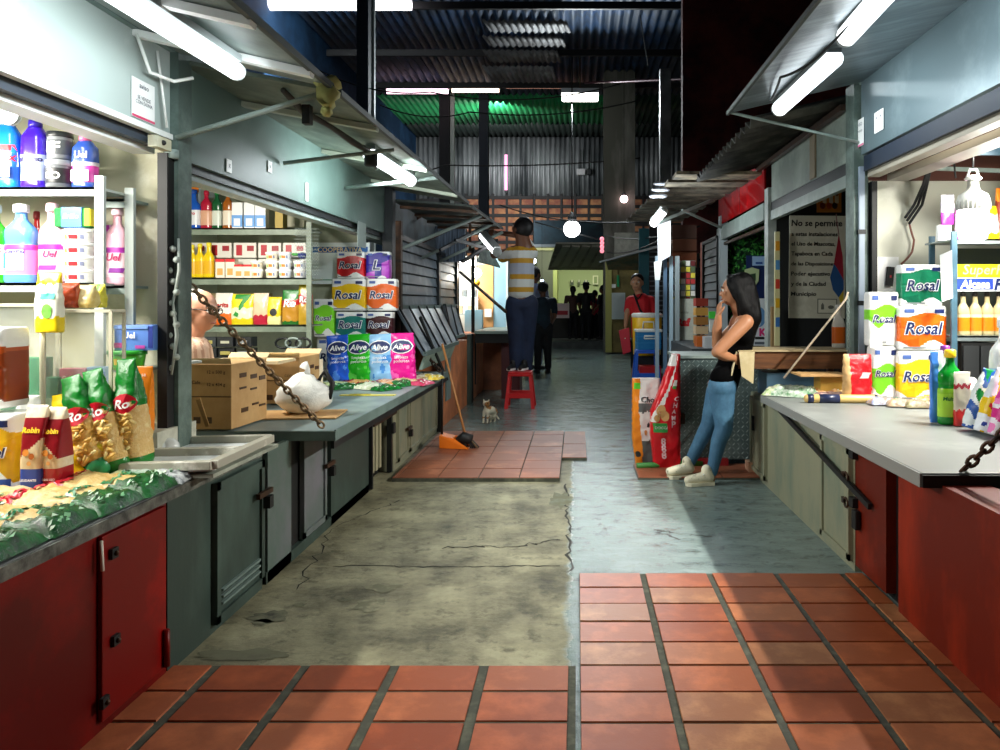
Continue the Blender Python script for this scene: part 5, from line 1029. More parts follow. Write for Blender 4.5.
for i, (px, Y, c, l) in enumerate(((905, 5.05, '#b09474', 'beige plastic-wrapped bundle lying in front of the yellow toilet paper'), (922, 5.0, '#6f6d3a', 'olive wrapped bundle lying in front of the yellow toilet paper'), (886, 5.15, '#8fa2d0', 'blue-white wrapped bundle lying before the lime toilet paper'), (930, 5.2, '#d8902a', 'orange striped packet lying beside the yellow toilet paper'))):
    lying(l, (W(px, Y), Y), .24, .11, R(80 + i * 7), ZL, ((c, '#6a5a4c'), (c, '#8a7a6a'), (c, '#b8a890')), 'small wrapped bundles on the right counter', .06, 70 + i, name='wrapped_bundle', cat='packet')
# bottles & bags at right end
bottle('green liquid cleaner bottle with yellow cap on the right ledge', 938, 962, 350, 4.312, ZL, '#0f8a2a', '#f5c81a', '#a9d83a', (('Multiusos', 0, .35, .8, '#1f6a2a', .1),), 'grip', lab2='#8fc82a')
bottle('white bottle with violet and yellow cap behind the green cleaner', 935, 955, 346, 4.525, ZL, '#f0f2f2', '#7a2a8a', '#e8eef6', (), 'slim')
bag('tall blue and white pouch at the left of the green cleaner', 930, 943, 351, 4.375, ZL, lambda x, v, f: mat('#4a8ae8', .3) if x < .2 else mat('#e4ecf6', .3), (), d=.04, seed=53)
bag('white and red pouch with printed band beside the green cleaner', 954, 970, 372, 4.250, ZL, bands((.3, '#c42a2a'), (.7, '#d8c8b4'), (.78, '#a81c2a'), (1, '#e4dccb')), (), d=.04, seed=54)
def aly(label, px0, px1, top, Y, cols, seed, tilt):
    ms = [mat(c, .25, bump=.3, scale=16) for c in cols]
    pat = lambda x, v, f: ms[int(3 * (noise.noise(Vector((x * 1.1 + v * 2.4, v * 2.0 - x, seed))) + .72)) % len(ms)]
    def ex(m, p, w, h):
        roundel(m, p, 0, .45 * h, w * .36, h * .16, HALO, .003); m.text('Aly', (0, 0, .46 * h), w * .5, NAVY, off=.03, shear=.2, fn=lambda a, b: p.front(a, b, .006))
    return bag(label, px0, px1, top, Y, ZL, pat, (), d=.11, e=.7, lump=.012, gather=.3, cat='detergent', name='detergent_bag', group='detergent bags on the right ledge', seed=seed, extras=ex, tilt=tilt)
aly('green and white detergent bag, leftmost of the leaning ones at the right edge', 962, 990, 368, 4.100, ('#0f7a3a', '#e6eef0', '#2a5ab0', '#0f8a4a'), 55, .3)
aly('red, yellow and blue detergent bag leaning at the right edge', 974, 1004, 368, 3.975, ('#d81f3a', '#f0c81a', '#e8edf4', '#2b3f9f'), 56, .3)
aly('pink and magenta detergent bag at the right edge of the picture', 988, 1020, 376, 3.875, ('#e43aa0', '#f080c0', '#f0e6f0', '#d01a80'), 57, .25)
bottle('pale water bottle with blue label cut by the right picture edge', 990, 1018, 318, 4.250, ZL + .06, '#e4eaee', '#dfe6ea', '#8fc0e8', (), 'jug')
# right shelves
SG = mat('#8f9a9c', .4, .4)
SBL = mat('#4f7488', .45, grime='#3a5564', scale=4)
shelf_unit('blue-grey steel shelf unit in the front right stall', W(954, 5.25), 4.5, 5.25, 5.69, (1.90, 1.22), SG, lip=.036, posts=((W(954, 5.25), 5.25), (W(932, 5.62), 5.62)), pm=SBL, foot=.755)
m = MB(); m.bar((W(952, 5.25), 5.25, 2.51), (4.5, 5.25, 2.51), .03, .05, SBL); m.bar((W(932, 5.62), 5.62, 2.46), (4.5, 5.62, 2.39), .02, .03, GREYL); tag(m.build('shelf_crossbar'), 'blue-grey bar along the top of the right shelf unit', 'bar')
m = MB(); m.span((W(957, 5.6), 5.64, 1.26), (4.4, 5.67, 1.86), mat('#4f564f', .7)); tag(m.build('dark_back_panel'), 'dark panel behind the foil boxes on the right shelves', 'panel')
t = thing('foil_box', 'yellow-green foil box above the blue one on the right shelves', 'box', (W(988, 5.3), 5.32, 1.625)); m = MB(); m.box((0, 0, .05), (.45, .075, .095), mat('#b5b81c', .35)); m.build('box', t); m = MB(); m.text('SuperFoil', (0, -.04, .05), .37, mat('#e4e890'), off=.01, shear=.2); m.build('lettering', t)
t = thing('foil_box', 'blue and white foil box reading Alcasa Foil', 'box', (W(988, 5.3), 5.32, 1.53)); m = MB(); m.box((0, 0, .05), (.45, .075, .095), mat('#e9edf2', .35)); m.box((-.1, -.039, .055), (.25, .003, .075), mat('#1f3fb0')); m.build('box', t); m = MB(); m.text('Alcasa', (-.1, -.043, .052), .21, HALO, off=.04, shear=.15); m.text('Foil', (.115, -.043, .052), .15, NAVY, off=.03, shear=.2); m.build('lettering', t)
gb = 'orange sauce bottles on the right shelf'
for i, px in enumerate((963, 975, 987, 999)):
    bottle(('amber sauce bottle nearest the shelf upright', 'second amber sauce bottle from the shelf upright', 'third amber sauce bottle from the shelf upright', 'amber sauce bottle at the picture edge')[i], px - 6, px + 6, 292, 5.32, 1.22, '#c9b88a', '#2a2420', '#e88a1a', (), 'slim', group=gb, sy=.9, lab2='#efe2b8')
m = MB(); m.span((W(958, 5.3), 5.25, .76), (W(992, 5.3), 5.5, 1.17), BLACK); m.span((W(959, 5.3), 5.235, .8), (W(974, 5.3), 5.25, 1.15), mat('#2a2c2e')); m.span((W(976, 5.3), 5.235, .8), (W(991, 5.3), 5.25, 1.15), mat('#2a2c2e')); tag(m.build('black_crate'), 'black crate under the sauce bottles in the right stall', 'crate')
t = thing('food_container', 'white translucent lidded container low on the right ledge', 'container', (W(972, 4.9), 4.9, ZL)); m = MB(); m.lathe([(.12, 0), (.14, .13), (.135, .14)], mat('#dfe3dd', .3, alpha=.8, tag='ct'), n=24); m.build('body', t); m = MB(); m.lathe([(.145, .13), (.145, .155), (.036, .165), (.024, .2), (.01, .21)], WHITE, n=24); m.build('lid', t)
for px0, px1, top, c, c2, l in ((956, 976, 205, '#e85ac8', '#fbe8f8', 'pink and white powder bag on the upper right shelf'), (976, 998, 206, '#f5d01a', '#e8d8c8', 'yellow printed bag on the upper right shelf'), (996, 1012, 188, '#e07a1a', '#7a2a1a', 'orange and brown packet at the picture edge on the upper right shelf')):
    bag(l, px0, px1, top, 5.42, 1.902, bands((.2, c), (.75, c2), (1, c)), (), d=.08, lump=.006, seed=px0)
bag('purple and green sachets hanging between the shelf uprights', 941, 954, 195, 5.45, 2.02, lambda x, v, f: mat('#d8cfe0', .3) if v > .4 else mat('#a02a9a', .3), (), d=.03, seed=60)
m = MB(); m.box((W(945, 5.4), 5.42, 1.955), (.09, .04, .11), WHITEP); m.box((W(945, 5.4), 5.395, 1.955), (.01, .01, .01), BLACK); tag(m.build('junction_box'), 'small white junction box on the right shelf side', 'box')
m = MB(); m.slab([at(940, 255, 5.15), at(952, 250, 5.15), at(953, 298, 5.15), at(942, 302, 5.15)], (0, .004, 0), mat('#dfe4e2', .5)); tag(m.build('paper_sheet'), 'tilted white paper sheet hanging beside the dark green toilet paper', 'paper')
# high-power bulb
t = thing('jug_bulb', 'large glowing bulb with ribbed grey cap hanging in the right stall', 'lamp', (W(973, 5.0), 5.0, 1.86))
m = MB(); m.lathe([(.055, 0), (.085, .02), (.097, .1), (.095, .22)], glow('#ffffff', 6), n=24); m.build('globe', t)
m = MB(); HS = mat('#a9aaa4', .5); m.lathe([(.1, .21), (.102, .27), (.09, .31), (.045, .34), (.035, .37), (.033, .41)], HS, n=24)
for k in range(24): a = math.pi * k / 12; m.box((.1 * math.cos(a), .1 * math.sin(a), .24), (.008, .008, .055), mat('#8c8d88', .5))
m.build('heat_sink', t); m = MB(); m.lathe([(.05, .41), (.055, .42), (.03, .44)], WHITE); m.tube([(-.04, 0, .43), (-.02, 0, .48), (.02, 0, .48), (.04, 0, .43)], .008, WHITE, 6); m.tube([(0, 0, .48), (0, 0, .62)], .006, BLACK, 6); m.build('holder', t)
for _k in range(3): cable(('thick black wire of the bundle on the right white wall', 'middle black wire of the bundle on the right white wall', 'outer black wire of the bundle on the right white wall')[_k], [at(947 - _k * 3, 137, 5.5), at(932 - _k, 162, 5.6), at(927 - _k * 2, 185, 5.7), at(922 - _k * 4, 205, 5.8), at(909 - _k * 2, 224 - _k * 3, 5.86)], .011, .0)
cable('second thin black wire beside the bundle on the right white wall', [at(949, 138, 5.5), at(954, 160, 5.5), at(956, 178, 5.5)], .007, .02)
cable('brown twisted wire down to the switch on the right white wall', [at(909, 222, 5.86), at(914, 240, 5.86), at(912, 252, 5.86), at(901, 264, 5.86)], .008, .01, mat('#7a4a3c'))
t = thing('power_switch', 'black socket strip on a white plate on the right wall', 'switch', (W(888, 5.87), 5.88, Z(274, 5.87))); m = MB(); m.box((0, 0, 0), (.17, .015, .27), WHITEP); m.build('plate', t); m = MB(); m.box((.01, -.02, -.02), (.05, .03, .15), BLACK, Matrix.Rotation(.1, 3, 'Y').to_euler()); m.box((.01, -.036, -.02), (.012, .004, .02), mat('#c4202a')); m.build('socket_strip', t)
# papers on the headers and posts
def paper(label, c, w, h, lines=(), face='x-', stripe=None, tilt=0):
    t = thing('paper_notice', label, 'paper', c); m = MB(); s = -1 if face == 'x-' else 1
    if face == 'y': m.box((0, 0, 0), (w, .003, h), WHITEP); ux, o = (1, 0, 0), (0, -.004, 0)
    else: m.box((0, 0, 0), (.003, w, h), WHITEP); ux, o = (0, 1 if s > 0 else -1, 0), (s * .004, 0, 0)
    m.build('sheet', t); t.rotation_euler.x = tilt
    m = MB()
    for i, (s_, z, ww) in enumerate(lines): m.text(s_, (o[0], o[1], z * h), ww * w, mat('#3a3f52'), ux=ux, off=0)
    if stripe:
        if face == 'y': m.box((0, -.003, -h * .46), (w, .002, h * .06), mat(stripe))
        else: m.box((s * .002, 0, -h * .46), (.002, w, h * .06), mat(stripe))
    m.build('writing', t); return t
paper('white price notice on the header of the front left stall', (XL + .006, W(145, 1) and 1.9 * 750 / (577 - 142), Z(101, 1.9 * 750 / 435)), .17, .17, (('SE VENDE\nCON DONA', -.02, .75), ('aviso', .35, .4)), 'x+', '#d0406a')
YP = XR * 750 / (861 - 577)
paper('white notice with pink foot on the right header, beside the post', (XR - .008, YP, Z(133, YP)), .15, .21, (('AVISO', .3, .7), ('precios', .05, .7)), 'x-', '#e05a90')
YP = XR * 750 / (880 - 577)
paper('blank white paper square on the right header', (XR - .008, YP, Z(121, YP)), .16, .15, (('. .', .2, .6),), 'x-')
for px, py, l in ((228, 166, 'small white tag on the green header near the stall post'), (306, 192, 'tall white sticker on the green header by the second lamp'), (269, 167, 'tiny grey tag on the green header')):
    Yp = 1.9 * 750 / (577 - px); paper(l, (XL + .006, Yp, Z(py, Yp)), .06 if px != 306 else .05, .07 if px != 306 else .13, (('x', 0, .4),), 'x+')
m = MB(); m.box((XL + .006, 6.6, 2.05), (.004, .25, .22), mat('#8d9b96')); tag(m.build('metal_plate'), 'grey metal plate on the left header before the dark post', 'plate')
# latch, hook
m = MB(); m.tube([(XL + .02, 3.2, 2.6), (XL + .05, 3.25, 2.45), (XL + .1, 3.35, 2.44), (XL + .16, 3.4, 2.47)], .008, WHITE, 6); m.tube([(XL + .02, 3.36, 2.58), (XL + .03, 3.42, 2.25)], .006, WHITE, 6); tag(m.build('wire_hook'), 'bent white wire hook on the header of the front left stall', 'hook')
t = thing('roller_bracket', 'white roller bracket at the beam end of the front left stall', 'bracket', (XL + .02, 3.38, 2.17)); m = MB(); m.box((0, 0, 0), (.04, .12, .05), CREAM); m.build('plate', t); m = MB(); m.lathe([(.03, -.02), (.03, .02)], GREYL, c=(.0, .1, -.03), n=14); m.ball((.022, -.01, 0), .012, BLACK, 6); m.build('wheel', t)
m = MB(); m.tube([(XL + .045, 3.49, 1.75), (XL + .06, 3.47, 1.6), (XL + .03, 3.47, 1.45), (XL + .055, 3.46, 1.3), (XL + .03, 3.46, 1.12)], [.006, .008, .006, .009, .005], mat('#aab4ad', .6), 8)
for k in range(12): m.ball((XL + .03 + .02 * math.sin(k * 2.1), 3.47, 1.7 - k * .05), .016, mat('#aab4ad', .5), 6)
tag(m.build('tangled_wire'), 'knotted grey wire tied to the left stall post', 'wire')

# ---- chains ----
def chain(label, a, b, sag=.0, link=.045, r=.0055, mm=IRON):
    a, b = Vector(a), Vector(b); L = (b - a).length; n = int(L / (link * .72)); m = MB(); P = []
    for i in range(n + 1): t = i / n; p = a.lerp(b, t); p.z -= sag * 4 * t * (1 - t); P.append(p)
    for i in range(n):
        c = (P[i] + P[i + 1]) / 2; d = (P[i + 1] - P[i]).normalized(); s = d.orthogonal().normalized(); u = d.cross(s)
        if i % 2: s = u
        pts = []
        for k in range(11): an = 2 * math.pi * k / 10; pts.append(c + d * (math.cos(an) * link / 2) + s * (math.sin(an) * link * .3))
        m.tube(pts, r, mm, 5, cap=False)
    return tag(m.build('chain'), label, 'chain')
CH = mat('#4a3a2c', .45, .6, grime='#8a7458', amt=.3, scale=30)
chain('rusty chain from the left stall post down to the second counter corner', at(190, 285, 3.68), (-1.42, 4.19, .76), .01, .05, .0065, CH)
chain('dark chain looping at the far end of the second counter', at(412, 333, 7.45), at(440, 371, 7.6), .02, .06, .008)
chain('dark iron chain at the near corner of the right counter', (1.60, 3.12, .75), (1.78, 3.0, 1.0), .0, .055, .008)
m = MB(); m.bar((XL + .03, 3.7, .98), (W(216, 4.2), 4.1, .78), .02, .012, mat('#a07840', .6)); tag(m.build('wooden_stick'), 'thin wooden stick leaning across the large cardboard box', 'stick')
m = MB(); m.bar(at(420, 317, 7.55), at(447, 380, 7.9), .022, .022, BLACK); tag(m.build('iron_rod'), 'black iron rod leaning against the ribbed flap', 'rod')

# broom and dustpan
t = thing('dustpan', 'orange long-handled dustpan on the tile patch', 'dustpan', (W(454, 7.3), 7.28, .04))
OR = mat('#f07a1c', .4); m = MB(); m.faces([(-.14, -.0, 0), (.15, -.06, 0), (.15, .14, 0), (-.14, .16, 0), (-.14, -.0, .12), (-.14, .16, .13), (.0, .15, .1), (.0, -.02, .1), (.15, -.06, .01), (.15, .14, .01)], [(0, 1, 2, 3), (0, 4, 5, 3), (0, 1, 8, 7, 4), (3, 5, 6, 9, 2), (4, 7, 6, 5)], OR); m.build('pan', t, solid=.006)
m = MB(); m.tube([(-.13, .08, .12), (-.13, .12, .75)], .012, BLACK, 8); m.build('handle', t)
t = thing('broom', 'black broom with wooden handle leaning on the orange stall front', 'broom', (W(466, 7.3), 7.3, .04))
m = MB(); m.tube([(0, 0, .1), (-.12, .1, .5), (-.27, .22, 1.0)], .012, mat('#a8703c', .5), 8); m.build('handle', t)
m = MB(); m.tube([(-.07, 0, .06), (-.02, .0, .1), (.06, 0, .08)], [.05, .06, .045], BLACK, 10); m.build('head', t)
m = MB(); random.seed(2)
for k in range(60): x = random.uniform(-.07, .07); y = random.uniform(-.03, .03); m.tube([(x, y, .07), (x * 1.3 + .04, y * 1.4, .002)], .004, mat(random.choice(['#1a1614', '#2a2220', '#9a8060'])), 4)
m.build('bristles', t)

# ---- plastic stools ----
def stool(label, px, base, w, h, col, name='plastic_stool', rot=0):
    Y = F * H / (base - CY); t = thing(name, label, 'stool', (W(px, Y), Y, 0), rot); c = mat(col, .35); w2 = w / 2
    m = MB(); m.box((0, 0, h - .015), (w * .8, w * .8, .03), c); m.box((0, 0, h - .045), (w * .82, w * .82, .03), c); m.build('seat', t, bevel=.01)
    for sx in (-1, 1):
        for sy in (-1, 1): m = MB(); m.slab([(sx * w2 * .62, sy * w2 * .8, h - .04), (sx * w2 * .8, sy * w2 * .8, h - .04), (sx * w2 * 1.05, sy * w2, 0), (sx * w2 * .8, sy * w2, 0)], (0, -sy * .04, 0), c); m.build('leg', t)
    for sy in (-1, 1): m = MB(); m.box((0, sy * w2 * .88, h * .36), (w * .75, .025, .07), c); m.build('stretcher', t)
    return t
stool('red plastic stool the man in the striped shirt stands on', 520.5, 407, .40, .50, '#d01a1e')
stool('blue plastic stool under the blue cooler', 646, 388, .46, .66, '#1f5fd0')
m = MB(); m.box((W(650, 12.9), 12.95, .22), (.36, .3, .3), mat('#b5141c', .4)); tag(m.build('red_crate'), 'red crate seen between the legs of the blue stool', 'crate')
YC = F * H / (388 - CY)
t = thing('cooler', 'blue picnic cooler with white lid on the blue stool', 'cooler', (W(648, YC), YC, .66), R(4)); hb = Z(329, YC) - .66
m = MB(); m.span((-.2, -.16, 0), (.2, .16, hb * .86), mat('#1f7ab8', .4)); 
for z in (.3, .6): m.span((-.205, -.165, hb * z), (.205, .165, hb * z + .02), mat('#2a86c4', .4))
m.build('body', t, bevel=.015)
m = MB(); m.span((-.22, -.18, hb * .86), (.22, .18, hb), WHITE); m.build('lid', t, bevel=.015); m = MB(); m.tube([(-.09, -.17, hb * .55), (-.09, -.19, hb * .68), (.09, -.19, hb * .68), (.09, -.17, hb * .55), (-.09, -.17, hb * .55)], .014, WHITE, 6); m.build('handle', t)
YK = 13.6
t = thing('cooler', 'tall yellow beverage cooler behind the blue one', 'cooler', (W(647, YK), YK, .5)); hb = Z(313, YK) - .5
m = MB(); m.lathe([(.2, 0), (.25, .02), (.27, hb * .9), (.26, hb * .92)], mat('#f0c01a', .4), n=24); m.build('body', t); m = MB(); m.lathe([(.28, hb * .9), (.285, hb * .97), (.25, hb)], WHITE, n=24); m.build('lid', t); m = MB(); m.tube([(-.1, -.26, hb * .62), (-.09, -.3, hb * .8), (.09, -.3, hb * .8), (.1, -.26, hb * .62)], .016, WHITE, 6); m.build('handle', t)
m = MB(); m.box((W(647, YK), YK, .25), (.4, .4, .5), mat('#20242a')); tag(m.build('cooler_stand'), 'dark stand under the yellow cooler', 'stand')
# ---- dog food sacks ----
def sack(label, px0, px1, top, Y, fn_, extras, seed, d=.16, tilt=0, lean=0):
    t, w, h = place('pet_food_sack', label, 'sack', px0, px1, top, Y, 0, None, 0); t.rotation_euler.y = tilt
    nar = (lambda v: 1 - lean * max(0, (v - .5) / .5) ** .9 - .12 * max(0, (.3 - v) / .3))
    prof = lambda v: (nar(v), .35 + .65 * math.sin(math.pi * min(1, max(0, v * .93 + .05))) ** .5)
    pk = Pack(w, d, h, prof, .5, fn_, 36, 60, lump=.012, seed=seed, xo=lambda v: (1 - nar(v)) / 2); pk.mb.build('body', t); m = MB(); extras(m, pk, w, h); m.build('print', t); return t
REDM = mat('#cf1420', .3); OW = mat('#e8e2dc', .35)
def s1(x, v, f):
    if v > .9 and x < .1: return OW
    return OW if (-.95 + 2.2 * (v - .45) < x < -.5 + 1.6 * (v - .45) and v > .42) else REDM
def e1(m, p, w, h):    
    patch(m, p, .04 * w, .16 * w, .72 * h, .78 * h, OW, .003); patch(m, p, .05 * w, .16 * w, .705 * h, .73 * h, mat('#3f9a3a'), .005)
    patch(m, p, -.42 * w, .05 * w, .33 * h, .41 * h, mat('#2f8a3a'), .003, sh=-.1)
    m.text('DOGGI', (-.17 * w, 0, .37 * h), w * .4, OW, fn=lambda a, b: p.front(a, b, .006))
    for k in range(5): m.text('CHAMP'[k], (.24 * w, 0, (.62 - k * .055) * h), w * .14, mat('#f0c8cc'), off=.03, fn=lambda a, b: p.front(a, b, .004))
    for k in range(3): m.text('888'[k], (-.1 * w, 0, (.25 - k * .06) * h), w * .16, mat('#f0c8cc'), off=.03, fn=lambda a, b: p.front(a, b, .004))
    for x, z, r in ((-.2, .52, .15), (-.05, .47, .14), (-.3, .45, .1)): roundel(m, p, x * w, z * h, r * w, r * w * 1.2, mat('#c9955a'), .003)
sack('big red pet food sack leaning on the diamond plate locker', 650, 680, 354, 6.58, s1, e1, 3, d=.2, lean=.72)
BAND = mat('#f08a1c', .35); GRS = mat('#c9c9c4', .4); DG = mat('#5f6462', .4)
def s2(x, v, f): return BAND if x < -.45 + .1 * math.sin(v * 7) else (DG if v < .28 or (noise.noise(Vector((x * 2, v * 5, 4))) > .12 and v < .72) else OW)
def e2(m, p, w, h):
    m.text('Chon', (.1 * w, 0, .76 * h), w * .62, HALO, off=.07, fn=lambda a, b: p.front(a, b, .003)); m.text('Chon', (.1 * w, 0, .76 * h), w * .6, INK, off=.03, fn=lambda a, b: p.front(a, b, .006))
    patch(m, p, -.45 * w, -.22 * w, .88 * h, .95 * h, mat('#5fd02a'), .003); roundel(m, p, 0, .42 * h, .22 * w, .14 * h, mat('#e8e6e0'), .003); roundel(m, p, .05 * w, .47 * h, .05 * w, .03 * h, INK, .005); roundel(m, p, -.04 * w, .38 * h, .05 * w, .03 * h, mat('#c98a4a'), .005)
    roundel(m, p, -.34 * w, .13 * h, .1 * w, .035 * h, INK, .003)
sack('white and orange pet food sack with a dog picture, left of the red one', 632, 660, 378, 6.75, s2, e2, 5, d=.14)
m = MB(); m.tube([(.52, 6.5, .04), (.8, 6.55, .04), (1.1, 6.6, .04)], .025, mat('#3f8a3a'), 8); tag(m.build('green_hose'), 'green tube lying at the foot of the diamond plate locker', 'tube')
m = MB(); m.box((1.18, 6.62, .05), (.3, .06, .06), mat('#8e141a')); tag(m.build('red_packet'), 'dark red packet lying behind the sneakers', 'packet')
m = MB(); m.box((1.5, 6.4, .06), (.1, .14, .08), mat('#d8a888', .7)); tag(m.build('brick'), 'pale brick at the corner of the stall tiles', 'brick')

# ---- second right stall contents ----
t = thing('handwritten_sign', 'handwritten cardboard sign beginning No se permite in the second right stall', 'sign', at(817, 267, 8.05)); t.rotation_euler.y = R(.5)
m = MB(); m.box((0, 0, 0), (.6, .012, 1.1), mat('#d6d2c0', .75, grime='#bdb8a4', amt=.2, scale=3)); m.build('board', t)
m = MB()
for i, (s_, w_, h_) in enumerate((('No se permite', .44, .075), ('a estas instalaciones', .4, .04), ('el Uso de Mascotas,', .38, .04), ('Tapaboca en Cada', .36, .045), ('de las Disposiciones', .38, .04), ('Poder ejecutivo', .34, .045), ('y de la Ciudad', .3, .045), ('Municipio', .22, .045))): m.text(s_, (-.28 + w_ * .62, -.009, .46 - i * .108), w_ * 1.24, INK, off=.025, shear=.05, maxh=h_ * 1.3)
m.box((.11, -.008, -.42), (.21, .002, .16), mat('#6a6a5e')); m.box((.11, -.0095, -.42), (.19, .002, .14), mat('#cfcab6')); m.lathe([(.018, -.03), (.018, .02), (.008, .03), (.008, .04)], mat('#6a6a5e'), c=(.06, -.01, -.425), n=8, sy=.1); m.ball((.15, -.01, -.43), .034, mat('#6a6a5e'), 8, (1, .1, .6)); m.build('writing', t)
t = thing('orange_poster', 'orange poster with small figures above the handwritten sign', 'poster', at(829, 202, 8.0)); m = MB(); m.box((0, 0, 0), (.26, .012, .22), mat('#d8861c', .6)); m.build('board', t)
m = MB()
for k, (x, c) in enumerate(((-.05, '#f0e0c0'), (.02, '#f4ead8'), (.08, '#f0e0c0'))): m.box((x, -.008, .03), (.04, .003, .09), mat(c)); m.ball((x - .02, -.008, -.04), .03, mat(['#7a2a14', '#c8501c', '#3a1a10'][k]), 8, (1, .1, 1.2)); m.ball((x, -.01, .08), .018, mat('#8a4a1c'), 6, (1, .1, 1))
m.text('LA\nFE', (-.1, -.009, 0), .035, mat('#8a4a1c')); m.build('picture', t)
t = thing('flag', 'red and blue flag hanging beside the handwritten sign', 'flag', at(839, 266, 7.9))
m = MB(); pts = [(.0, .33), (.03, .1), (.05, -.1), (.04, -.33), (-.06, -.2), (-.08, -.05), (-.04, .15)]
def leaf(mb, P, c, y): vs = [(x, y, z) for x, z in P] + [(x, y + .012, z) for x, z in P]; n = len(P); mb.faces(vs, [tuple(range(n)), tuple(range(2 * n - 1, n - 1, -1))] + [(i, (i + 1) % n, (i + 1) % n + n, i + n) for i in range(n)], mat(c, .6))
leaf(m, [(.0, .33), (.04, .1), (.05, -.15), (-.02, -.02), (-.05, .02)], '#8e1226', 0); leaf(m, [(-.05, .02), (-.02, -.02), (.05, -.15), (.05, -.25), (.0, -.33), (-.06, -.25), (-.09, -.12)], '#1c4a7c', .002); leaf(m, [(.0, -.33), (.05, -.25), (.05, -.38), (.02, -.39)], '#b8a02a', .003); m.build('cloth', t)
m = MB(); m.tube([(0, 0, .33), (-.02, 0, .45), (-.03, 0, .55)], .005, mat('#7a4a4a'), 6); m.build('string', t)
m = MB(); m.box((W(777, 7.9), 7.9, 1.6), (.05, .04, 1.2), mat('#e0d8a0')); 
for k in range(5): m.box((W(777, 7.9), 7.875, 1.25 + k * .2), (.04, .01, .1), mat(['#3f7ac0', '#e8b41c', '#d8402a', '#5a9ad0', '#e8a01c'][k]))
tag(m.build('printed_strip'), 'narrow printed strip hanging left of the handwritten sign', 'strip')
m = MB(); m.box((W(775, 8.3), 8.3, .8), (.09, .05, 1.22), mat('#a8875a', .7)); tag(m.build('wooden_board'), 'narrow tan board standing behind the wooden table', 'board')
bottle('orange and white bottle on the wooden table by the post', 832, 845, 305, 6.3, 1.075, '#e8e4da', '#dfe0dc', '#e8701c', (), 'slim')
m = MB(); m.tube([at(848, 292, 5.75), at(846, 299, 5.75), at(784, 378, 5.6)], .008, mat('#c9b8a0'), 6); tag(m.build('tie_rod'), 'thin pale rod slanting from the right post to the counter', 'rod')
chain('thin chain hanging down the right stall post', (W(847, 5.8), 5.78, 1.5), (W(848, 5.8), 5.78, .95), 0, .03, .004, GREYL)
# third right stall
m = MB(); m.box(at(757, 278, 11.4), (.33, .03, .68), mat('#162a5c', .5)); tag(m.build('blue_sign'), 'dark blue sign with a pale green shield in the third right stall', 'sign')
m = MB(); leaf(m, [(-.1, .13), (0, .16), (.1, .13), (.09, -.03), (0, -.15), (-.09, -.03)], '#c8d8a0', 0); leaf(m, [(-.05, .06), (.05, .08), (.05, -.02), (0, -.06), (-.04, -.02)], '#2f4a2f', -.004); s = m.build('shield_emblem'); s.location = at(752, 279, 11.35); s.scale = (1.1, 1, 1.1); tag(s, 'pale green shield emblem fixed on the dark blue sign', 'emblem')
m = MB(); m.box(at(759, 261, 11.36), (.2, .02, .14), mat('#a8c8ec')); m.box(at(759, 263, 11.34), (.1, .01, .03), mat('#2f5aa8')); tag(m.build('blue_card'), 'small light blue card above the dark blue sign', 'card')
t = thing('white_poster', 'white poster with a blue arc and pink letter behind the woman', 'poster', at(761, 322, 8.9)); m = MB(); m.box((0, 0, 0), (.2, .03, .56), mat('#e6eaf0')); m.build('board', t)
m = MB(); m.ball((-.03, -.016, .06), .12, mat('#6a9cd0'), 14, (.7, .03, 1)); m.ball((-.05, -.018, .03), .09, mat('#dfe8f2'), 12, (.6, .05, 1)); m.text('K', (.02, -.02, -.12), .09, mat('#e02a7a'), off=.05); m.box((.0, -.018, -.19), (.15, .004, .03), INK); m.box((0, -.018, -.25), (.16, .004, .03), mat('#5a6470')); m.build('print', t)
t = louvre('tall pale grey slatted shutter in the third right stall', 11.45, 12.75, .85, 2.45, 12, mat('#aab4b8', .5), x=XR - .02); t.rotation_euler.z = math.pi; t.location.y = 12.75
m = MB(); m.box((XR, 12.95, 1.25), (.08, .25, 2.5), mat('#b86a5a', .7)); tag(m.build('pink_post'), 'salmon painted post left of the slatted shutter', 'post')
t = thing('magazine_rack', 'rack crowded with small colourful packets beside the salmon post', 'rack', (W(683, 10.6), 10.6, 1.0))
m = MB(); m.box((0, .03, .55), (.36, .03, 1.0), mat('#8a8f86', .6)); m.build('back_panel', t); random.seed(21)
for j in range(7):
    for i in range(5):
        m = MB(); m.box((-.14 + i * .07, 0, .5 + j * .085), (.058, .02, .07), mat(random.choice(['#b83a3a', '#e0d04a', '#d8d8d0', '#6a2a2a', '#8fa0a8', '#5a6a4a', '#e8e4da']), .4)); m.build('packet', t)
m = MB(); m.box((.02, -.03, .2), (.33, .03, .62), mat('#cfd2c4', .6, grime='#a9ac9e', scale=3)); m.text('Raf', (.0, -.048, .18), .2, mat('#c4262a'), off=.06); m.text('surtido', (.0, -.048, .32), .14, mat('#4a4f4a')); m.build('poster', t)
m = MB()
for j, y in enumerate((232, 246, 258)): m.box(at(684, y, 11.2), (.36, .1, .2), mat(('#4a2a1c', '#6a3a20', '#8a4826')[j], .6))
tag(m.build('wooden_hoarding'), 'dark reddish wooden panel above the packet rack', 'panel')
t = thing('white_banner', 'tilted glossy white sheet hanging from the lamp post at right', 'banner', at(664, 241, 10.2)); m = MB(); m.slab([(-.09, 0, .22), (.09, 0, .28), (.09, 0, -.2), (-.08, 0, -.3)], (0, .01, 0), mat('#eef0f6', .3)); m.build('sheet', t); m = MB(); m.box((.0, -.006, .03), (.012, .004, .14), mat('#8a90a0')); m.build('print', t)
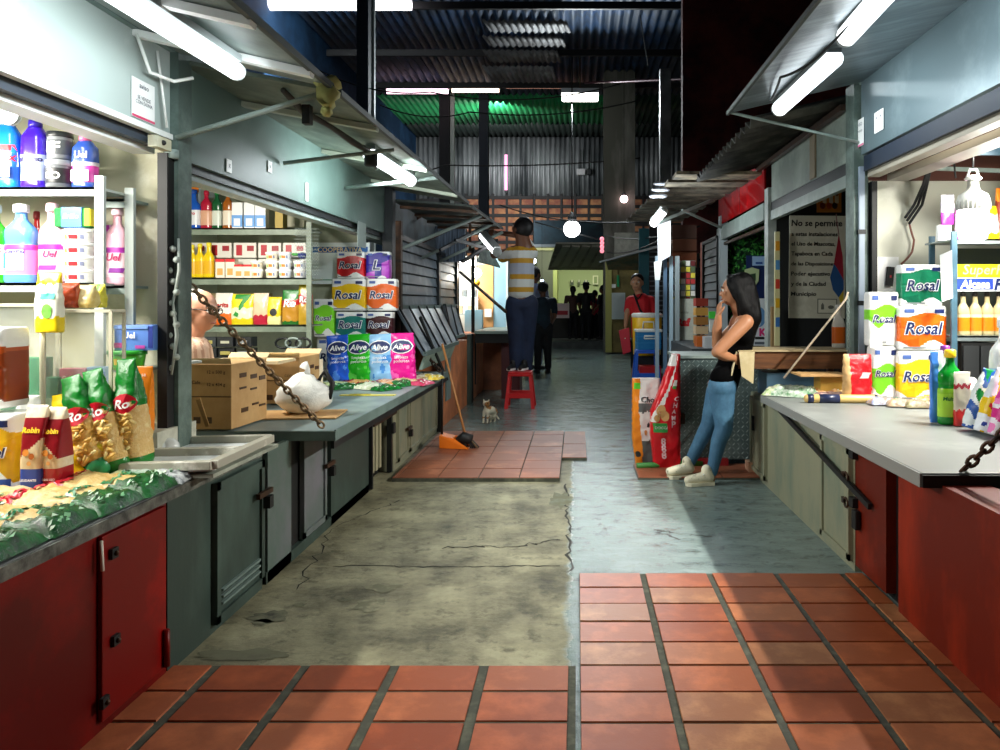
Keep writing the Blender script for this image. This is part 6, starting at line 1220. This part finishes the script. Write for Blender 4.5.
m = MB(); m.slab([at(654, 262, 10), at(662, 260, 10), at(660, 280, 10), at(655, 280, 10)], (0, .01, 0), WHITE); tag(m.build('white_cup_sheet'), 'small folded white sheet below the glossy banner', 'paper')
for px, w_, c in ((657, .05, '#8fa4b4'), (665, .05, '#54708c'), (671, .05, '#a4bccb'), (677, .06, '#8b979a')): m = MB(); m.box((W(px, 10.4), 10.4, 1.0), (w_, .06, 2.2), mat(c, .5)); struct(m.build('column'))
m = MB(); m.bar(at(652, 225, 9.9), at(722, 196, 11.2), .04, .04, GREYL); m.bar(at(682, 210, 10.4), at(722, 228, 11.2), .03, .03, GREYL); tag(m.build('awning_frame_arm'), 'pale forked arm reaching from the red panel to the lamp', 'frame')
tube_lamp('bright short lamp at the end of the forked arm', at(653, 224, 9.9), at(664, 211, 9.7), .1, 8)
m = MB()
for k in range(6): m.ball(at(655 + k * 2.2, 196 - (k % 3) * 6, 9.8), .05, mat('#c8ccd6', .4), 8, (1.6, 1, .6))
tag(m.build('white_flowers'), 'cluster of crumpled white plastic above the short lamp', 'plastic')
m = MB(); m.box(at(665, 140, 13.9), (.2, .2, 2.6), mat('#7d8284', .5, grime='#4c5154', scale=2)); struct(m.build('column'))
m = MB(); m.box((W(646, 15.6), 15.6, 1.5), (.3, .08, 3.0), mat('#1d6470', .6)); m.box((W(656, 15.6), 15.5, 1.6), (.3, .08, 3.0), mat('#15181c')); 
for k in range(18): m.box((W(656, 15.5), 15.44, .9 + k * .1), (.28, .02, .03), mat('#59636a'))
tag(m.build('louvre_door'), 'teal and black louvred door behind the red-shirted man', 'door')
m = MB()
for k in range(5): m.box((W(702, 9.6), 9.7, .98 + k * .12), (.16, .2, .1), mat(('#c8862a', '#e0c49a', '#b07a3a', '#d8a24a', '#a83a2a')[k], .5))
tag(m.build('stacked_snacks'), 'stack of brown and yellow snack boxes between the salmon post and shutter', 'boxes')
m = MB(); m.box((W(704, 9.0), 9.0, .99), (.2, .2, .12), mat('#c8641c')); tag(m.build('orange_box'), 'orange box on the ledge behind the locker', 'box')
m = MB(); m.box((W(711, 8.75), 8.75, .995), (.17, .2, .13), mat('#c8ccd0')); tag(m.build('white_box'), 'white box on the locker ledge left of the woman elbow', 'box')
m = MB(); m.box(at(712, 315, 8.6), (.07, .05, .08), mat('#4ad84a')); m.box(at(713, 326, 8.6), (.08, .06, .14), mat('#dfe4e0')); tag(m.build('green_cards'), 'bright green and white cards hanging beside the woman chin', 'card')
m = MB(); m.span((1.3, 8.5, 0), (2.1, 11.2, .93), mat('#3a4246', .6)); tag(m.build('ledge_cabinet'), 'dark cabinet row beyond the diamond plate locker', 'cabinet')

# ================= PEOPLE AND THE CAT =================
DG_ = None
def bake(m, name, parent, mm, voxel=.012, smooth=4, fac=.6):
    o = m.build(name); rm = o.modifiers.new('r', 'REMESH'); rm.mode = 'VOXEL'; rm.voxel_size = voxel; sm = o.modifiers.new('s', 'SMOOTH'); sm.iterations = smooth; sm.factor = fac
    bpy.context.view_layer.update(); dg = bpy.context.evaluated_depsgraph_get(); me = bpy.data.meshes.new_from_object(o.evaluated_get(dg)); old = o.data
    o.modifiers.clear(); o.data = me; me.materials.clear(); me.materials.append(mm)
    for p in me.polygons: p.use_smooth = True
    for p in me.polygons: p.material_index = 0
    bpy.data.meshes.remove(old); me.name = name; o.parent = parent; return o
X0 = mat('#888888')
def cap(m, a, b, r1, r2):                              # tapered limb with round ends
    a, b = Vector(a), Vector(b); n = 10; d = b - a; L = d.length; pts = []; rs = []
    if L < 1e-5: m.ball(a, r1, X0, 10); return
    u = d / L
    for i in range(5): th = math.pi / 2 * i / 4; pts.append(a - u * (r1 * math.cos(th))); rs.append(max(.002, r1 * math.sin(th)))
    for i in range(4, -1, -1): th = math.pi / 2 * i / 4; pts.append(b + u * (r2 * math.cos(th))); rs.append(max(.002, r2 * math.sin(th)))
    m.tube(pts, rs, X0, 12)
def chainc(m, P, Rr):
    for i in range(len(P) - 1): cap(m, P[i], P[i + 1], Rr[i], Rr[i + 1])
def ell(m, c, r, rot=None):
    b = MB(); b.ball((0, 0, 0), 1, X0, 12, r); 
    M = Matrix.Translation(Vector(c)) @ ((rot or Matrix.Identity(3)).to_4x4())
    for v in b.bm.verts: v.co = M @ v.co
    vs = [v.co.copy() for v in b.bm.verts]; b.bm.verts.index_update(); fs = [tuple(v.index for v in f.verts) for f in b.bm.faces]; b.bm.free(); m.faces(vs, fs, X0)
def basis(f, up=(0, 0, 1)):                            # columns: right, forward, up
    f = Vector(f).normalized(); u = Vector(up); r = f.cross(u).normalized(); u = r.cross(f); return Matrix((r, f, u)).transposed()
def head(m, c, s, fwd, up=(0, 0, 1)):                  # s = head height; adds skull, jaw, nose, ears, brow, lips
    B = basis(fwd, up); P = lambda x, y, z: Vector(c) + B @ Vector((x * s, y * s, z * s))
    ell(m, P(0, -.04, .1), (s * .34, s * .41, s * .4), B); ell(m, P(0, .1, -.12), (s * .27, s * .3, s * .36), B); ell(m, P(0, .2, -.34), (s * .13, s * .13, s * .11), B)
    cap(m, P(0, .37, .05), P(0, .46, -.08), s * .035, s * .055); ell(m, P(0, .36, -.22), (s * .11, s * .06, s * .035), B); ell(m, P(0, .35, -.26), (s * .09, s * .055, s * .03), B)
    ell(m, P(0, .34, .12), (s * .22, s * .07, s * .05), B)
    for k in (-1, 1): ell(m, P(k * .34, -.02, -.02), (s * .045, s * .09, s * .13), B); ell(m, P(k * .17, .28, -.06), (s * .1, s * .09, s * .09), B)
    return P, B
def face(parent, P, s, iris='#2a1a10', lips='#9a5448'):
    m = MB()
    for k in (-1, 1): m.ball(P(k * .14, .335, .045), s * .05, mat('#e8e4de', .3), 8); m.ball(P(k * .14, .372, .045), s * .026, mat(iris, .2), 8)
    m.build('eyes', parent); m = MB()
    for k in (-1, 1): m.tube([P(k * .07, .385, .14), P(k * .15, .385, .165), P(k * .24, .32, .14)], s * .018, mat('#20140e'), 6)
    m.build('eyebrows', parent); m = MB(); m.tube([P(-.1, .385, -.24), P(0, .425, -.235), P(.1, .385, -.24)], [s * .012, s * .026, s * .012], mat(lips, .4), 8); m.build('lips', parent)
def hand(m, w, d, palm_n, s=.18, curl=.5, spread=1, thumb=1):
    """palm from wrist w along d; palm_n = normal of the palm; five separate bent fingers"""
    d = Vector(d).normalized(); nn = Vector(palm_n); nn = (nn - d * nn.dot(d)).normalized(); x = d.cross(nn).normalized() * thumb; w = Vector(w)
    for k in (-1.2, -.4, .4, 1.2): cap(m, w + x * (k * .008), w + d * (s * .46) + x * (k * s * .12), s * .09, s * .075)
    for k, L in ((-1.5, .36), (-.5, .44), (.5, .42), (1.5, .32)):
        p = w + d * (s * .5) + x * (k * s * .115); dd = d.copy(); r = s * .055
        for j in range(3):
            a = curl * (.5 + j * .5); dd = (d * math.cos(a * (j + 1) * .6) + nn * math.sin(a * (j + 1) * .6)).normalized(); q = p + dd * (s * L * (.42 - j * .07)); cap(m, p, q, r, r * .9); p = q; r *= .92
    p = w + d * (s * .12) - x * (s * .2); q = p - x * (s * .14) + d * (s * .16) + nn * (s * .06); cap(m, w + d * (s * .08) - x * (s * .08), p, s * .08, s * .075); cap(m, p, q, s * .075, s * .06); cap(m, q, q + d * (s * .16) + nn * s * .05, s * .06, s * .05)
SK1 = mat('#a87250', .5); SK2 = mat('#6e4630', .5); SK3 = mat('#c49474', .5)

# -- woman leaning at the locker --
Yw = 6.1; pw = lambda px, py, dy=0: at(px, py, Yw + dy)
t = thing('person', 'woman with long black hair, black top and jeans, hand at her mouth', 'person', (W(712, Yw), Yw, 0))
inv = Vector((W(712, Yw), Yw, 0)); w_ = lambda px, py, dy=0: pw(px, py, dy) - inv
m = MB(); hc = w_(734, 291, 0); HS_ = .25
P, B = head(m, hc, HS_, (-.93, .22, -.08), (.1, 0, 1))
chainc(m, [hc + Vector((.01, 0, -.08)), w_(741, 318)], [.05, .055])
chainc(m, [w_(741, 324, 0), w_(737, 345, 0), w_(729, 366, 0), w_(722, 386, 0)], [.095, .105, .09, .12]); cap(m, w_(742, 322, -.13), w_(740, 322, .15), .055, .055)
# near arm (hand folded under the far elbow), far arm (hand at the mouth)
sh, el_ = w_(746, 322, -.17), w_(717, 352, -.25); chainc(m, [sh, (sh + el_) / 2, el_], [.062, .056, .046]); wr = w_(733, 358, -.14); chainc(m, [el_, w_(725, 356, -.2), wr], [.045, .042, .028]); hand(m, wr, (.8, .5, .1), (0, 1, 0), .17, .5)
sh2_, el2 = w_(738, 324, .15), w_(717, 345, .02); chainc(m, [sh2_, el2], [.052, .044]); wr2 = w_(718.5, 316, -.05); chainc(m, [el2, w_(717, 330, -.02), wr2], [.043, .041, .028]); hand(m, wr2, (.12, .25, 1), (.9, .2, -.3), .165, .75)
# legs under the jeans, ankles
cap(m, w_(689, 462, .15), w_(688, 470, .15), .04, .038); cap(m, w_(712, 470, -.1), w_(711, 478, -.1), .04, .038)
bake(m, 'body', t, SK1, .009, 3)
face(t, P, HS_)
m = MB(); hh = [P(0, -.12, .2)]; ell(m, P(0, -.16, .15), (HS_ * .40, HS_ * .42, HS_ * .42), B)
for k in (-1, 1): chainc(m, [P(k * .2, -.08, .3), P(k * .34, -.2, -.1), P(k * .33, -.3, -.6), P(k * .3, -.36, -1.05)], [.06, .055, .055, .035])
chainc(m, [P(0, -.3, .2), P(0, -.38, -.3), P(0, -.42, -.9), P(0, -.4, -1.4)], [.1, .1, .1, .05]); chainc(m, [P(.12, -.4, 0), P(.16, -.38, -.8), P(.13, -.36, -1.3)], [.08, .075, .04]); chainc(m, [P(-.12, -.4, 0), P(-.16, -.38, -.8), P(-.13, -.36, -1.25)], [.08, .075, .04])
chainc(m, [P(0, .1, .46), P(-.3, .05, .2), P(-.35, -.06, -.2)], [.03, .04, .03]); chainc(m, [P(0, .1, .46), P(.3, .05, .2), P(.35, -.06, -.2)], [.03, .04, .03])
bake(m, 'hair', t, mat('#050405', .45, bump=.4, scale=30, stretch=(6, 6, .5), spec=.15), .011, 2)
m = MB(); chainc(m, [w_(742, 330, 0), w_(738, 348, 0), w_(730, 366, 0), w_(723, 384, 0)], [.115, .118, .108, .125]); cap(m, w_(743, 335, -.09), w_(742, 335, .09), .085, .085)
for k in (-.08, .09): chainc(m, [w_(742, 326, k), w_(743, 317, k * 1.1)], [.045, .03])
cap(m, w_(722, 378, -.08), w_(722, 380, .08), .1, .1); bake(m, 'top', t, mat('#050506', .9, spec=.05), .012, 3)
m = MB(); hip = w_(722, 388, 0); cap(m, w_(722, 387, -.07), w_(722, 387, .07), .118, .118)
chainc(m, [w_(722, 392, -.07), w_(724, 428, -.1), w_(719, 440, -.1), w_(712, 472, -.1)], [.108, .072, .065, .045]); chainc(m, [w_(718, 392, .07), w_(709, 425, .1), w_(700, 442, .13), w_(688, 466, .15)], [.1, .07, .06, .044])
bake(m, 'jeans', t, mat('#4f7f9e', .7, grime='#3a6482', amt=.3, scale=6, bump=.3), .011, 2)
def shoe(parent, heel, toe, mm_, sole):
    heel, toe = Vector(heel), Vector(toe); d = toe - heel; m = MB(); chainc(m, [heel + Vector((0, 0, .05)), heel + d * .5 + Vector((0, 0, .045)), toe + Vector((0, 0, .035))], [.045, .043, .034]); cap(m, heel + Vector((0, 0, .05)), heel + d * .12 + Vector((0, 0, .11)), .045, .042); o = bake(m, 'shoe', parent, mm_, .009, 2)
    m = MB(); n = d.normalized(); s = Vector((-n.y, n.x, 0)); vs = []
    prof = [(-.22, .03), (-.18, .045), (.2, .042), (.6, .05), (.95, .045), (1.08, .028), (1.12, 0)]
    L = d.length; A = [heel + d * a + s * b for a, b in prof] + [heel + d * a - s * b for a, b in reversed(prof[:-1])]; A = [Vector((p.x, p.y, .002)) for p in A]; k = len(A); vs = A + [p + Vector((0, 0, .028)) for p in A]
    m.faces(vs, [tuple(range(k)), tuple(range(2 * k - 1, k - 1, -1))] + [(i, (i + 1) % k, (i + 1) % k + k, i + k) for i in range(k)], sole); m.build('sole', o); return o
SN = mat('#5a4a30', .7, grime='#ece4c8', amt=.1, scale=26); SO = mat('#e6dfc4', .6)
f1 = W(709, 5.97) - inv.x; shoe(t, (f1, -.12, .012), (f1 - .17, -.16, .012), SN, SO); f2 = W(689, 6.25) - inv.x; shoe(t, (f2, .13, .028), (f2 - .17, .08, .028), SN, SO)
for (a, b, c) in ((f1 - .05, -.135, 0), (f2 - .05, .115, .016)): m = MB(); [m.tube([(a - .02 * k, b - .04, .09 + c - .012 * k), (a - .02 * k, b + .04, .09 + c - .012 * k)], .005, WHITE, 5) for k in range(4)]; m.build('laces', t)

# -- man on the stool, seen from behind, arms raised --
Ym = 10.65; inv2 = Vector((W(521, Ym), Ym, 0)); s_ = lambda px, py, dy=0: at(px, py, Ym + dy) - inv2
t = thing('person', 'man in yellow and white striped shirt standing on the red stool, arms raised', 'person', inv2)
m = MB(); P, B = head(m, s_(521.5, 229), .34, (-.7, .6, .25)); chainc(m, [s_(522, 236), s_(524, 247)], [.1, .12]); chainc(m, [s_(522, 254), s_(522, 280), s_(522, 300)], [.15, .15, .15]); cap(m, s_(513, 251), s_(531, 251), .08, .08)
chainc(m, [s_(512, 252, -.02), s_(494, 255, .1), s_(492, 240, .15)], [.07, .055, .036]); hand(m, s_(491.5, 240, .15), (-.1, .2, 1), (.5, 1, 0), .22, .6)
chainc(m, [s_(530, 250, .1), s_(521, 236, .3), s_(500, 233, .3)], [.07, .052, .036]); hand(m, s_(500, 233, .3), (-1, .1, .25), (0, 0, 1), .22, .5, thumb=-1); bake(m, 'body', t, SK2, .014, 3); face(t, P, .34)
m = MB(); ell(m, P(0, -.1, .1), (.34 * .39, .34 * .44, .34 * .44), B); bake(m, 'hair', t, mat('#0c0a0a', .6), .014, 2)
m = MB(); chainc(m, [s_(522, 256), s_(522, 278), s_(521, 291)], [.175, .18, .185]); cap(m, s_(512, 253), s_(531, 253), .1, .1); chainc(m, [s_(511, 253), s_(503, 257, .05)], [.09, .085]); chainc(m, [s_(531, 252), s_(527, 244, .2)], [.09, .085])
o = bake(m, 'shirt', t, WHITE, .014, 3); SY, SWt, SGy = mat('#b98a1c', .7), mat('#c9ccc8', .7), mat('#a9b0c0', .7); o.data.materials.clear()
for q in (SY, SWt, SGy): o.data.materials.append(q)
for p in o.data.polygons:
    yy = CY - (p.center.z - H) * F / Ym; p.material_index = 0 if (246 < yy < 251 or 259 < yy < 264 or 274 < yy < 279 or 287 < yy < 292) else (2 if 264 <= yy < 274 else 1)
m = MB(); cap(m, s_(517, 304), s_(527, 304), .165, .165); chainc(m, [s_(516, 308), s_(516, 340), s_(516, 371)], [.16, .11, .09]); chainc(m, [s_(528, 308), s_(527, 340, .08), s_(526, 371, .08)], [.15, .11, .09]); bake(m, 'jeans', t, mat('#16294a', .8, grime='#0d1830', scale=3), .016, 3)
for px in (514, 525): p = s_(px, 374); shoe(t, (p.x, -.05, 0), (p.x - .05, -.2, 0), BLACK, WHITE)
for o in list(t.children):
    if o.name.startswith('shoe'): o.location.z = .505
# -- man in red shirt --
Yr = 14.6; inv3 = Vector((W(640, Yr), Yr, 0)); r_ = lambda px, py, dy=0: at(px, py, Yr + dy) - inv3
t = thing('person', 'dark-haired man in red polo shirt with strap, holding a red folder behind the coolers', 'person', inv3)
m = MB(); P, B = head(m, r_(637, 283), .35, (-.25, -1, 0)); chainc(m, [r_(638, 290), r_(640, 298)], [.075, .08]); chainc(m, [r_(641, 302), r_(641, 330), r_(640, 345)], [.17, .17, .16]); cap(m, r_(631, 300), r_(650, 300), .09, .09)
chainc(m, [r_(630, 301), r_(626.5, 316, -.05), r_(625.5, 326, -.1)], [.07, .055, .036]); hand(m, r_(625.5, 327, -.1), (-.1, 0, -1), (1, 0, 0), .2, .7); chainc(m, [r_(651, 301), r_(655, 313), r_(656, 324, -.1)], [.075, .06, .038]); hand(m, r_(656, 324, -.1), (0, 0, -1), (-1, 0, 0), .2, .4)
chainc(m, [r_(636, 345), r_(635, 375), (r_(635, 1).x, 0, .05)], [.11, .08, .06]); chainc(m, [r_(646, 345), r_(646, 375), (r_(646, 1).x, 0, .05)], [.11, .08, .06]); bake(m, 'body', t, SK3, .016, 3); face(t, P, .35)
m = MB(); ell(m, P(0, -.1, .2), (.35 * .37, .35 * .42, .35 * .36), B); bake(m, 'hair', t, mat('#120e0c', .5), .015, 2)
m = MB(); chainc(m, [r_(641, 303), r_(641, 325), r_(641, 340)], [.2, .2, .19]); cap(m, r_(631, 301), r_(650, 301), .11, .11); chainc(m, [r_(630, 302), r_(628, 311)], [.1, .085]); chainc(m, [r_(651, 302), r_(654, 311)], [.1, .09]); bake(m, 'shirt', t, mat('#d8202c', .7), .016, 3)
m = MB(); m.tube([r_(634, 294, -.12), r_(640, 310, -.23), r_(650, 322, -.22)], .02, BLACK, 6); m.tube([r_(634, 294.5, -.15), r_(638, 299, -.2), r_(642, 294, -.15)], .015, BLACK, 6); m.build('strap', t)
m = MB(); cap(m, r_(635, 345), r_(646, 345), .17, .17); chainc(m, [r_(636, 350), (r_(635, 1).x, 0, .55), (r_(635, 1).x, 0, .12)], [.14, .1, .08]); chainc(m, [r_(646, 350), (r_(646, 1).x, 0, .55), (r_(646, 1).x, 0, .12)], [.14, .1, .08]); bake(m, 'trousers', t, mat('#14161c', .8), .02, 2)
for px in (635, 646): p = r_(px, 1); shoe(t, (p.x, 0, 0), (p.x, -.2, 0), BLACK, BLACK)
t2 = thing('red_folder', 'pinkish red folder held low by the man in the red polo', 'folder', at(624, 341, Yr - .2)); m = MB(); m.slab([(-.1, 0, .2), (.1, 0, .26), (.13, 0, -.2), (-.02, 0, -.26)], (0, .03, 0), mat('#e0304a', .4)); m.build('cover', t2); m = MB(); m.ball((.02, -.01, .05), .012, WHITE, 6); m.build('button', t2)
# -- old man in second stall --
Yo = 4.85; inv4 = Vector((W(198, Yo), Yo, 0)); o_ = lambda px, py, dy=0: at(px, py, Yo + dy) - inv4
t = thing('person', 'bald old man with glasses and striped beige shirt sitting behind the cardboard boxes', 'person', inv4)
m = MB(); HO = .27; P, B = head(m, o_(201, 311), HO, (.95, -.25, -.12)); chainc(m, [o_(197, 328), o_(191, 345)], [.055, .06]); chainc(m, [o_(192, 355), o_(190, 380), o_(190, 410), (o_(190, 1).x, 0, .55)], [.12, .15, .16, .15]); 
chainc(m, [o_(193, 352, -.15), o_(197, 392, -.17), o_(215, 398, -.05)], [.06, .045, .03]); hand(m, o_(215, 398, -.05), (1, .2, 0), (0, 0, -1), .18, .5); chainc(m, [o_(193, 352, .18), o_(197, 392, .2), o_(215, 398, .2)], [.06, .045, .03]); hand(m, o_(215, 398, .2), (1, 0, 0), (0, 0, -1), .18, .5)
chainc(m, [(o_(190, 1).x, -.1, .5), (o_(190, 1).x + .4, -.1, .5), (o_(190, 1).x + .4, -.1, .06)], [.09, .07, .05]); chainc(m, [(o_(190, 1).x, .1, .5), (o_(190, 1).x + .4, .1, .5), (o_(190, 1).x + .4, .1, .06)], [.09, .07, .05]); bake(m, 'body', t, mat('#b98468', .5), .010, 3); face(t, P, HO)
m = MB(); ell(m, P(0, -.22, .04), (HO * .38, HO * .3, HO * .3), B); ell(m, P(0, -.16, .25), (HO * .31, HO * .34, HO * .27), B); bake(m, 'hair', t, mat('#cfcac4', .7), .011, 2)
m = MB()
for k in (-1, 1):
    m.tube([P(k * .14 + .09 * math.cos(a), .42, .04 + .07 * math.sin(a)) for a in [i * .7 for i in range(10)]], .003, BLACK, 5); m.tube([P(k * .23, .41, .06), P(k * .36, .0, .06)], .003, BLACK, 5)
m.build('glasses', t)
m = MB(); chainc(m, [o_(191, 354), o_(190, 380), o_(190, 412)], [.135, .165, .175]); cap(m, o_(192, 352, -.14), o_(192, 352, .16), .085, .085); chainc(m, [o_(193, 352, -.15), o_(196, 376, -.17)], [.08, .065]); chainc(m, [o_(193, 352, .18), o_(196, 376, .2)], [.08, .065])
o = bake(m, 'shirt', t, WHITE, .012, 2); sh_ = mat('#c9a890', .7); st_ = mat('#a9826a', .7); o.data.materials.clear(); o.data.materials.append(sh_); o.data.materials.append(st_)
for p in o.data.polygons: p.material_index = int(math.floor((p.center.x + p.center.y) * 45)) % 3 == 0
m = MB(); chainc(m, [(o_(190, 1).x, -.1, .5), (o_(190, 1).x + .4, -.1, .5), (o_(190, 1).x + .4, -.1, .1)], [.12, .09, .07]); chainc(m, [(o_(190, 1).x, .1, .5), (o_(190, 1).x + .4, .1, .5), (o_(190, 1).x + .4, .1, .1)], [.12, .09, .07]); bake(m, 'trousers', t, DARKM, .016, 2)
m = MB(); m.box((inv4.x - .06, inv4.y, .2), (.3, .36, .4), WOOD); tag(m.build('seat_box'), 'low wooden seat box under the old man', 'seat')
# -- figures in the background --
def figure(label, px, top, Y, zb, skin, hair, shirt, trousers, turn=(0, 1, 0), arm=0, hat=False, long=False, armb=.25):
    h = Z(top, Y) - zb; s = h / 7.5 * 1.2; t = thing('person', label, 'person', (W(px, Y), Y, zb)); f = Vector(turn).normalized(); r = Vector((f.y, -f.x, 0)); V = lambda x, y, z: r * (x * h) + f * (y * h) + Vector((0, 0, z * h))
    m = MB(); P, B = head(m, V(0, .01, .935), s, turn); cap(m, V(0, 0, .87), V(0, 0, .83), .03 * h, .035 * h); chainc(m, [V(0, 0, .77), V(0, 0, .64), V(0, 0, .53)], [.07 * h, .065 * h, .075 * h]); cap(m, V(-.1, 0, .8), V(.1, 0, .8), .035 * h, .035 * h)
    for k in (-1, 1):
        up = arm if k > 0 else 0; e = V(k * .14, .02 + .05 * up, .63); w = V(k * .12, armb * (.5 + up * .5), .53 + .14 * up); chainc(m, [V(k * .12, 0, .8), e, w], [.03 * h, .025 * h, .017 * h]); hand(m, w, (w - e), r * -k, .1 * h, .6, thumb=k)
        chainc(m, [V(k * .05, 0, .5), V(k * .055, .01, .28), V(k * .06, 0, .04)], [.05 * h, .036 * h, .024 * h])
    bake(m, 'body', t, skin, .016, 2); m = MB(); ell(m, P(0, -.08, .14), (s * .38, s * .45, s * .4), B)
    if long: chainc(m, [P(0, -.3, .1), P(0, -.4, -.7)], [s * .3, s * .2])
    bake(m, 'hair', t, hair, .016, 1)
    if hat: m = MB(); m.lathe([(s * .6, 0), (s * .6, .015), (s * .4, .025), (s * .34, .09), (s * .1, .1)], BLACK, c=P(0, 0, .3), n=16); m.build('hat', t)
    m = MB(); chainc(m, [V(0, 0, .77), V(0, 0, .64), V(0, 0, .52)], [.085 * h, .08 * h, .085 * h]); cap(m, V(-.1, 0, .795), V(.1, 0, .795), .045 * h, .045 * h)
    for k in (-1, 1): chainc(m, [V(k * .12, 0, .8), V(k * .14, .02, .68)], [.042 * h, .036 * h])
    bake(m, 'shirt', t, shirt, .018, 2); m = MB(); cap(m, V(-.04, 0, .5), V(.04, 0, .5), .08 * h, .08 * h)
    for k in (-1, 1): chainc(m, [V(k * .05, 0, .48), V(k * .055, .01, .28), V(k * .06, 0, .07)], [.065 * h, .048 * h, .038 * h])
    bake(m, 'trousers', t, trousers, .018, 2)
    for k in (-1, 1): a, b = V(k * .06, -.02, 0), V(k * .065, .09, 0); shoe(t, a, b, BLACK, BLACK)
    return t
DK = mat('#0c0f14', .8); HR = mat('#0a0808', .7)
figure('man in dark blue jacket standing with his back turned behind the stool', 543, 283, 15.5, 0, SK2, HR, mat('#1c3646', .8, grime='#12222e', scale=3), DK, (-.3, 1, 0))
figure('person in pale clothes half hidden behind the man on the stool', 534, 268, 16.4, 0, SK2, HR, mat('#8a9ab8', .8), mat('#7f8fa8', .8), (.6, .8, 0))
figure('woman in brown top at the far counter, seen from behind', 573, 287, 25.6, .22, SK2, HR, mat('#4a342c', .8), DK, (0, 1, 0), long=True)
figure('tall person in black with a hat at the far counter', 586, 284, 25.3, .22, SK2, HR, mat('#121214', .8), DK, (.1, 1, 0), hat=True)
figure('person in pink shirt at the far counter', 595, 291, 25.8, .22, SK1, HR, mat('#c42a4a', .8), DK, (.3, 1, 0))
figure('person in black leaning at the right side of the far doorway', 603, 286, 25.2, .22, SK2, HR, mat('#18181c', .8), DK, (-.8, .5, 0))
# -- cat --
Yc = F * H / (423 - CY); t = thing('cat', 'white and tan cat standing on the wet floor beyond the tiles', 'cat', (W(489, Yc), Yc, 0), R(0))
m = MB(); q = lambda px, py, dy=0: at(px, py, Yc + dy) - Vector((W(489, Yc), Yc, 0))
chainc(m, [q(487, 411, -.06), q(491, 410, .03), q(493.5, 412, .12)], [.048, .05, .055]); chainc(m, [q(487, 411, -.06), q(486.5, 406, -.07)], [.04, .03]); ell(m, q(486.2, 403.8, -.09), (.042, .044, .036)); ell(m, q(485.8, 404.6, -.13), (.018, .022, .015))
for k in (-1, 1): cap(m, q(486.2 + k * 2.2, 401.5, -.085), q(486.2 + k * 2.8, 398.9, -.085), .014, .004)
for px, dy in ((483.5, -.08), (487.5, -.1)): chainc(m, [q(px + .8, 412, dy), q(px, 418, dy), q(px, 422, dy), q(px - .4, 422.4, dy - .02)], [.022, .015, .012, .013])
for px, dy in ((490.5, .1), (494.5, .13)): chainc(m, [q(px + .5, 412, dy), q(px - 1, 416, dy - .05), q(px + .6, 419.5, dy + .02), q(px, 422.3, dy - .01), q(px - .5, 422.6, dy - .04)], [.035, .024, .014, .012, .012])
chainc(m, [q(494.5, 411, .15), q(496.5, 416, .17), q(499, 419, .16)], [.018, .013, .009])
o = bake(m, 'body', t, WHITE, .007, 2); o.data.materials.clear(); CW, CT, CB = mat('#d8cfb8', .8), mat('#9a6a34', .8), mat('#3a2414', .8)
for c in (CW, CT, CB): o.data.materials.append(c)
for p in o.data.polygons:
    c = p.center; n_ = noise.noise(c * 11 + Vector((3, 1, 2))); p.material_index = (2 if n_ > .38 else 1) if (n_ > -.02 and c.z > .07) else 0
m = MB()
for k in (-1, 1): m.ball(q(486.2 + k * 1.2, 403.5, -.13), .006, BLACK, 6)
m.ball(q(485.8, 404.6, -.153), .004, mat('#b06a6a'), 6); m.build('face', t)
